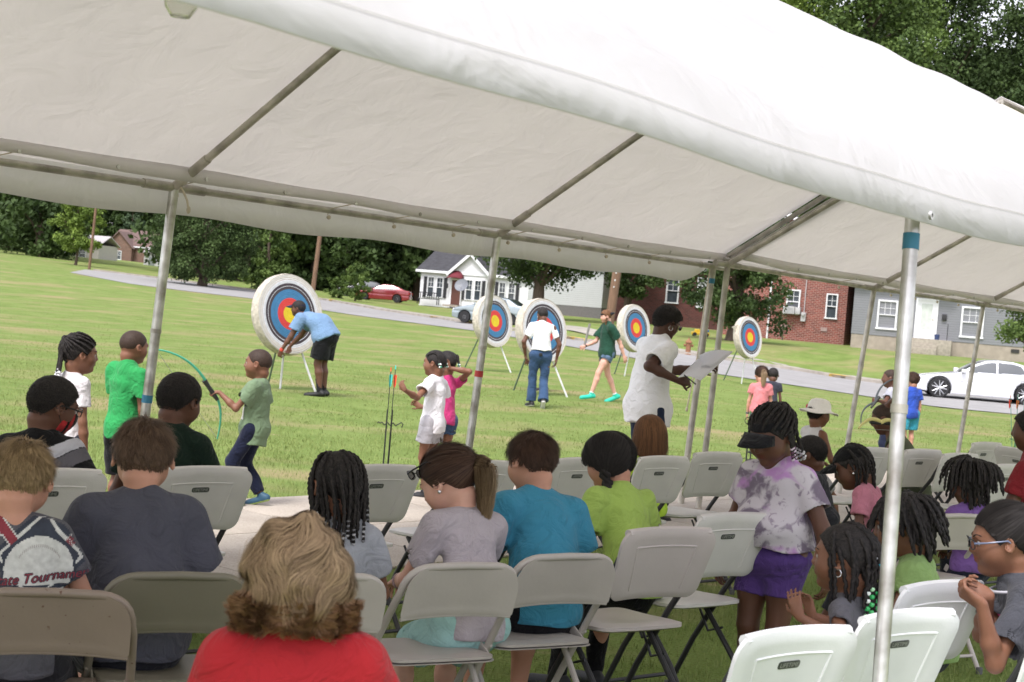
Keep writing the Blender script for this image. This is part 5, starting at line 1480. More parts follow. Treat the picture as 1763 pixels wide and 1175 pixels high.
def tent(label, knots, n_side, W, rise, near_poles, s_list, name='canopy_tent', drop=.20):
    """knots: far eave points (Vectors) at the bays in s_list; W width; the near side lies at +n_side*W"""
    root = thing(name, label, 'tent', (0, 0, 0)); XR = 2.235
    def F(s): return Vector([np.interp(s, s_list, [k[i] for k in knots]) for i in range(3)])
    def Pt(s, t):
        """t=0 far eave, .5 ridge, 1 near eave"""
        q = F(s); h = rise*(1-abs(2*t-1)); p = q+n_side*(XR*2*t if t <= .5 else XR+(W-XR)*(2*t-1)); p.z = q.z+h+.045
        fr = 1.0
        for a, b_ in zip(s_list, s_list[1:]):
            if a <= s <= b_: fr = math.sin(PI*(s-a)/(b_-a))
        sag = fr*math.sin(PI*((2*t) % 1.0 if t != .5 else 0))*(.055 if t < .5 else .03)
        if t > .52: p.z += (.012*math.sin(s*1.3+t*7)*math.sin(t*17+s*.8)+.004*math.sin(s*5+t*21))*min(1, (t-.52)*6)
        if t < 1 and t > 0: p.z -= sag+ .012*math.sin(s*5.1+t*17)*math.sin(t*9)*fr
        return p
    ss = np.arange(s_list[0], s_list[-1]+1e-6, .10); ss[-1] = s_list[-1]
    ts = [0, .03, .06, .1, .15, .2, .26, .32, .38, .44, .48, .5, .52, .55, .58, .61, .64, .67, .70, .73, .76, .79, .82, .85, .88, .9, .92, .94, .96, .98, 1.0]
    V = []; Fc = []; ex = 3
    for s in ss:
        e0 = max(0, (s-(s_list[-1]-.55))/.55)
        q = Pt(s, 0); up = (e0**2)*.14
        row = [q+Vector((0, 0, -drop+up*min(1, drop/.2)+.012*math.sin(s*4)))-n_side*.075, q+Vector((0, 0, -drop/2+up*.6*min(1, drop/.2)))-n_side*.065, q+Vector((0, 0, .02))-n_side*.05]
        row += [Pt(s, t) for t in ts]
        q = Pt(s, 1); hz = .055*min(1, max(0, (-s-5.2)/2.2))+.006*math.sin(s*1.9); row += [q+n_side*.06+Vector((0, 0, -.06)), q+n_side*.125+Vector((0, 0, -.145+hz*.5)), q+n_side*.185+Vector((0, 0, -.248+hz))]
        V += row
    k = len(row)
    for i in range(len(ss)-1):
        for j in range(k-1): a = i*k+j; Fc.append((a, a+1, a+k+1, a+k))
    me = npmesh('cover', np.array([list(v) for v in V]), np.array(Fc)); c = mobj('cover', me, canvas, root); me.set_sharp_from_angle(angle=R(35))
    md = c.modifiers.new('s', 'SOLIDIFY'); md.thickness = .004
    nr = len(V)//k
    for off_ in (2,):
        b = MB(); b.tube([V[i*k+k-off_]+n_side*.0025+Vector((0, 0, .0025)) for i in range(nr)], .0012, 5); b.build('seam', canvas, c)
    # inner hem strip with eyelets above the far rail
    b = MB(); V = []; Fc = []
    for s in ss:
        w_ = .01*math.sin(s*2.6)
        V += [Pt(s, .028)+Vector((0, 0, -.012)), Pt(s, .028)+Vector((0, 0, -.045+w_))+n_side*.015, Pt(s, .028)+Vector((0, 0, -.085+w_))+n_side*.02]
    for i in range(len(ss)-1):
        for j in range(2): a = i*3+j; Fc.append((a, a+1, a+4, a+3))
    o = mobj('inner_hem', npmesh('inner_hem', np.array([list(v) for v in V]), np.array(Fc)), canvas, root); o.modifiers.new('s', 'SOLIDIFY').thickness = .003
    # rails, rafters, ridge
    def pipe(nm, pts, r, m=galv2, par=None):
        b = MB(); b.tube(pts, r, 12); return b.build(nm, m, par or root)
    fitr = .029
    for a, b_ in zip(s_list, s_list[1:]):
        pipe('eave_rail', [F(a), F(b_)], .020)
    for s in s_list:
        p, q = F(s), F(s)+n_side*XR+Vector((0, 0, rise)); d = (q-p).normalized(); u = (F(s+.1)-F(s-.1)).normalized()
        if s > s_list[0]-.1:
            r_ = pipe('rafter', [p, q], .022); 
            b = MB(); b.tube([p, p+d*.30], fitr-.002, 12); b.tube([p-u*.22, p+u*.22], fitr-.003, 12); b.build('elbow_fitting', galv2, r_)
            n_ = F(s)+n_side*(XR+(W-XR)*.8)+Vector((0, 0, rise*.2)); pipe('rafter', [q-Vector((0, 0, .03)), n_-Vector((0, 0, .03))], .022)
    pipe('ridge_pole', [F(s_list[0])+n_side*XR+Vector((0, 0, rise)), F(s_list[-1])+n_side*XR+Vector((0, 0, rise))], .022)
    # bungee ties
    s = s_list[0]+.42; 
    while s < s_list[-1]-.1:
        e = Pt(s, .028)+Vector((0, 0, -.065))+n_side*.022; r0 = F(s-.09)
        b = MB(); b.lathe([(.006, -.002), (.012, -.002), (.012, .003), (.006, .003)], e, 12, tuple(n_side)); b.build('eyelet', galv, root)
        b = MB(); b.tube([e, r0+n_side*.022+Vector((0, 0, .01)), r0+Vector((0, 0, -.028)), r0-n_side*.02, e+Vector((0, 0, .004))], .0028, 5, closed=True)
        b.ball(r0+Vector((0, 0, -.045))+n_side*.01, .014, 8); 
        if int(s*7) % 3: b.build('bungee_tie', cordm, root)
        s += .62
    for top, foot, m, tz, rr in near_poles:
        b = MB(); b.tube([foot, top], rr, 16); p = b.build('pole', m, root)
        mid = foot.lerp(top, .62); d = (top-foot).normalized()
        b = MB(); b.tube([mid-d*.012, mid+d*.012], rr+.003, 16); b.build('collar', galv2, p)
        for z_, tm in tz:
            c_ = foot.lerp(top, z_); b = MB(); b.tube([c_-d*.022, c_+d*.022], rr+.0022, 16); b.build('tape_band', tm, p)
    return root, F, Pt
K = [at(300, 323, 8.74), at(857, 405, 11.1), at(1228, 459, 13.6)]
k0 = K[0]+(K[0]-K[1]); k00 = k0+(K[0]-K[1]); k000 = k00+(K[0]-K[1])
ft = lambda x, y: ground(x, y, 0)
p1 = [(K[0], ft(217, 972), galv, [(.44, tape)], .028), (K[1], ft(788, 912), galv, [(.53, redtape)], .028), (K[2], ft(1172, 870), galv2, [(.94, tape)], .028),
      (at(1573, 352, 4.28), at(1506, 1300, 4.1)*1.0, galv, [(.93, tape)], .0205), (at(300, 323, 8.74)-(K[1]-K[0])*1+Vector((0, 0, 0)), Vector((k0.x-.2, k0.y, 0)), galv, [], .028)]
T1, F1, P1 = tent('long white canopy tent on galvanised poles over the seated crowd', [k000, k00, k0, K[0], K[1], K[2]], NN, 4.97, 1.43, p1, [-12, -9, -6, -3, 0, 3.0])
K2 = [at(1253, 456, 13.37), at(1505, 497, 15.9), at(1693, 525, 18.4)]; K2.append(K2[2]+(K2[2]-K2[1])); K2.append(K2[3]+(K2[2]-K2[1]))
p2 = [(K2[0], ft(1202, 878), galv2, [], .026), (K2[1], ft(1444, 852), galv2, [], .026), (K2[2], ft(1641, 828), galv2, [], .026), (K2[3], Vector((K2[3].x-.4, K2[3].y, 0)), galv2, [], .026)]
T2, F2, P2 = tent('second white canopy tent joined end to end on the right', K2, NN, 5.1, 1.36, p2, [3.12, 6.15, 9.2, 12.25, 15.3], drop=.045)
b = MB(); ey = at(1603, 371, 4.17); b.lathe([(.006, -.003), (.012, -.003), (.012, .004), (.006, .004), (.006, -.003)], ey, 18, tuple(NN)); b.build('eyelet', galv, T1)
# clear plastic cap hanging at the near edge, rope tails
b = MB(); b.lathe([(.0, 0), (.018, .002), (.030, .02), (.036, .05), (.037, .075), (.034, .075), (.033, .05), (.027, .022), (.016, .006), (0, .004)], (0, 0, 0), 20)
m, nt_, bb = newmat('clear_plastic'); bb.inputs['Transmission Weight'].default_value = .9; bb.inputs['Roughness'].default_value = .12; bb.inputs['Base Color'].default_value = (.93, .93, .91, 1); bb.inputs['IOR'].default_value = 1.3
o = b.build('plastic_cup', m); o.location = at(310, 32, 2.95); tag(o, 'small clear plastic cup hanging at the tent edge near the top left', 'cup')
def rope(label, pts, r=.006):
    b = MB(); b.tube(pts, r, 6); b.ball(pts[-1], r*2, 7, sc=(1, 1, 1.8)); o = b.build('rope', cordm); tag(o, label, 'rope')
q = K[0]
rope('short brown rope tail knotted round the left tent pole', [q+Vector((.03, -.03, .02)), q+Vector((.06, -.035, -.02)), q+Vector((.085, -.035, -.07)), q+Vector((.095, -.03, -.12))])
q = K[2]
rope('frayed pale rope hanging beside the pole where the tents meet', [q+Vector((-.03, -.04, .0)), q+Vector((-.05, -.05, -.3)), q+Vector((-.08, -.05, -.8)), q+Vector((-.13, -.05, -1.25))], .006)

# ============================================================ targets
def rings():
    m, nt, b = newmat('target_face')
    tc = N(nt, 'ShaderNodeTexCoord'); sx = N(nt, 'ShaderNodeSeparateXYZ'); nt.links.new(tc.outputs['Object'], sx.inputs[0])
    cb = N(nt, 'ShaderNodeCombineXYZ'); nt.links.new(sx.outputs['X'], cb.inputs[0]); nt.links.new(sx.outputs['Z'], cb.inputs[1])
    ln = N(nt, 'ShaderNodeVectorMath', operation='LENGTH'); nt.links.new(cb.outputs[0], ln.inputs[0])
    rp = N(nt, 'ShaderNodeValToRGB'); rp.color_ramp.interpolation = 'CONSTANT'; el = rp.color_ramp.elements
    Y, Rr, B, K_, W_ = (.62, .47, .02), (.55, .045, .04), (.045, .17, .32), (.05, .038, .045), (.60, .61, .63)
    ln_ = (.03, .03, .03); R1 = .60
    seq = [(0, Y), (.068, (.42, .33, .02)), (.071, Y), (.138, Rr), (.196, (.38, .03, .03)), (.199, Rr), (.252, B), (.32, (.03, .10, .2)), (.323, B), (.388, K_), (.437, W_), (.443, K_), (.487, W_), (.506, (.35, .35, .37)), (.509, W_), (.54, (.45, .25, .15)), (.544, (.56, .55, .52)), (.575, (.5, .33, .22)), (.580, (.52, .50, .46))]
    el[0].position = 0; el[0].color = (*Y, 1); el[1].position = seq[1][0]; el[1].color = (*seq[1][1], 1)
    for p, c in seq[2:]: e = el.new(p); e.color = (*c, 1)
    nt.links.new(ln.outputs['Value'], rp.inputs[0])
    n = N(nt, 'ShaderNodeTexNoise'); n.inputs['Scale'].default_value = 14; n.inputs['Detail'].default_value = 6; nt.links.new(tc.outputs['Object'], n.inputs['Vector'])
    rm = N(nt, 'ShaderNodeMapRange'); rm.inputs['To Min'].default_value = .75; rm.inputs['To Max'].default_value = 1.2; nt.links.new(n.outputs[0], rm.inputs[0])
    mx = N(nt, 'ShaderNodeMix', data_type='RGBA', blend_type='MULTIPLY'); mx.inputs['Factor'].default_value = 1; nt.links.new(rp.outputs[0], mx.inputs['A']); nt.links.new(rm.outputs[0], mx.inputs['B'])
    nt.links.new(mx.outputs['Result'], b.inputs['Base Color']); b.inputs['Roughness'].default_value = .9
    wv = N(nt, 'ShaderNodeMath', operation='SINE'); ml = N(nt, 'ShaderNodeMath', operation='MULTIPLY'); ml.inputs[1].default_value = 240; nt.links.new(ln.outputs['Value'], ml.inputs[0]); nt.links.new(ml.outputs[0], wv.inputs[0])
    bp = N(nt, 'ShaderNodeBump'); bp.inputs['Strength'].default_value = .4; bp.inputs['Distance'].default_value = .008; nt.links.new(wv.outputs[0], bp.inputs['Height']); nt.links.new(bp.outputs[0], b.inputs['Normal'])
    return m
facem = rings(); matm = mat('target_mat', (.46, .42, .35), .95, var=.25, vscale=16, bump=.9, bscale=30); legm = mat('white_leg', (.62, .62, .62), .5); legd = mat('green_leg', (.10, .14, .10), .6)
def target(label, cx, cy, Y, yaw, R_=.61, tilt=12, legs=(), flap=False, roll=0):
    c = at(cx, cy, Y); base = Vector((c.x, c.y, terr(c.x, c.y)))
    root = thing('archery_target', label, 'archery target', base, R(yaw), 'round archery targets on the lawn'); z = c.z-base.z
    M = Matrix.Translation((0, 0, z)) @ Matrix.Rotation(R(-tilt), 4, 'X')
    def pr(b, nm, m, par): o = b.build(nm, m, par); o.matrix_local = M; return o
    th = .20
    b = MB(); n = 64; rr = random.Random(int(cx))
    prof = [(0, .02), (R_*.5, .02), (R_-.03, .015), (R_-.008, 0), (R_, .03), (R_+.006, .07), (R_-.004, .11), (R_+.005, .15), (R_, th-.03), (R_-.02, th), (0, th+.01)]
    b.lathe(prof, (0, 0, 0), n, (0, 1, 0))
    b.V = [tuple(Vector(v)*(1)+Vector((rr.uniform(-.004, .004), 0, rr.uniform(-.004, .004)))) if abs(v[1]-.1) < .075 else v for v in b.V]
    pr(b, 'straw_mat', matm, root)
    b = MB(); b.lathe([(0, .006), (.3, .005), (R_-.02, .002), (R_-.012, .014)], (0, 0, 0), n, (0, 1, 0)); pr(b, 'target_face', facem, root)
    if flap:
        b = MB(); b.add([(-.50, .06, .34), (-.56, .1, .16), (-.78, .10, .27), (-.49, .16, .33)], [(0, 1, 2), (2, 1, 3), (0, 2, 3)]); pr(b, 'torn_cover_flap', matm, root)
    top = Vector((0, .15, z+.15))
    for (lx, ly, m) in legs:
        g_ = at(lx, ly, Y+(.15 if m == 'w' else 1.0)); g_.z = terr(g_.x, g_.y); f = Matrix.Rotation(-R(yaw), 3, 'Z') @ (g_-base)
        b = MB(); s = Vector((f.x*.45, .12, z-.3)); 
        if m == 'd': f = Vector((f.x, f.y, f.z)); s = Vector((f.x*.2, .22, z+.2)); 
        b.tube([f-Vector((0, 0, .03)), s], .017, 8); b.build('leg', legm if m == 'w' else legd, root)
    return root
target('largest archery target, tallest in view, beside the bending man', 501, 541, 24.6, 46, .64, 10, [(482, 673, 'w'), (545, 668, 'w'), (462, 650, 'd')])
target('archery target partly covered by the middle tent pole', 853, 553, 37.4, 50, .63, 10, [(822, 636, 'w'), (881, 636, 'w'), (800, 625, 'd')])
target('archery target with the woman in jeans standing in front', 938, 569, 28.9, 45, .60, 10, [(912, 682, 'w'), (978, 681, 'w'), (884, 668, 'd')])
target('archery target between the girl in the green t-shirt and the woman with papers', 1096, 565, 41, 50, .625, 10, [(1075, 647, 'w'), (1120, 645, 'w'), (1058, 636, 'd')])
target('smallest and farthest archery target, with a torn corner flap', 1292, 581, 44.6, 48, .60, 10, [(1277, 655, 'w'), (1310, 650, 'w'), (1246, 645, 'd')], True)

# ============================================================ cars
def car(label, px, Y, yaw, L, Wd, Hh, paint, prof, seg, wheels, rim='steel', name='car', res=.028):
    """prof: roof line as (x/L, z) from nose to tail; seg: side window spans; wheels: x of axles, radius"""
    root = thing(name, label, 'car', tp(px, Y), R(yaw))
    wr = wheels[2]; gz = .17
    g = Grid((-L/2-.05, -Wd/2-.05, gz-.05), (L/2+.05, Wd/2+.05, Hh+.05), res)
    S, P = g.sl(g.lo-1, g.lo+20)
    x, y, z = P[..., 0], P[..., 1], P[..., 2]
    t = (x+L/2)/L
    px_, pz_ = zip(*prof['roof']); top = np.interp(t, px_, pz_)
    bx, bz = zip(*prof['belt']); belt = np.interp(t, bx, bz)
    # smooth the profile
    k = np.maximum(0, (z-belt)/(Hh-.8))
    half = Wd/2*(1-.10*np.abs(2*t-1)**3.5)-.27*k**1.1-.035*np.abs((z-.55)/.5)**2*.5-.02*np.exp(-((z-prof.get('crease', .62))/.03)**2)
    dy = np.abs(y)-half
    crown = .035*(1-(np.abs(y)/(Wd/2))**2)
    dz = z-(top+crown*0.9-.02)
    r = .06; d = np.minimum(np.maximum(dy, dz), 0)+np.sqrt(np.maximum(dy+r, 0)**2+np.maximum(dz+r, 0)**2)-r
    d = np.maximum(dy+r, dz+r); d = np.where((dy+r > 0) & (dz+r > 0), np.sqrt(np.maximum(dy+r, 0)**2+np.maximum(dz+r, 0)**2)-r, d-r)
    d = np.maximum(d, np.maximum(gz+.05*np.abs(2*t-1)**6*3-z, np.abs(x)-L/2+.10*np.abs(z-.5)**2*2+.12*(np.abs(y)/(Wd/2))**3))
    for ax_ in wheels[:2]:
        dw = np.sqrt((x-ax_)**2+(z-wr)**2)-(wr+.055); dw = np.maximum(dw, (Wd/2-.32)-np.abs(y)); d = np.maximum(d, -dw)
    g.D[:] = d
    V, F = g.mesh(2); C = V[F].mean(1)
    tc_ = (C[:, 0]+L/2)/L; bl = np.interp(tc_, bx, bz); tp_ = np.interp(tc_, px_, pz_)
    sidew = (C[:, 2] > bl+.035) & (C[:, 2] < tp_-.075) & (np.abs(C[:, 1]) > Wd*.27)
    idx = np.full(len(F), 0)
    spans = []
    for a, b_, sl0, sl1 in seg:
        m = sidew & (C[:, 0] > a+(C[:, 2]-bl)*sl0) & (C[:, 0] < b_+(C[:, 2]-bl)*sl1); spans.append(m)
    ws, rw = prof['ws'], prof['rw']
    nrm = np.cross(V[F[:, 1]]-V[F[:, 0]], V[F[:, 3]]-V[F[:, 0]]); nrm /= np.linalg.norm(nrm, axis=1)[:, None]+1e-9
    up = nrm[:, 2] > .35
    mw = (tc_ > ws[0]) & (tc_ < ws[1]) & up & (np.abs(C[:, 1]) < Wd*.36) & (C[:, 2] > bl+.03); mr = (tc_ > rw[0]) & (tc_ < rw[1]) & up & (np.abs(C[:, 1]) < Wd*.35) & (C[:, 2] > bl+.03)
    used = np.zeros(len(F), bool)
    carglass = mat('car_glass', (.035, .045, .05), .05, var=.2, vscale=1.5, spec=.9, coat=.5)
    for nm, m in [('side_window', s_) for s_ in spans]+[('windscreen', mw), ('rear_window', mr)]:
        m = m & ~used; used |= m
        if m.sum() < 3: continue
        sides = [(C[:, 1] > 0), (C[:, 1] < 0)] if nm == 'side_window' else [np.ones(len(F), bool)]
        for s_ in sides:
            f = F[m & s_]
            if len(f) < 2: continue
            u, inv = np.unique(f, return_inverse=True); mobj(nm, npmesh(nm, V[u]*1.0, inv.reshape(f.shape)), carglass, root)
    f = F[~used]; u, inv = np.unique(f, return_inverse=True); mobj('body', npmesh('body', V[u], inv.reshape(f.shape)), paint, root)
    rubber = mat('tyre_rubber', (.012, .012, .013), .8); rimm = mat('rim_'+rim, (.55, .56, .58), .3, metal=.8, var=.05); rimk = mat('rim_black', (.012, .012, .012), .3)
    for ax_ in wheels[:2]:
        for s in (-1, 1):
            wt = MB(); w_ = .21; yc = s*(Wd/2-.13)
            ri = .77 if rim == 'alloy' else .66; wt.lathe([(wr*ri, -w_/2), (wr*.93, -w_/2), (wr, -w_/2+.03), (wr, w_/2-.03), (wr*.93, w_/2), (wr*ri, w_/2)], (0, 0, 0), 32, (0, 1, 0))
            wo = wt.build('wheel', rubber, root); wo.location = (ax_, yc, wr)
            b = MB()
            if rim == 'alloy':
                b.lathe([(0, .03), (wr*.77, .03), (wr*.77, .031), (0, .04)], (0, 0, 0), 28, (0, s, 0), 1)
                b.lathe([(wr*.74, .085), (wr*.79, .108), (wr*.79, .06), (wr*.74, .06)], (0, 0, 0), 32, (0, s, 0), 0)
                for k in range(5):
                    a = 2*PI*k/5
                    for da in (-.13, .13):
                        p0 = Vector((math.cos(a+da*.3)*wr*.1, s*.10, math.sin(a+da*.3)*wr*.1)); p1 = Vector((math.cos(a+da*2+.12)*wr*.75, s*.095, math.sin(a+da*2+.12)*wr*.75)); b.tube([p0, p1], [.019, .015], 6, mi=0)
                b.lathe([(0, .115), (wr*.14, .11), (wr*.15, .08)], (0, 0, 0), 14, (0, s, 0), 0)
            else:
                b.lathe([(0, .04), (wr*.67, .04), (wr*.67, .041), (0, .05)], (0, 0, 0), 28, (0, s, 0), 1)
                b.lathe([(0, .10), (wr*.2, .10), (wr*.25, .085)], (0, 0, 0), 18, (0, s, 0), 0); b.lathe([(wr*.58, .09), (wr*.68, .095), (wr*.68, .06), (wr*.58, .07)], (0, 0, 0), 28, (0, s, 0), 0)
                for k in range(9): a = 2*PI*k/9; b.tube([(math.cos(a)*wr*.2, s*.09, math.sin(a)*wr*.2), (math.cos(a)*wr*.6, s*.08, math.sin(a)*wr*.6)], .020, 5)
            b.build('rim', [rimm, rimk], wo)
    lm = mat('headlight_glass', (.6, .62, .65), .1, var=.1); tl = mat('tail_lamp', (.3, .01, .01), .2)
    for s in (-1, 1):
        b = MB(); b.box((-L/2+.20, s*(Wd/2-.30), prof['lampz']), (.30, .40, .13), Matrix.Rotation(R(-s*22), 3, 'Z'), .04); b.build('headlight', lm, root)
        b = MB(); b.box((L/2-.16, s*(Wd/2-.28), prof['lampz']+.12), (.26, .36, .16), Matrix.Rotation(R(s*22), 3, 'Z'), .04); b.build('tail_lamp', tl, root)
        b = MB(); b.box((prof['mir'], s*(Wd/2+.06), prof['mz']), (.16, .20, .13), None, .04); b.build('mirror', paint, root)
        for dx in prof['handles']: b = MB(); b.box((dx, s*(Wd/2-.012), prof['mz']-.16), (.19, .035, .03), None, .01); b.build('door_handle', paint, root)
        b = MB()
        for sx_ in prof['seams']: b.box((sx_, s*(Wd/2-.028), .60), (.010, .035, .62))
        b.build('door_seams', rubber, root, False)
    b = MB(); b.box((-L/2+.03, 0, .42), (.06, Wd*.55, .22), None, .02); b.build('grille', rimk, root)
    b = MB(); b.box((0, 0, .25), (L*.82, Wd*.7, .16)); b.build('underbody', rubber, root, False)
    for sx_ in (-1, 1): b = MB(); b.box((sx_*(L/2-.0), 0, .5), (.03, .42, .13)); b.build('number_plate', mat('plate_white', (.5, .5, .5), .5), root, False)
    return root
def paint(name, col, flake=.0): return mat(name, col, .22, metal=flake, var=.03, spec=.5, coat=1.0)
sed = dict(roof=[(0, .50), (.015, .62), (.06, .72), (.15, .80), (.27, .885), (.32, .93), (.42, 1.24), (.50, 1.385), (.58, 1.42), (.68, 1.40), (.78, 1.28), (.88, 1.08), (.93, 1.03), (.985, 1.0), (1, .80)], belt=[(0, .75), (.3, .90), (.9, 1.0), (1, 1.0)],
           ws=(.31, .47), rw=(.75, .90), crease=.60, lampz=.66, mir=-.78, mz=.98, handles=(.18, 1.12), seams=(-.80, .25, 1.12))
car('white four-door sedan with black and silver spoked wheels parked on the road at right', 1700, 53.5, -8, 4.88, 1.86, 1.45, paint('paint_white', (.62, .63, .66)), sed, [(-.68, .30, .95, -.05), (.36, 1.32, -.02, -.75)], (-1.52, 1.31, .345), 'alloy')
c2 = dict(sed); c2['roof'] = [(0, .52), (.02, .68), (.07, .80), (.22, .95), (.30, 1.02), (.42, 1.36), (.50, 1.46), (.62, 1.48), (.74, 1.42), (.86, 1.14), (.92, 1.10), (.985, 1.06), (1, .8)]; c2['belt'] = [(0, .8), (.3, .95), (.9, 1.02), (1, 1.02)]; c2['mz'] = 1.02; c2['mir'] = -.7
car('small silver grey car parked behind the second target', 848, 83, -20, 4.3, 1.72, 1.50, paint('paint_silver', (.26, .31, .33), .4), c2, [(-.62, .28, .9, -.05), (.34, 1.15, -.02, -.7)], (-1.32, 1.25, .31), 'steel')
car('dark red sedan parked in the yard left of the white cottage', 655, 127, -4, 4.7, 1.8, 1.42, paint('paint_red', (.22, .018, .025), .3), sed, [(-.66, .30, .9, -.05), (.36, 1.25, -.02, -.75)], (-1.38, 1.28, .32), 'steel', res=.035)
car('black car half hidden behind the round bush', 622, 133, 4, 4.5, 1.8, 1.5, paint('paint_black', (.012, .012, .014)), c2, [(-.62, .28, .9, -.05), (.34, 1.15, -.02, -.7)], (-1.38, 1.28, .32), 'steel', res=.04)

# ============================================================ chairs
def cmat(name, col, rust=0.0):
    m = mat(name, col, .42, var=.10, vscale=3, bump=.03, bscale=60, spec=.4)
    if rust:
        nt = m.node_tree; b = nt.nodes['Principled BSDF']; tc = N(nt, 'ShaderNodeTexCoord'); n = N(nt, 'ShaderNodeTexNoise'); n.inputs['Scale'].default_value = 45; n.inputs['Detail'].default_value = 9; nt.links.new(tc.outputs['Object'], n.inputs['Vector'])
        rp = N(nt, 'ShaderNodeMapRange'); rp.inputs['From Min'].default_value = .68-.03*rust; rp.inputs['From Max'].default_value = .74-.03*rust; nt.links.new(n.outputs[0], rp.inputs[0])
        old = b.inputs['Base Color'].links[0].from_socket; mx = N(nt, 'ShaderNodeMix', data_type='RGBA'); nt.links.new(rp.outputs[0], mx.inputs['Factor']); nt.links.new(old, mx.inputs['A']); mx.inputs['B'].default_value = (.10, .04, .02, 1); nt.links.new(mx.outputs['Result'], b.inputs['Base Color'])
    return m
beige = cmat('chair_beige', (.42, .385, .355)); olive = cmat('chair_olive', (.165, .15, .112), 0); brownc = cmat('chair_brown', (.235, .185, .15), .45)
def arc(a, b, c, n): return [a.lerp(b, t).lerp(b.lerp(c, t), t) for t in [k/n for k in range(n+1)]]
def metal_chair(m, label, group):
    t = thing('folding_chair', label, 'chair', (0, 0, 0), 0, group)
    w_ = .215; ZT = .775
    # front leg and back post, one bent tube with an arched top
    P = []
    P += [Vector((-w_, .22, .01)), Vector((-w_, .10, .24)), Vector((-w_, -.07, .50)), Vector((-w_+.005, -.185, .66))]
    P += arc(Vector((-w_+.01, -.20, .685)), Vector((-w_+.012, -.238, ZT+.004)), Vector((-w_+.125, -.240, ZT)), 7)
    Pm = [Vector((-p.x, p.y, p.z)) for p in P][::-1]
    b = MB(); b.tube(P+[Vector((0, -.243, ZT+.003))]+Pm, .0125, 10); b.build('front_frame', m, t)
    b = MB(); q = .195
    b.tube([(-q, -.27, .01), (-q, -.13, .22), (-q, .06, .43)], .0115, 9); b.tube([(q, -.27, .01), (q, -.13, .22), (q, .06, .43)], .0115, 9)
    b.tube([(-q, -.225, .08), (q, -.225, .08)], .008, 8); b.tube([(-w_, .185, .08), (w_, .185, .08)], .008, 8); b.build('rear_frame', m, t)
    b = MB(); M = Matrix.Translation((0, .035, .445)) @ Matrix.Rotation(R(-3), 4, 'X'); b.slab(rrect(.385, .395, .05, 6), 5, lambda x, y: -.012*math.exp(-(x*x+y*y)/.02)+.0, .022, M); 
    b.slab(rrect(.395, .405, .055, 6), 2, lambda x, y: -.012, .006, M); b.build('seat', m, t)
    # pressed back panel, gently curved, lipped edge
    ang = R(20); M = Matrix.Translation((0, -.232, .685)) @ Matrix.Rotation(PI/2+ang*.9, 4, 'X')
    ol = [p for p in rrect(.408, .185, .022, 5, top=.085)]
    b = MB(); b.slab(ol, 5, lambda x, y: -.022*(1-(x/.205)**2)+.004*math.exp(-((abs(y+.08))/.012)**2), .007, M); b.tube([M @ Vector((x, -.090, -.022*(1-(x/.205)**2))) for x in [(-.2+.4*k/12) for k in range(13)]], .0055, 7); b.build('backrest', m, t)
    for s in (-1, 1):
        b = MB(); b.box((s*(w_-.012), -.03, .455), (.006, .11, .035), Matrix.Rotation(R(25), 3, 'X'), .002); b.ball((s*(w_+.004), -.06, .47), .008, 6); b.build('hinge', m, t)
    for s, y_, xx in ((-1, .222, w_), (1, .222, w_), (-1, -.272, q), (1, -.272, q)):
        b = MB(); b.lathe([(.016, 0), (.017, .03), (.013, .034)], (s*xx, y_, -.001), 10); b.build('foot_cap', mat('rubber_grey', (.1, .1, .1), .8), t)
    return t
whitep = mat('plastic_white', (.74, .75, .76), .38, var=.09, vscale=4, bump=.04, bscale=150, spec=.4); greyp = mat('plastic_grey', (.63, .61, .59), .42, var=.12, vscale=3, bump=.05, bscale=150, spec=.4); pinkp = mat('plastic_dusty', (.50, .45, .435), .42, var=.08, vscale=3, bump=.05, bscale=150)
bronz = mat('frame_charcoal', (.035, .035, .038), .45, var=.1, metal=.2); logo_m = mat('logo_plate', (.05, .055, .05), .5, var=.05); logo_t = mat('logo_letters', (.35, .36, .33), .5, var=.05)
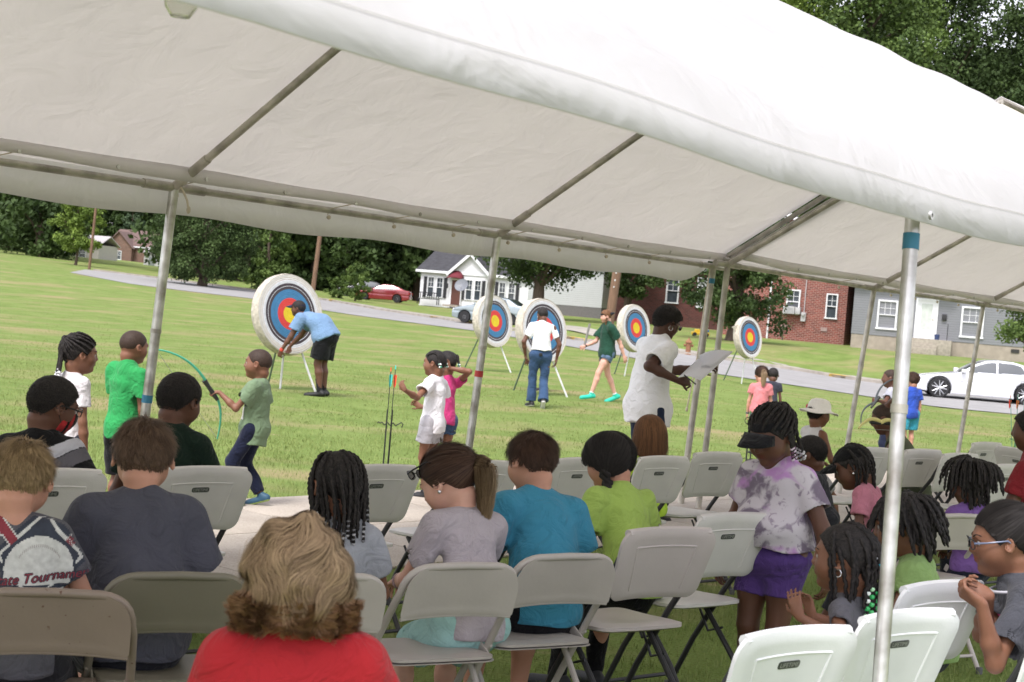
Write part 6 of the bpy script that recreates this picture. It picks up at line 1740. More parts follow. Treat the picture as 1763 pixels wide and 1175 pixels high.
def plastic_chair(m, label, group, logo=True, slots=1):
    t = thing('folding_chair', label, 'chair', (0, 0, 0), 0, group)
    w_ = .208
    b = MB(); 
    for s in (-1, 1): b.tube([(s*w_, .235, .01), (s*w_, .11, .25), (s*w_, -.05, .50), (s*(w_-.004), -.175, .665), (s*(w_-.02), -.225, .78)], .0125, 9)
    b.tube([(-w_, .20, .075), (w_, .20, .075)], .009, 8); b.build('front_frame', bronz, t)
    b = MB(); q = .188
    for s in (-1, 1): b.tube([(s*q, -.29, .01), (s*q, -.14, .22), (s*q, .07, .435)], .0120, 9)
    b.tube([(-q, -.24, .08), (q, -.24, .08)], .009, 8); 
    for s in (-1, 1): b.tube([(s*(q+.01), -.06, .33), (s*(q+.01), .02, .30), (s*(q+.01), .08, .39)], .006, 6)
    b.build('rear_frame', bronz, t)
    b = MB(); M = Matrix.Translation((0, .035, .452)) @ Matrix.Rotation(R(-3), 4, 'X'); b.slab(rrect(.41, .40, .055, 6), 6, lambda x, y: -.014*math.exp(-(x*x+y*y)/.022), .032, M); b.build('seat', m, t)
    ang = R(17); M = Matrix.Translation((0, -.222, .705)) @ Matrix.Rotation(PI/2+ang, 4, 'X')
    ol = rrect(.47, .285, .05, 6, top=.065); ol = [(x*(1-.11*(.14-y)/.28), y) for x, y in ol]
    fz = lambda x, y: -.028*(1-(x/.235)**2)+.016*max(0, (y-.10)/.04)**2*0
    b = MB(); b.slab(ol, 8, fz, .030, M)
    b.tube([M @ Vector((x, .128, fz(x, .128)-.006)) for x in [(-.2+.4*k/14) for k in range(15)]], .0165, 8)
    bk = b.build('backrest', m, t)
    # moulded pad outline and the small slot on the rear face (rear face is towards +z of M)
    b = MB()
    for pts in ([(-.145, .075), (.145, .075)], [(-.145, .075), (-.125, -.10)], [(.145, .075), (.125, -.10)]):
        (x0, y0), (x1, y1) = pts; b.tube([M @ Vector((x0+(x1-x0)*k/10, y0+(y1-y0)*k/10, fz(x0+(x1-x0)*k/10, 0)+.0135)) for k in range(11)], .005, 6)
    b.build('moulded_rim', m, bk)
    if logo:
        b = MB(); Mz = M @ Matrix.Translation((0, .045, fz(0, 0)+.0165)); b.slab(rrect(.082, .022, .008, 4), 1, lambda x, y: 0, .003, Mz); lp = b.build('logo_plate', logo_m, bk)
        V, F = LOGO; b = MB(); b.add([Mz @ Matrix.Translation((0, 0, .0022)) @ Matrix.Rotation(0, 4, 'Y') @ v for v in V], F); b.build('lettering', logo_t, lp, False)
    for s, y_, xx in ((-1, .237, w_), (1, .237, w_), (-1, -.292, q), (1, -.292, q)):
        b = MB(); b.lathe([(.016, 0), (.017, .03), (.013, .034)], (s*xx, y_, -.001), 10); b.build('foot_cap', mat('rubber_grey', 0), t)
    return t
LOGO = text_mesh('LIFETIME', .0185)
def seat_chair(kind, x, y, yaw, label, protos={}, zt=None, Y=None):
    """the chair's back top centre shows at pixel (x, y)"""
    key = kind; h = .778 if kind in ('beige', 'olive', 'brown') else .850
    d = ray(x, y); top = Vector((0, 0, CAMZ))+d*((h-CAMZ)/d.z)
    if Y: top = at(x, y, Y); 
    if key not in protos:
        mk = dict(beige=lambda: metal_chair(beige, label, G1), olive=lambda: metal_chair(olive, label, G1), brown=lambda: metal_chair(brownc, label, G1),
                  white=lambda: plastic_chair(whitep, label, G2), grey=lambda: plastic_chair(greyp, label, G2), dusty=lambda: plastic_chair(pinkp, label, G2, False))[kind]
        protos[key] = t = mk()
    else: t = copy_tree(protos[key]); t['label'] = label
    yb = -.24
    off = Matrix.Rotation(R(yaw), 3, 'Z') @ Vector((0, yb, 0))
    t.location = (top.x-off.x, top.y-off.y, 0 if not Y else top.z-h); t.rotation_euler.z = R(yaw)
    print('chair', kind, label[:40], [round(c, 2) for c in t.location]); return t
G1 = 'metal folding chairs for the crowd'; G2 = 'plastic backed folding chairs for the crowd'
CH = [  # row nearest the camera, then the metal row, then the front row on the walk
 ('brown', 92, 1020, 14, 'brown metal folding chair with chipped paint at the bottom left corner'),
 ('olive', 312, 991, 22, 'olive brown metal folding chair behind the boy in the plain grey t-shirt'),
 ('beige', 560, 993, 28, 'beige metal folding chair behind the girl with long beaded braids'),
 ('beige', 802, 974, 30, 'beige metal folding chair under the girl with the ponytail'),
 ('beige', 980, 958, 32, 'beige metal folding chair under the boy in the bright blue t-shirt'),
 ('dusty', 1152, 909, 36, 'dusty pinkish plastic folding chair beside the girl in the lime t-shirt'),
 ('grey', 1262, 884, 40, 'empty plastic folding chair right of the dusty pinkish one'),
 ('white', 1372, 1082, 38, 'bright white folding chair behind the girl with coloured hair beads'),
 ('white', 1562, 1052, 38, 'bright white folding chair with a visible maker plate behind the thick near tent pole'),
 ('white', 1622, 1002, 38, 'bright white folding chair the girl with glasses rests her arm on'),
 ('white', 1862, 1066, 34, 'white folding chair cut off by the right edge at the bottom'),
 ('white', 1130, 1215, 30, 'white folding chair with only its seat edge showing at the bottom'),
 ('grey', 90, 808, 42, 'pale plastic folding chair of the boy in the red mask'),
 ('grey', 352, 804, 42, 'pale plastic folding chair of the boy in the dark green shirt'),
 ('grey', 655, 801, 44, 'pale plastic folding chair right of the beaded braids'),
 ('grey', 835, 794, 44, 'pale plastic folding chair behind the brown ponytail'),
 ('grey', 1000, 789, 44, 'pale plastic folding chair behind the girl with the black plaits'),
 ('grey', 1141, 786, 44, 'pale plastic folding chair behind the girl with straight brown hair'),
 ('grey', 1234, 779, 42, 'empty pale plastic folding chair left of the girl in the visor'),
 ('grey', 1588, 774, 40, 'pale plastic folding chair right of the thick near tent pole'),
 ('grey', 1652, 781, 40, 'pale plastic folding chair left of the dreadlocks'),
 ('grey', 1698, 762, 42, 'far pale plastic folding chair above the dreadlocks'),
 ('grey', 1500, 771, 40, 'pale plastic folding chair held by the hand of the crouching bow holder'),
 ('grey', 1748, 772, -70, 'pale plastic folding chair turned sideways near the right edge'),
 ('beige', 1652, 888, 30, 'beige metal folding chair behind the girl in the purple t-shirt'),
]
for k in CH: seat_chair(*k)
for k_, (x_, y_, lb) in enumerate(((1735, 800, 'empty pale folding chair near the right edge below the coloured arrows'),)): seat_chair('grey', x_, y_, 40, lb)

# ============================================================ archery stands, arrows
blkm = mat('black_iron', (.012, .013, .012), .5); arrow_m = mat('arrow_shaft', (.02, .025, .02), .5)
def stand(label, px, py, Y=None, h_=.78, fl=('#e8d820', '#e8502a'), tall=1.15, scroll=False, shaft=arrow_m, lean=0, frame=blkm, narr=2):
    g_ = ground(px, py, 0); t = thing('arrow_stand', label, 'arrow stand', g_)
    b = MB()
    for s in (-1, 1): b.tube([(s*.022, 0, -.02), (s*.022, 0, h_*.75)], .005, 6)
    z = h_*.62
    pts = [(-.07+.14*k/12, -.0, z+.012*math.sin(k*1.6)) for k in range(13)]; b.tube(pts, .005, 6)
    b.tube([(.07, 0, z), (.10, 0, z+.02), (.115, 0, z+.005), (.105, 0, z-.02)], .005, 6); b.tube([(-.07, 0, z), (-.085, 0, z+.012), (-.09, 0, z)], .005, 6)
    if scroll:
        for zz in (.25, .45, .66):
            for s in (-1, 1): b.tube([(s*(.03+.035*math.sin(k*.52)), 0, zz+.035*math.cos(k*.52)) for k in range(13)], .004, 5)
    b.build('frame', frame, t)
    for k in range(narr):
        x_ = (-.018+.036*k/(max(1, narr-1))) if narr < 4 else (-.05+.1*k/(narr-1)); b = MB(); ln = lean*(k-narr/2)*.3; tp2 = (x_+ln, -.01, tall+.02*(k % 2)); b.tube([(x_*.8, -.008, .02), tp2], .0035, 6); a = b.build('arrow', shaft, t)
        b = MB()
        for j in range(3):
            q = 2*PI*j/3; c_, s_ = math.cos(q)*.018, math.sin(q)*.018; z0 = tall-.16; X = tp2[0]
            b.add([(X, -.01, z0), (X+c_*.7, -.01+s_*.7, z0+.03), (X+c_, -.01+s_, z0+.11), (X, -.01, z0+.12)], [(0, 1, 2, 3)])
        b.build('fletching', mat('fletch_'+fl[k % len(fl)][1:], fl[k % len(fl)], .6), a, False)
        b = MB(); b.tube([(tp2[0], -.01, tp2[2]-.02), (tp2[0], -.01, tp2[2]+.012)], .005, 6); b.build('nock', mat('nock_'+fl[(k+1) % len(fl)][1:], fl[(k+1) % len(fl)], .4), a)
    return t
stand('thin black stand holding two arrows in the lawn behind the front row', 660, 850, fl=('#48c8b8', '#e85030'), tall=1.02, h_=.92)
stand('black scrollwork stand in the lawn behind the girl in the visor', 1284, 838, scroll=True, fl=('#303030', '#3a7a40'), tall=.75, h_=.8)
stand('green arrow stand with red and orange fletched arrows at the right edge', 1745, 822, fl=('#e04030', '#e87830', '#c8e8e0'), tall=1.0, h_=.75, narr=3, lean=.25, shaft=mat('arrow_green', (.05, .3, .2), .5), frame=mat('green_iron', (.04, .2, .13), .5))
# ============================================================ the people
def T(c, **k): return dict(c=c, **k)
def hat_cap(H, root, c, name='cap', bill=True, visor=False, back=False, R_=.0):
    m = cloth('cap_'+c.strip('#'), c, .08)
    g = Grid(H.c-H.hh*.8, H.c+H.hh*.8, .005 if H.hh < .3 else .006); S, P = g.sl(g.lo-1, g.lo+9); q = H.l(P)
    d = ell_d(q, SKC+np.array([0, -.0, .0], dtype=np.float32), SKR+.042)
    cut = .20+.10*0-q[..., 2]+(-.25*q[..., 1] if not back else .15*q[..., 1])*-.6
    d = np.maximum(d, cut)
    if visor: d = np.maximum(d, q[..., 2]-(.36+.10*q[..., 1]))
    g.D[:] = d*H.hh; V, F = g.mesh(1); o = mobj(name, npmesh(name, V, F), m, root)
    if bill:
        s = -1 if back else 1
        b = MB(); V = []; n = 12; F = []
        for j in range(5):
            for k in range(n+1):
                a = -1.15+2.3*k/n; r = j/4; x = .385*math.sin(a)*(1+.04*r); y = (.19+.20*math.cos(a)*1.1+r*.40*math.cos(a*1.22)**.9); z = .27-.05*r-.09*(math.sin(a)**2)*(1+r)-(.04*r*r)
                V.append(H.w((x, s*y, z)))
        for j in range(4):
            for k in range(n): a = j*(n+1)+k; F.append((a, a+1, a+n+2, a+n+1))
        b.add(V, F); o2 = b.build('brim', m, o); o2.modifiers.new('s', 'SOLIDIFY').thickness = .004
    return o
def ball_m(nm, root, c, r, m, par=None): b = MB(); b.ball(c, r, 8); return b.build(nm, m, par or root)
earm = mat('earring_silver', (.7, .7, .72), .2, metal=.8, var=.02)
def earring(H, root, sx=1, r=.04, hoop=False):
    b = MB()
    if hoop: b.tube([H.w((sx*.40, -.02+.0, -.17+.0))+Vector((0, math.cos(a)*r*H.hh*1.6, math.sin(a)*r*H.hh*1.6)) for a in [2*PI*k/14 for k in range(14)]], .0018, 5, closed=True)
    else: b.ball(H.w((sx*.395, -.02, -.13)), r*H.hh, 8)
    b.build('earring', earm, root)
def glasses(H, root, fc, temple, up=False, z=.03, tint=(.05, .05, .06), clear=True):
    m1 = mat('glasses_'+fc.strip('#'), fc, .3); m2 = mat('temple_'+temple.strip('#'), temple, .35)
    b = MB()
    for sx in (-1, 1):
        ol = [(sx*.165+.125*(abs(math.cos(a))**.75)*(1 if math.cos(a) > 0 else -1), .462-.035*abs(math.cos(a))*(1 if sx*math.cos(a) > 0 else .1), z+.075*(abs(math.sin(a))**.8)*(1 if math.sin(a) > 0 else -1)) for a in [2*PI*k/24 for k in range(24)]]
        b.tube([H.w(p) for p in ol], .010*H.hh, 6, closed=True)
    b.tube([H.w((-.045, .468, z+.02)), H.w((0, .475, z+.035)), H.w((.045, .468, z+.02))], .010*H.hh, 6)
    o = b.build('glasses', m1, root)
    b = MB()
    for sx in (-1, 1): b.tube([H.w((sx*.29, .43, z+.02)), H.w((sx*.37, .28, z+.02)), H.w((sx*.385, -.02, z+.02)), H.w((sx*.37, -.10, z-.06))], [.016*H.hh, .014*H.hh, .012*H.hh, .010*H.hh], 6)
    b.build('temple', m2, o)
    if clear:
        ml, nt, bb = newmat('lens_clear'); bb.inputs['Transmission Weight'].default_value = 1; bb.inputs['Roughness'].default_value = .02; bb.inputs['IOR'].default_value = 1.02; bb.inputs['Base Color'].default_value = (.95, .96, 1, 1)
    else: ml = mat('lens_dark', (.02, .018, .02), .08, var=.02)
    for sx in (-1, 1):
        b = MB(); V = [H.w((sx*.165+.120*math.cos(a), .462-.033*max(0, sx*math.cos(a)), z+.07*math.sin(a))) for a in [2*PI*k/20 for k in range(20)]]; b.add(V+[v+Vector(H.M@np.array((0, .004, 0), dtype=np.float32))*H.hh for v in V], [tuple(range(20)), tuple(range(39, 19, -1))]+[(k, (k+1) % 20, 20+(k+1) % 20, 20+k) for k in range(20)]); b.build('lens', ml, o)
def band(nm, J, side, t, r, m, w_=.012):
    a, c = J['El'][side], J['Wr'][side]; p = a.lerp(c, t); d = (c-a).normalized(); b = MB(); b.tube([p-d*w_, p+d*w_], r, 12); return b.build(nm, m, J['root'])
def bow(label, grip, top, bot, belly, col, r=.009, kind='bow'):
    """grip: handle centre; top, bot: limb tips; belly: pull of the curve away from the string"""
    t = thing('bow', label, 'bow', grip); g = Vector(grip)
    def limb(tip):
        c = (g*.45+tip*.55)+belly; return [p-g for p in arc(g, c, tip, 10)]
    m = mat('bow_'+col.strip('#'), col, .35, var=.05)
    for tip in (top, bot):
        P = limb(tip); b = MB(); b.tube(P, [r*1.2*(1-.55*k/10) for k in range(11)], 8); b.build('limb', m, t)
    d = (top-bot).normalized(); b = MB(); b.tube([-d*.09, -d*.03, d*.03, d*.09], [.013, .017, .015, .019], 10); b.build('grip', mat('bow_grip', (.02, .022, .02), .6), t)
    b = MB(); b.tube([top-g, bot-g], .0016, 4); b.build('string', mat('bow_string', (.25, .25, .22), .7), t)
    return t
chairblk = mat('black_plastic', (.012, .012, .013), .35)

# ---- nearest rows -------------------------------------------------------
def tiedye():
    m, nt, b = newmat('tie_dye'); tc = N(nt, 'ShaderNodeTexCoord'); O = tc.outputs['Object']
    def noi(s, d, seed):
        mp = N(nt, 'ShaderNodeMapping'); mp.inputs['Location'].default_value = (seed, seed*1.7, seed*.3); n = N(nt, 'ShaderNodeTexNoise'); n.inputs['Scale'].default_value = s; n.inputs['Detail'].default_value = d; n.inputs['Distortion'].default_value = .8
        nt.links.new(O, mp.inputs[0]); nt.links.new(mp.outputs[0], n.inputs['Vector']); return n.outputs[0]
    def mix(f, a, bb, lo, hi):
        rp = N(nt, 'ShaderNodeMapRange', interpolation_type='SMOOTHSTEP'); rp.inputs['From Min'].default_value = lo; rp.inputs['From Max'].default_value = hi; nt.links.new(f, rp.inputs['Value']); mx = N(nt, 'ShaderNodeMix', data_type='RGBA'); nt.links.new(rp.outputs[0], mx.inputs['Factor'])
        for k, v in (('A', a), ('B', bb)):
            if isinstance(v, tuple): mx.inputs[k].default_value = (*v, 1)
            else: nt.links.new(v, mx.inputs[k])
        return mx.outputs['Result']
    c = mix(noi(9, 4, 2), (.56, .52, .57), (.19, .155, .21), .45, .60)
    c = mix(noi(30, 5, 5), c, (.30, .25, .32), .56, .68)
    c = mix(noi(7, 3, 9), c, (.47, .26, .53), .55, .68)
    nt.links.new(c, b.inputs['Base Color']); b.inputs['Roughness'].default_value = .95; b.inputs['Specular IOR Level'].default_value = .1
    return m
def back_print(J, root):
    """baseball, crossed bats and lettering printed on the back of the grey shirt"""
    V, F = J['sV'], J['sF']; bv = BVHTree.FromPolygons([Vector(v) for v in V.tolist()], [tuple(f) for f in F.tolist()])
    s = J['s']; cz = J['Mid'].z+.108*J['h']; cx = .04
    def put(nm, pts, faces, col, off, sub=0):
        b = MB(); ok = []
        for x, z in pts:
            hit = bv.ray_cast(Vector((cx+x, -.8, cz+z)), Vector((0, 1, 0)))
            ok.append((hit[0]+Vector((0, -1, 0))*off) if hit[0] is not None and hit[0].y < J['P'].y+.10 else None)
        faces = [f for f in faces if all(ok[i] is not None for i in f)]
        b.add([p if p is not None else Vector((0, 0, 0)) for p in ok], faces); return b.build(nm, mat('print_'+nm, col, .8, var=.15, vscale=60), J['shirt'])
    def grid(poly_in, w, h, n=46):
        P = [(-w+2*w*i/n, -h+2*h*j/n) for i in range(n+1) for j in range(n+1)]; Fs = []
        for i in range(n):
            for j in range(n):
                x, z = -w+2*w*(i+.5)/n, -h+2*h*(j+.5)/n
                if poly_in(x, z): a = i*(n+1)+j; Fs.append((a, a+n+1, a+n+2, a+1))
        return P, Fs
    wh, nv, mr = (.55, .56, .54), (.028, .035, .055), (.22, .03, .045)
    def dia(x, z, k): return abs(x)*1.0+abs(z-.0)*.95 < k and z > -.09
    put('navy_diamond', *grid(lambda x, z: dia(x, z, .135), .16, .16, 70), nv, .0015); put('white_diamond', *grid(lambda x, z: dia(x, z, .118), .14, .14, 70), wh, .0022); put('dark_field', *grid(lambda x, z: dia(x, z, .106), .12, .12, 70), nv, .0028)
    for sg in (-1, 1):
        def batf(x, z, w_):
            c_, s_ = math.cos(.75), math.sin(.75); u = sg*x*c_*-1+z*-s_*-1; u = (-sg*x)*c_+z*s_; v = sg*x*s_+z*c_
            u = sg*x*c_+(z+.03)*s_; v = -sg*x*s_+(z+.03)*c_; return .09 < u < .20 and abs(v) < w_*(.6+2.2*(u-.09))
        put('bat_edge', *grid(lambda x, z: batf(x, z, .024), .22, .22, 80), wh, .0016); put('bat', *grid(lambda x, z: batf(x, z, .018), .22, .22, 80), mr, .0024)
    put('ball_edge', *grid(lambda x, z: x*x+(z+.035)**2 < .098**2 and z > -.075, .12, .14, 70), nv, .0034); put('baseball', *grid(lambda x, z: x*x+(z+.035)**2 < .091**2 and z > -.075, .12, .14, 70), wh, .0040)
    st = [(.062*math.cos(a)*1.05, -.045+.075*math.sin(a)) for a in [PI*.2+PI*.6*k/22 for k in range(23)]]
    P = []; Fs = []
    for x, z in st: n0 = len(P); P += [(x-.0008, z-.004), (x+.0012, z-.004), (x+.0012, z+.004), (x-.0008, z+.004)]; Fs.append((n0, n0+1, n0+2, n0+3))
    put('stitching', P, Fs, (.35, .33, .32), .0046)
    def txt(s_, size, ox, oz, col, nm, off, sh=.3, rot=0):
        Vt, Ft = text_mesh(s_, size, sh); c_, sn = math.cos(rot), math.sin(rot)
        put(nm, [(v.x*c_-v.y*sn+ox, v.x*sn+v.y*c_+oz) for v in Vt], Ft, col, off)
    for dx, dz in ((-.0022, 0), (.0022, 0), (0, .0022), (0, -.0022)): txt('State Tournament', .036, .012+dx, -.056+dz, nv, 'lettering_outline', .0052, .25, .10)
    txt('State Tournament', .036, .012, -.056, mr, 'lettering', .0062, .25, .10)
    put('ribbon', *grid(lambda x, z: abs(x) < .115 and abs(z+.088-.06*x) < .0035, .13, .13, 90), nv, .0050)
    put('white_panel', *grid(lambda x, z: abs(x) < .10 and -.118 < z-.06*x < -.092, .13, .13, 90), wh, .0032)
    txt('DIXIE YOUTH \u2605', .018, .01, -.104, mr, 'small_lettering', .0062, 0, .08)
def coloured_beads(H, root):
    a = [[np.array([-.05, -.44, .22]), np.array([-.06, -.58, -.05]), np.array([-.06, -.62, -.4]), np.array([-.06, -.63, -.75])]]
    b2 = [[np.array([-.02-.09*k, -.40+.05*k, .0]), np.array([-.02-.09*k, -.50+.04*k, -.3]), np.array([-.02-.1*k, -.50+.04*k, -.62]), np.array([-.03-.1*k, -.48+.04*k, -.95-.05*k])] for k in range(3)]
    braid_tubes('braids', H, a+b2, .008, hmat('black'), root)
    beads('hair_beads', H, a, .0105, ('#e0e0e8', '#c02838', '#d83040', '#e0e0e8', '#3aa0b8', '#2f8fb0', '#c8a0c0'), root, 13)
    beads('hair_beads', H, b2, .0105, ('#dfe8e0', '#38b060', '#50c070', '#a8d8a8'), root, 6)
J1 = person('blond boy seated at the left edge, grey t-shirt with a baseball print', 36, 828, 4.55, yaw=8, lean=12, side=-9, head=(-4, 20, 0), hh=.225, sk='light', shirt=T('#5d5d66', loose=.018, sl=.62, he=.16), pants=T('#26262c', len=.9), hair='short', hcol='blond', build=1.05, res=.0058, twist=0)
back_print(J1, J1['root'])
person('big boy with short brown hair in a plain grey t-shirt, seen from behind', 247, 790, 4.88, yaw=16, lean=15, head=(-6, 16, 0), hh=.235, sk='light', shirt=T('#51525f', loose=.03, sl=.66, he=.13, fold=1.2), pants=T('#23242c', len=.9), hair='short', hcol='brown', build=1.12, res=.0058)
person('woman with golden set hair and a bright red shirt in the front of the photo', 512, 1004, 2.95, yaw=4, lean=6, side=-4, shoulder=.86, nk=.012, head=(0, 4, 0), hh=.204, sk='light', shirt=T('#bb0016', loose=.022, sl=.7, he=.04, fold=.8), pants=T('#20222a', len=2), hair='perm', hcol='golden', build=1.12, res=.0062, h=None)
person('girl with long dark braids ending in silver beads in a pale grey t-shirt', 578, 838, 5.2, yaw=18, lean=10, head=(20, 8, 0), hh=.222, sk='brown', shirt=T('#a9adb6', loose=.014, he=.14), pants=T('#30333d', len=1.6), hair='braids_beads', res=.006, build=.98)
def p5x(J, H, root):
    glasses(H, root, '#101014', '#101014', z=.36, clear=False); earring(H, root, -1, .035)
    b = MB(); b.tube([J['Wr'][-1]+(J['El'][-1]-J['Wr'][-1]).normalized()*t for t in (.05, .10)], .031, 12); o = b.build('wrist_wrap', mat('floral_wrap', (.03, .03, .035), .8, var2='#c9a0a8', vscale=70), root)
person('girl with a brown ponytail and orange hair tie in a pale lilac t-shirt looking down', 770, 832, 5.5, yaw=34, lean=15, head=(30, 32, 0), hh=.222, sk='pale', shirt=T('#bdb3bb', loose=.018, sl=.62, fold=1.3), pants=T('#a6d8d4', len=.75, loose=.02), hair='ponytail', hcol='brown', res=.0056, build=.98, extra=p5x, handL=dict(w=(-.10, .34, .60), e=(-.6, -.5, -.6)), handR=dict(w=(.06, .36, .60)))
def p6x(J, H, root):
    b = MB()
    for sd_ in (1,):
        for k in range(3):
            a = J['Hp'][-1].lerp(J['Kn'][-1], .1+.0*k)+Vector((-.075-.004*k, 0, .02-.018*k)); c = J['Hp'][-1].lerp(J['Kn'][-1], .8)+Vector((-.072-.004*k, 0, .0-.018*k)); b.tube([a, c], .004, 5)
    b.build('shorts_stripe', mat('stripe_blue', (.02, .05, .4), .8), root)
person('boy with short brown hair in a bright blue t-shirt and black shorts, seen from behind', 915, 797, 5.88, yaw=26, lean=15, head=(14, 18, 4), hh=.222, sk='light', shirt=T('#2f93b5', loose=.024, sl=.66, fold=1.15), pants=T('#15161b', len=.92, loose=.02), hair='short', hcol='dkbrown', build=1.12, res=.0058, extra=p6x)
person('girl with black hair parted into two plaits in a lime green t-shirt and black trousers', 1047, 795, 6.6, yaw=34, lean=20, head=(22, 20, 0), hh=.222, sk='light', shirt=T('#b4d65c', loose=.018, fold=1.1), pants=T('#101013', len=2, loose=.006), hair='bigtwist', hcol='black', res=.006, build=1.05)
# ---- front row, on the walk ---------------------------------------------
def mask(J, H, root):
    g = Grid(H.c-H.hh*.7, H.c+H.hh*.7, .0045); S, P = g.sl(g.lo-1, g.lo+9); q = H.l(P)
    d = np.minimum(ell_d(q, np.array([0, .14, -.14], dtype=np.float32), np.array([.325, .335, .33], dtype=np.float32)), ell_d(q, np.array([0, .36, -.12], dtype=np.float32), np.array([.13, .16, .20], dtype=np.float32)))
    d = np.maximum(d, np.maximum(.10-q[..., 1], np.maximum(q[..., 2]-(-.02+.10*(q[..., 1]-.3)), -.50-q[..., 2]))); g.D[:] = d*H.hh
    V, F = g.mesh(2); me = npmesh('face_mask', V, F); o = mobj('face_mask', me, cloth('mask_red', '#c51d22', .06), root); me.materials.append(cloth('mask_black', '#101012', .05))
    qc = H.l(V[F].mean(1)); me.polygons.foreach_set('material_index', ((qc[:, 1] > .36) | ((qc[:, 1] > .22) & (qc[:, 1] < .275))).astype(np.int32))
    b = MB()
    for sx in (-1, 1): b.tube([H.w((sx*.31, .12, -.08)), H.w((sx*.38, -.02, .05)), H.w((sx*.39, -.10, -.02)), H.w((sx*.31, .10, -.24))], .0016, 5)
    b.build('ear_loop', chairblk, o); glasses(H, root, '#17171a', '#17171a', z=.03)
    # pale shoulder panels of the shirt
    V, F = J['sV'], J['sF']; C = V[F].mean(1); sh = np.array(J['Sh'][1]); el = np.array(J['El'][1]); u = (el-sh)/np.linalg.norm(el-sh); t = (C-sh)@u
    for nm, a, b_, col in (('white_panel', -.035, .015, '#c9c9d2'), ('grey_panel', .018, .075, '#68656c')):
        m = (t > a) & (t < b_) & (C[:, 0] > sh[0]-.09); f = F[m]
        if len(f): uq, inv = np.unique(f, return_inverse=True); c0 = V.mean(0); vv = V[uq]; n_ = vv-(sh+((vv-sh)@u)[:, None]*u); n_ /= np.linalg.norm(n_, axis=1)[:, None]; mobj(nm, npmesh(nm, vv+n_*.0015, inv.reshape(f.shape)), cloth('panel_'+nm, col), J['shirt'])
    b = MB(); n0 = J['N']; b.tube([n0+Vector((-.07, -.03, .0)), n0+Vector((-.05, -.085, -.03)), n0+Vector((-.03, -.10, -.06))], .003, 6); b.tube([n0+Vector((-.07, -.03, .0)), n0+Vector((-.06, -.09, -.02)), n0+Vector((-.052, -.105, -.07))], .003, 6); b.build('lanyard', mat('lanyard_teal', (.08, .35, .35), .6), root)
person('boy in glasses, red and black face mask and a black shirt', 92, 700, 6.4, yaw=2, lean=6, head=(-52, 16, 0), hh=.225, sk='dark', shirt=T('#0e0e11', loose=.018, sl=.72, fold=.9), pants=T('#1b1c22', len=2), hair='crop', res=.0058, build=1.15, extra=mask, handR=dict(w=(.30, .02, .50), e=(.6, -.7, 0)))
person('boy with short black hair in a dark green shirt turned to the right', 309, 692, 6.9, yaw=6, lean=10, head=(-34, 14, 0), hh=.232, sk='dark', shirt=T('#10281c', loose=.016, sl=.6), pants=T('#131318', len=2), hair='crop', res=.006, build=1.05)
person('girl with straight brown hair in a neon yellow t-shirt in the front row', 1117, 750, 9.15, yaw=30, lean=6, head=(-4, 4, 0), hh=.222, sk='light', shirt=T('#c4f020', loose=.016), pants=T('#3a3f4a', len=1), hair='long', hcol='auburn', res=.0075, build=.95)
# ---- right-hand group -----------------------------------------------------
def visor(J, H, root):
    hat_cap(H, root, '#1b1b1f', 'visor', True, True)
    g_ = [[np.array([sx*.40, -.10+.03*k, .10]), np.array([sx*.43, -.08+.03*k, -.08]), np.array([sx*.42, -.06+.03*k, -.30]), np.array([sx*.41, -.05+.03*k, -.42])] for sx in (-1, 1) for k in range(4)]
    braid_tubes('braids', H, g_, .006, hmat('black'), root); beads('hair_beads', H, g_, .007, ('#c9b8c9', '#5a3050', '#e8e8ee'), root, 4)
person('big girl in a black visor, purple and grey tie-dye t-shirt and purple shorts, standing', 1328, 752, 6.55, yaw=142, pose='stand', lean=2, head=(-10, 26, 0), hh=.232, sk='dark', shirt=dict(m=tiedye(), loose=.016, sl=.62, hem=-.035, belly=True, fold=.6), pants=T('#5b3b8c', len=.55, loose=.002), shoes=T('#1a1a1d', sole='#8a8a8a'), hair='braids_back', res=.0058, build=1.5, chub=1.12, extra=visor, handL=dict(w=(-.27, .03, .62), d=(-.05, .2, -1)), handR=dict(w=(.23, .02, .60)))
person('small girl with braids and coloured beads, hands raised together at her mouth', 1452, 962, 5.0, yaw=52, lean=8, head=(12, 4, 0), hh=.215, sk='brown', shirt=T('#6c6b72', loose=.012), pants=T('#3b3b46', len=1), hair='braids', res=.0056, h=None, build=.95,
       handL=dict(w=('px', 1376, 1062, 4.78), d=(-.1, .35, .95), n=(.9, .2, 0), curl=.35), handR=dict(w=('px', 1398, 1060, 4.86), d=(-.15, .35, .95), n=(-.9, .2, 0), curl=.45),
       extra=lambda J, H, root: (earring(H, root, -1, .035, True), coloured_beads(H, root)))

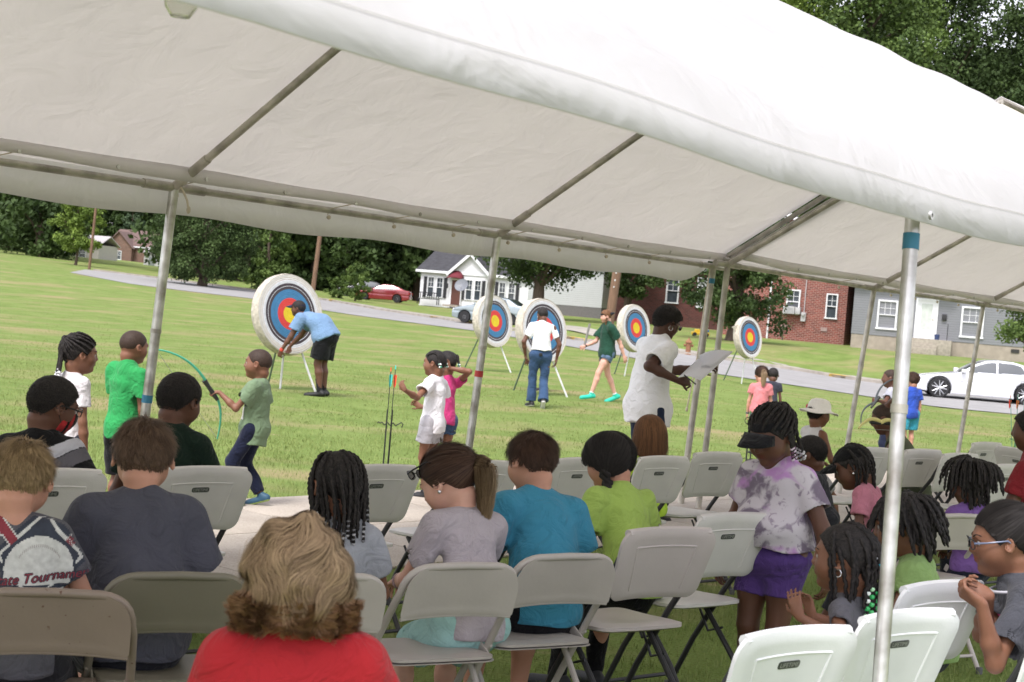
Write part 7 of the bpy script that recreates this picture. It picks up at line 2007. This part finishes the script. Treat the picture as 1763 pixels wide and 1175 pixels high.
person('girl with black twisted hair in a lime shirt behind the thick near tent pole', 1553, 905, 5.7, yaw=60, lean=14, head=(8, 14, 0), hh=.222, sk='brown', shirt=T('#90b264', loose=.014), pants=T('#2b2d35', len=1.8), hair='locs_down', res=.0062, build=.98)
def p28x(J, H, root):
    glasses(H, root, '#15161c', '#6a7590')
    b = MB(); n0 = J['N']; b.tube([n0+Vector((.09*math.cos(a), .01+.07*math.sin(a), -.02-.015*math.sin(a))) for a in [2*PI*k/18 for k in range(18)]], .005, 6, closed=True); b.build('collar_trim', mat('trim_pale', (.5, .5, .55), .8), root)
def pink_panel(J):
    V, F = J['sV'], J['sF']; C = V[F].mean(1); c0 = J['C']; m = (C[:, 1] > c0.y-.02) & (C[:, 0] < .02) & (C[:, 2] > J['Mid'].z-.02) & (C[:, 2] < J['Mid'].z+.10) & (C[:, 0] > -.15)
    f = F[m]
    if len(f):
        uq, inv = np.unique(f, return_inverse=True); vv = V[uq]; o = mobj('pink_panel', npmesh('pink_panel', vv+np.array([-.001, .0025, 0]), inv.reshape(f.shape)), cloth('panel_pink', '#c81f78'), J['shirt'])
def jacket():
    m = cloth('heather_grey', '#4a4c54', .30); return m
person('girl in glasses and a grey and pink top, arm on a white chair', 1726, 932, 5.0, yaw=72, lean=20, head=(10, 12, 0), hh=.222, sk='brown', shirt=dict(m=jacket(), loose=.018, sl=.70, fold=1.3), pants=T('#2c2e36', len=1.9), hair='tiedback', res=.0055, build=1.0, extra=lambda J, H, root: (p28x(J, H, root), pink_panel(J)),
       handL=dict(w=('px', 1690, 1040, 4.75), e=(-.3, .1, -1), d=(.1, .9, .45), n=(.3, -.9, 0), curl=1.0), handR=dict(w=('px', 1702, 1026, 4.87), e=(.6, .2, -1), d=(-.3, .9, .35), n=(-.4, -.8, .1), curl=1.0), seat=.44)
person('girl with a black cap and pink t-shirt bending her head beside the visor girl', 1467, 805, 8.3, yaw=62, lean=20, head=(10, 28, 0), hh=.222, sk='dark', shirt=T('#d27f96', loose=.014), pants=T('#2c2c36', len=1.6), hair='braids', res=.007, build=.95, extra=lambda J, H, root: (hat_cap(H, root, '#0e0e10'), earring(H, root, -1, .03)))
person('girl with black dreadlocks in a purple t-shirt seen from behind', 1668, 832, 8.0, yaw=20, lean=12, head=(-10, 8, 4), hh=.225, sk='dark', shirt=T('#7d55a3', loose=.018, sl=.6), pants=T('#1c2338', len=1.9), hair='locs', res=.0065, build=1.1)
person('child in a red shirt cut off by the right edge', 1773, 742, 8.6, yaw=60, lean=4, head=(0, 6, 0), hh=.215, sk='dark', shirt=T('#8c1420', loose=.014), pants=T('#262833', len=1.8), hair='crop', res=.008, build=1.0)
person('child with tied dark hair just behind the big girl in the visor', 1394, 783, 9.4, yaw=70, lean=14, head=(0, 12, 0), hh=.21, sk='dark', shirt=T('#33343c', loose=.012), pants=T('#22242c', len=1.6), hair='crop', res=.008)
def sunhat(J, H, root):
    m = mat('straw_white', (.88, .85, .80), .9, var=.06, vscale=90, bump=.2, bscale=120)
    b = MB(); V = []; F = []; n = 40
    prof = [(.0, .56), (.18, .55), (.32, .49), (.40, .36), (.42, .20), (.43, .14), (.52, .10), (.64, .05), (.74, .03)]
    for j, (r, z) in enumerate(prof):
        for k in range(n):
            a = 2*PI*k/n; w_ = (.04*math.sin(3*a+1)*(j-5)/3 if j > 5 else 0); V.append(H.w((r*math.cos(a)*.96, -.03+r*math.sin(a)*1.06, z+w_+.02)))
    for j in range(len(prof)-1):
        for k in range(n): F.append((j*n+k, j*n+(k+1) % n, (j+1)*n+(k+1) % n, (j+1)*n+k))
    b.add(V, F); o = b.build('sun_hat', m, root); o.modifiers.new('s', 'SOLIDIFY').thickness = .006
    b = MB(); c = H.w((.30, -.30, .22))
    c = H.w((-.28, -.34, .20))
    for sx in (.34,): pass
    for k in range(5):
        a = 2*PI*k/5; b.ball(c+Vector((math.cos(a)*.018, 0, math.sin(a)*.018)), .015, 6, sc=(1, .5, 1))
    b.build('hat_flower', mat('flower_red', (.5, .03, .08), .7), o)
person('small girl in a white straw sun hat with a red flower and a white top', 1409, 728, 12.4, yaw=-60, lean=4, head=(0, 4, 0), hh=.205, sk='brown', shirt=T('#f0eded', sl=.1, loose=.012), pants=T('#b8b4b8', len=.8), hair='crop', res=.0075, extra=sunhat, h=1.12)
person('girl in a coral pink t-shirt with tied light hair, seen from behind on the lawn', 1311, 648, 19.8, yaw=-5, pose='stand', lean=4, head=(5, 26, 0), hh=.205, sk='light', shirt=T('#e08084', loose=.022, sl=.55, hem=.04), pants=T('#9aa2b0', len=.9), hair='ponytail', hcol='gold2', res=.011, fine=False, extra=lambda J, H, root: band('bracelet', J, -1, .95, .022, mat('bracelet_dark', (.1, .1, .1), .5)))
person('dark haired child hidden behind the girl in the coral t-shirt', 1331, 647, 22.6, yaw=-10, pose='stand', lean=4, head=(0, 16, 0), hh=.205, sk='dark', shirt=T('#3a3c48', loose=.015), pants=T('#22242c', len=1.9), hair='crop', res=.012, fine=False)
# ---- standing children ---------------------------------------------------
person('girl with high tied braids and white t-shirt standing behind the masked boy', 139, 611, 9.1, yaw=-50, pose='stand', lean=2, head=(-12, 4, 0), hh=.215, sk='brown', shirt=T('#ece8ec', loose=.014, sl=.6, hem=.06), pants=T('#3c4150', len=1.9), hair='braids_back', res=.0065, build=.92)
person('small boy with a shaved head in a bright green t-shirt, standing', 231, 598, 9.9, yaw=-38, pose='stand', lean=1, head=(-10, 8, 0), hh=.205, sk='brown', shirt=T('#1fa352', loose=.022, sl=.66, hem=.05), pants=T('#101014', len=1.0, loose=.02), hair='buzz', res=.0065, build=.92, handL=dict(w=(-.13, .10, .56)), handR=dict(w=(.17, .06, .53)))
JB = person('small boy in an olive t-shirt and navy trousers holding out a bow', 444, 627, 11.35, yaw=80, pose='stand', lean=-2, head=(6, 2, 0), hh=.215, sk='brown', shirt=T('#77906c', loose=.026, sl=.62, hem=.10, fold=1.2), pants=T('#151d38', len=1.92, loose=.016), shoes=dict(c='#2a4f66', sole='#8fa85a'), hair='buzz', res=.0062, build=.92, hipz=.50,
            handR=dict(w=(.21, .02, .50), e=(.7, -.6, 0)), handL=dict(w=('px', 378, 676, 11.25), e=(-.2, -.4, -1), d=(.05, 1, 0), n=(0, .1, -1), curl=1.3), footL=dict(a=(-.06, .07, .06)), footR=dict(a=(.07, -.07, .085), t=(.1, 1, -.35)))
def tee_print(J):
    V, F = J['sV'], J['sF']; bv = BVHTree.FromPolygons([Vector(v) for v in V.tolist()], [tuple(f) for f in F.tolist()])
    def put(nm, pts, faces, col, off):
        b = MB(); ok = []
        for x, z in pts:
            h_ = bv.ray_cast(Vector((x-.03, 1, z)), Vector((0, -1, 0))); ok.append(h_[0]+Vector((0, off, 0)) if h_[0] is not None else None)
        fs = [f for f in faces if all(ok[i] is not None for i in f)]; b.add([p if p is not None else Vector((0, 0, 0)) for p in ok], fs); b.build(nm, mat('tee_'+nm, col, .8), J['shirt'])
    z0 = J['Mid'].z+.03
    n = 12
    def rect(x0, x1, a, c_): P = [(x0+(x1-x0)*i/n, a+(c_-a)*j/n) for i in range(n+1) for j in range(n+1)]; return P, [(i*(n+1)+j, (i+1)*(n+1)+j, (i+1)*(n+1)+j+1, i*(n+1)+j+1) for i in range(n) for j in range(n)]
    put('orange_block', *rect(-.02, .05, z0, z0+.10), (.55, .25, .05), .003); put('black_block', *rect(-.075, -.025, z0-.01, z0+.09), (.02, .02, .02), .003); put('white_block', *rect(-.06, .05, z0-.11, z0-.02), (.5, .5, .48), .003)
    Vt, Ft = text_mesh('NATION', .035); put('lettering', [(-v.x*.0+v.y*1.0-.05, v.x*.55+z0+.04) for v in Vt], Ft, (.5, .5, .48), .005)
tee_print(JB)
gp = at(363, 672, 11.22)
bow('green youth bow held out by the boy in the olive t-shirt', gp, at(269, 602, 11.0), at(374, 756, 11.35), (at(385, 700, 11.3)-at(372, 715, 11.3))*1.6, '#45a07f', .010)
def hn(J, H, root): pass
person('girl with braided bunches in a white t-shirt and pale shorts, hands raised, facing left', 748, 626, 12.7, yaw=62, pose='stand', lean=0, head=(14, 6, 0), hh=.205, sk='brown', shirt=T('#f4f2f6', loose=.018, sl=.55, hem=.06), pants=T('#b9b6bc', len=.55, loose=.02), shoes=dict(c='#17171a', sole='#d0a8b8'), hair='twopuff', res=.0068, build=.9,
       handL=dict(w=('px', 697, 672, 12.3), e=(-.3, -.1, -1), d=(-.1, .6, .8), n=(1, 0, 0), curl=.9), handR=dict(w=(.12, .20, .72), d=(-.2, .8, .5), curl=.8))
person('girl in a bright pink t-shirt and denim shorts, hand at her hair', 769, 626, 13.3, yaw=30, pose='stand', lean=0, head=(0, 4, 0), hh=.205, sk='brown', shirt=T('#d4267c', loose=.014, sl=.5, hem=.03), pants=T('#3c5678', len=.42, loose=.012), hair='twopuff', res=.0075, build=.9, handR=dict(w=('px', 773, 634, 13.2), e=(.9, 0, -.5), d=(-.2, .1, 1), n=(-1, 0, 0), curl=.8))
# ---- adults on the lawn ---------------------------------------------------
def p16x(J, H, root):
    hat_cap(H, root, '#1a2340', 'cap', True)
    band('wristband', J, -1, .93, .034, mat('band_red', (.5, .05, .03), .6), .02)
person('man in a navy cap and light blue t-shirt bending at the largest target', 513, 535, 23.9, yaw=72, pose='stand', lean=58, head=(10, 6, 0), hh=.235, sk='dark', shirt=T('#6f93b8', loose=.03, sl=.62, hem=.03), pants=T('#0f1013', len=.82, loose=.035), shoes=dict(c='#101010', sock='#0d0d0f', sockh=.11), hair='crop', res=.011, fine=True, lips=False, build=1.3, extra=p16x, h=1.76,
       handL=dict(w=('px', 484, 604, 23.7), e=(-.3, -.2, -.5), d=(.1, .3, -1), n=(1, 0, 0), curl=1.1), handR=dict(w=('px', 492, 606, 24.2), e=(.3, -.2, -.5), d=(.1, .3, -1), n=(-1, 0, 0), curl=1.1))
person('person mostly hidden behind the target the woman in jeans faces, in black shorts and socks', 905, 585, 30.6, yaw=80, pose='stand', lean=50, head=(0, 10, 0), hh=.225, sk='dark', shirt=T('#202228', loose=.02), pants=T('#17171b', len=.9, loose=.02), shoes=dict(c='#121212', sock='#101010', sockh=.10, sole='#c0c0c0'), hair='crop', res=.013, fine=False, h=1.62)
def p18x(J, H, root):
    earring(H, root, -1, .06, True); b = MB(); b.box((-.03, J['P'].y-.155, J['P'].z+.01), (.06, .03, .05), None, .01); b.build('key_fob', chairblk, root)
person('woman in a white t-shirt and flared blue jeans walking toward a target, seen from behind', 934, 543, 25.4, yaw=10, pose='stand', lean=2, head=(12, 18, 0), hh=.225, sk='dark', shirt=T('#ffffff', loose=.012, sl=.62, hem=-.045), pants=T('#35547a', len=1.97, loose=.010, flare=1.7), shoes=dict(c='#141416', sole='#d0d0d0'), hair='crop', res=.0105, fine=False, h=1.66, build=1.08, extra=p18x,
       footL=dict(a=(-.07, .12, .07)), footR=dict(a=(.07, -.16, .12), t=(.1, .8, -.7)), handL=dict(w=(-.24, .04, .82)), handR=dict(w=(.27, .02, .80)))
def p19x(J, H, root):
    hat_cap(H, root, '#121214', 'cap', True, back=True); band('watch', J, 1, .93, .03, chairblk)
    g_ = [[np.array([sx*.34, .05, -.1]), np.array([sx*.36, .14, -.4]), np.array([sx*.34, .20, -.8]), np.array([sx*.32, .24, -1.25])] for sx in (-1, 1)]; braid_tubes('braids', H, g_, .022, hmat('auburn'), root)
person('young woman in a dark green t-shirt and denim shorts with a backward cap, walking left', 1043, 546, 28.6, yaw=112, pose='stand', lean=3, head=(-8, 14, 0), hh=.225, sk='pale', shirt=T('#1c4a38', loose=.030, sl=.72, hem=.045), pants=T('#5d7896', len=.35, loose=.015), shoes=dict(c='#27b79c', sock='#d8d8d8', sockh=.02), hair='crop', hcol='auburn', res=.0105, fine=True, h=1.72, extra=p19x,
       footL=dict(a=(-.06, .30, .07)), footR=dict(a=(.06, -.28, .09), t=(0, 1, -.4)), handL=dict(w=(-.22, -.26, .84), e=(-.3, -1, 0)), handR=dict(w=(.16, .38, .98), e=(.4, -.8, -.6)))
def p20x(J, H, root):
    glasses(H, root, '#6a4438', '#7a5a50', clear=False); earring(H, root, 1, .05, True)
    band('watch', J, -1, .90, .030, chairblk)
J20 = person('tall woman with short black hair in a white t-shirt reading papers, wearing sunglasses', 1149, 557, 12.5, yaw=-62, pose='stand', lean=5, head=(-4, 22, 0), hh=.235, sk='deep', shirt=T('#ffffff', loose=.022, sl=.75, hem=.075, fold=1.1), pants=T('#22304c', len=2), shoes='#15151a', hair='afro', res=.0068, build=1.22, extra=p20x,
       handR=dict(w=('px', 1170, 657, 12.1), e=(.4, -.9, -.5), d=(-.1, 1, .1), n=(-.8, 0, -.5), curl=.9), handL=dict(w=('px', 1206, 634, 12.75), e=(-.4, -.6, -.8), d=(.2, 1, .25), n=(.8, 0, -.4), curl=.7))
pap, nt_, bb = newmat('paper_white'); bb.inputs['Base Color'].default_value = (.85, .85, .88, 1); bb.inputs['Roughness'].default_value = .8
tr_ = N(nt_, 'ShaderNodeBsdfTranslucent'); tr_.inputs['Color'].default_value = (.85, .85, .88, 1); ms_ = N(nt_, 'ShaderNodeMixShader'); ms_.inputs[0].default_value = .45
nt_.links.new(bb.outputs[0], ms_.inputs[1]); nt_.links.new(tr_.outputs[0], ms_.inputs[2]); nt_.links.new(ms_.outputs[0], nt_.nodes['Material Output'].inputs[0])
def sheet(label, P4, bend=.02):
    b = MB(); n = 8; V = []; F = []
    a, c, d, e = [Vector(p) for p in P4]
    nrm = (c-a).cross(e-a).normalized()
    for i in range(n+1):
        for j in range(n+1): u, v = i/n, j/n; V.append(a.lerp(c, u).lerp(e.lerp(d, u), v)+nrm*bend*math.sin(PI*u))
    for i in range(n):
        for j in range(n): k = i*(n+1)+j; F.append((k, k+1, k+n+2, k+n+1))
    b.add(V, F); o = b.build('paper', pap); tag(o, label, 'paper'); o.modifiers.new('s', 'SOLIDIFY').thickness = .0015; return o
sheet('white paper sheets tilted in the hands of the standing woman', [at(1168, 650, 12.0), at(1206, 656, 11.95), at(1262, 606, 12.5), at(1200, 620, 12.6)], .02)
sheet('folded back page fanned above the papers of the standing woman', [at(1202, 640, 12.2), at(1225, 632, 12.15), at(1262, 606, 12.5), at(1205, 612, 12.65)], .03)
b = MB(); b.tube([at(1178, 646, 11.97), at(1198, 662, 11.9)], .0055, 8); tag(b.build('pen', chairblk), 'black pen in the hand of the standing woman', 'pen')
# ---- far right lawn -------------------------------------------------------
J32 = person('boy in a white t-shirt holding a bow, facing left, on the lawn', 1532, 652, 18.8, yaw=70, pose='stand', lean=0, head=(10, 4, 0), hh=.215, sk='dark', shirt=T('#c2c4d2', loose=.018), pants=T('#2b3350', len=1.8), hair='buzz', res=.010, fine=False, handL=dict(w=('px', 1512, 690, 18.4), e=(-.2, -.2, -1), d=(0, 1, 0), n=(1, 0, 0), curl=1.2))
bow('dark bow with curved limb held by the boy in the white t-shirt', at(1507, 693, 18.35), at(1545, 652, 18.6), at(1483, 733, 18.3), (at(1478, 700, 18.3)-at(1496, 715, 18.3))*.9, '#3c4244', .012)
person('boy in a royal blue t-shirt and teal shorts with a dark cap, seen from behind', 1571, 655, 21.8, yaw=20, pose='stand', lean=0, head=(0, 4, 0), hh=.215, sk='light', shirt=T('#1c4fc0', loose=.020, hem=.06), pants=T('#1f9db8', len=.85, loose=.02), hair='short', hcol='dkbrown', res=.011, fine=False, extra=lambda J, H, root: hat_cap(H, root, '#22242e', 'cap', True))
person('child in a camouflage vest crouched by a chair with one arm raised', 1522, 722, 11.4, yaw=70, pose='sit', lean=26, head=(0, 20, 0), hh=.215, sk='dark', shirt=dict(m=mat('camouflage', (.07, .09, .045), .9, var2='#4a4c3a', vscale=22), sl=.2, loose=.014, name='vest'), pants=T('#3d4430', len=1.9), hair='buzz', res=.008, fine=False,
       handL=dict(w=('px', 1500, 774, 10.9), e=(-.2, -.2, -1), d=(0, .8, -.3), curl=.8), handR=dict(w=('px', 1540, 688, 11.3), e=(.3, .9, .2), d=(0, -.3, .9), curl=.7))
bow('bow with a pale yellow limb tip beside the crouching child', at(1517, 728, 11.2), at(1548, 742, 11.2), at(1478, 738, 11.1), Vector((0, 0, .09)), '#d8cf86', .014)
# small things in laps and on the grass
b = MB(); c = at(714, 990, 5.75)
for k in range(7): b.ball(c+Vector((.022*math.cos(k*2.2), .02*math.sin(k*1.3), .016*math.sin(k*2.9))), .017, 8)
tag(b.build('soft_toy', cloth('toy_red', '#c01828', .2)), 'small red soft toy beside the girl with the ponytail', 'toy')
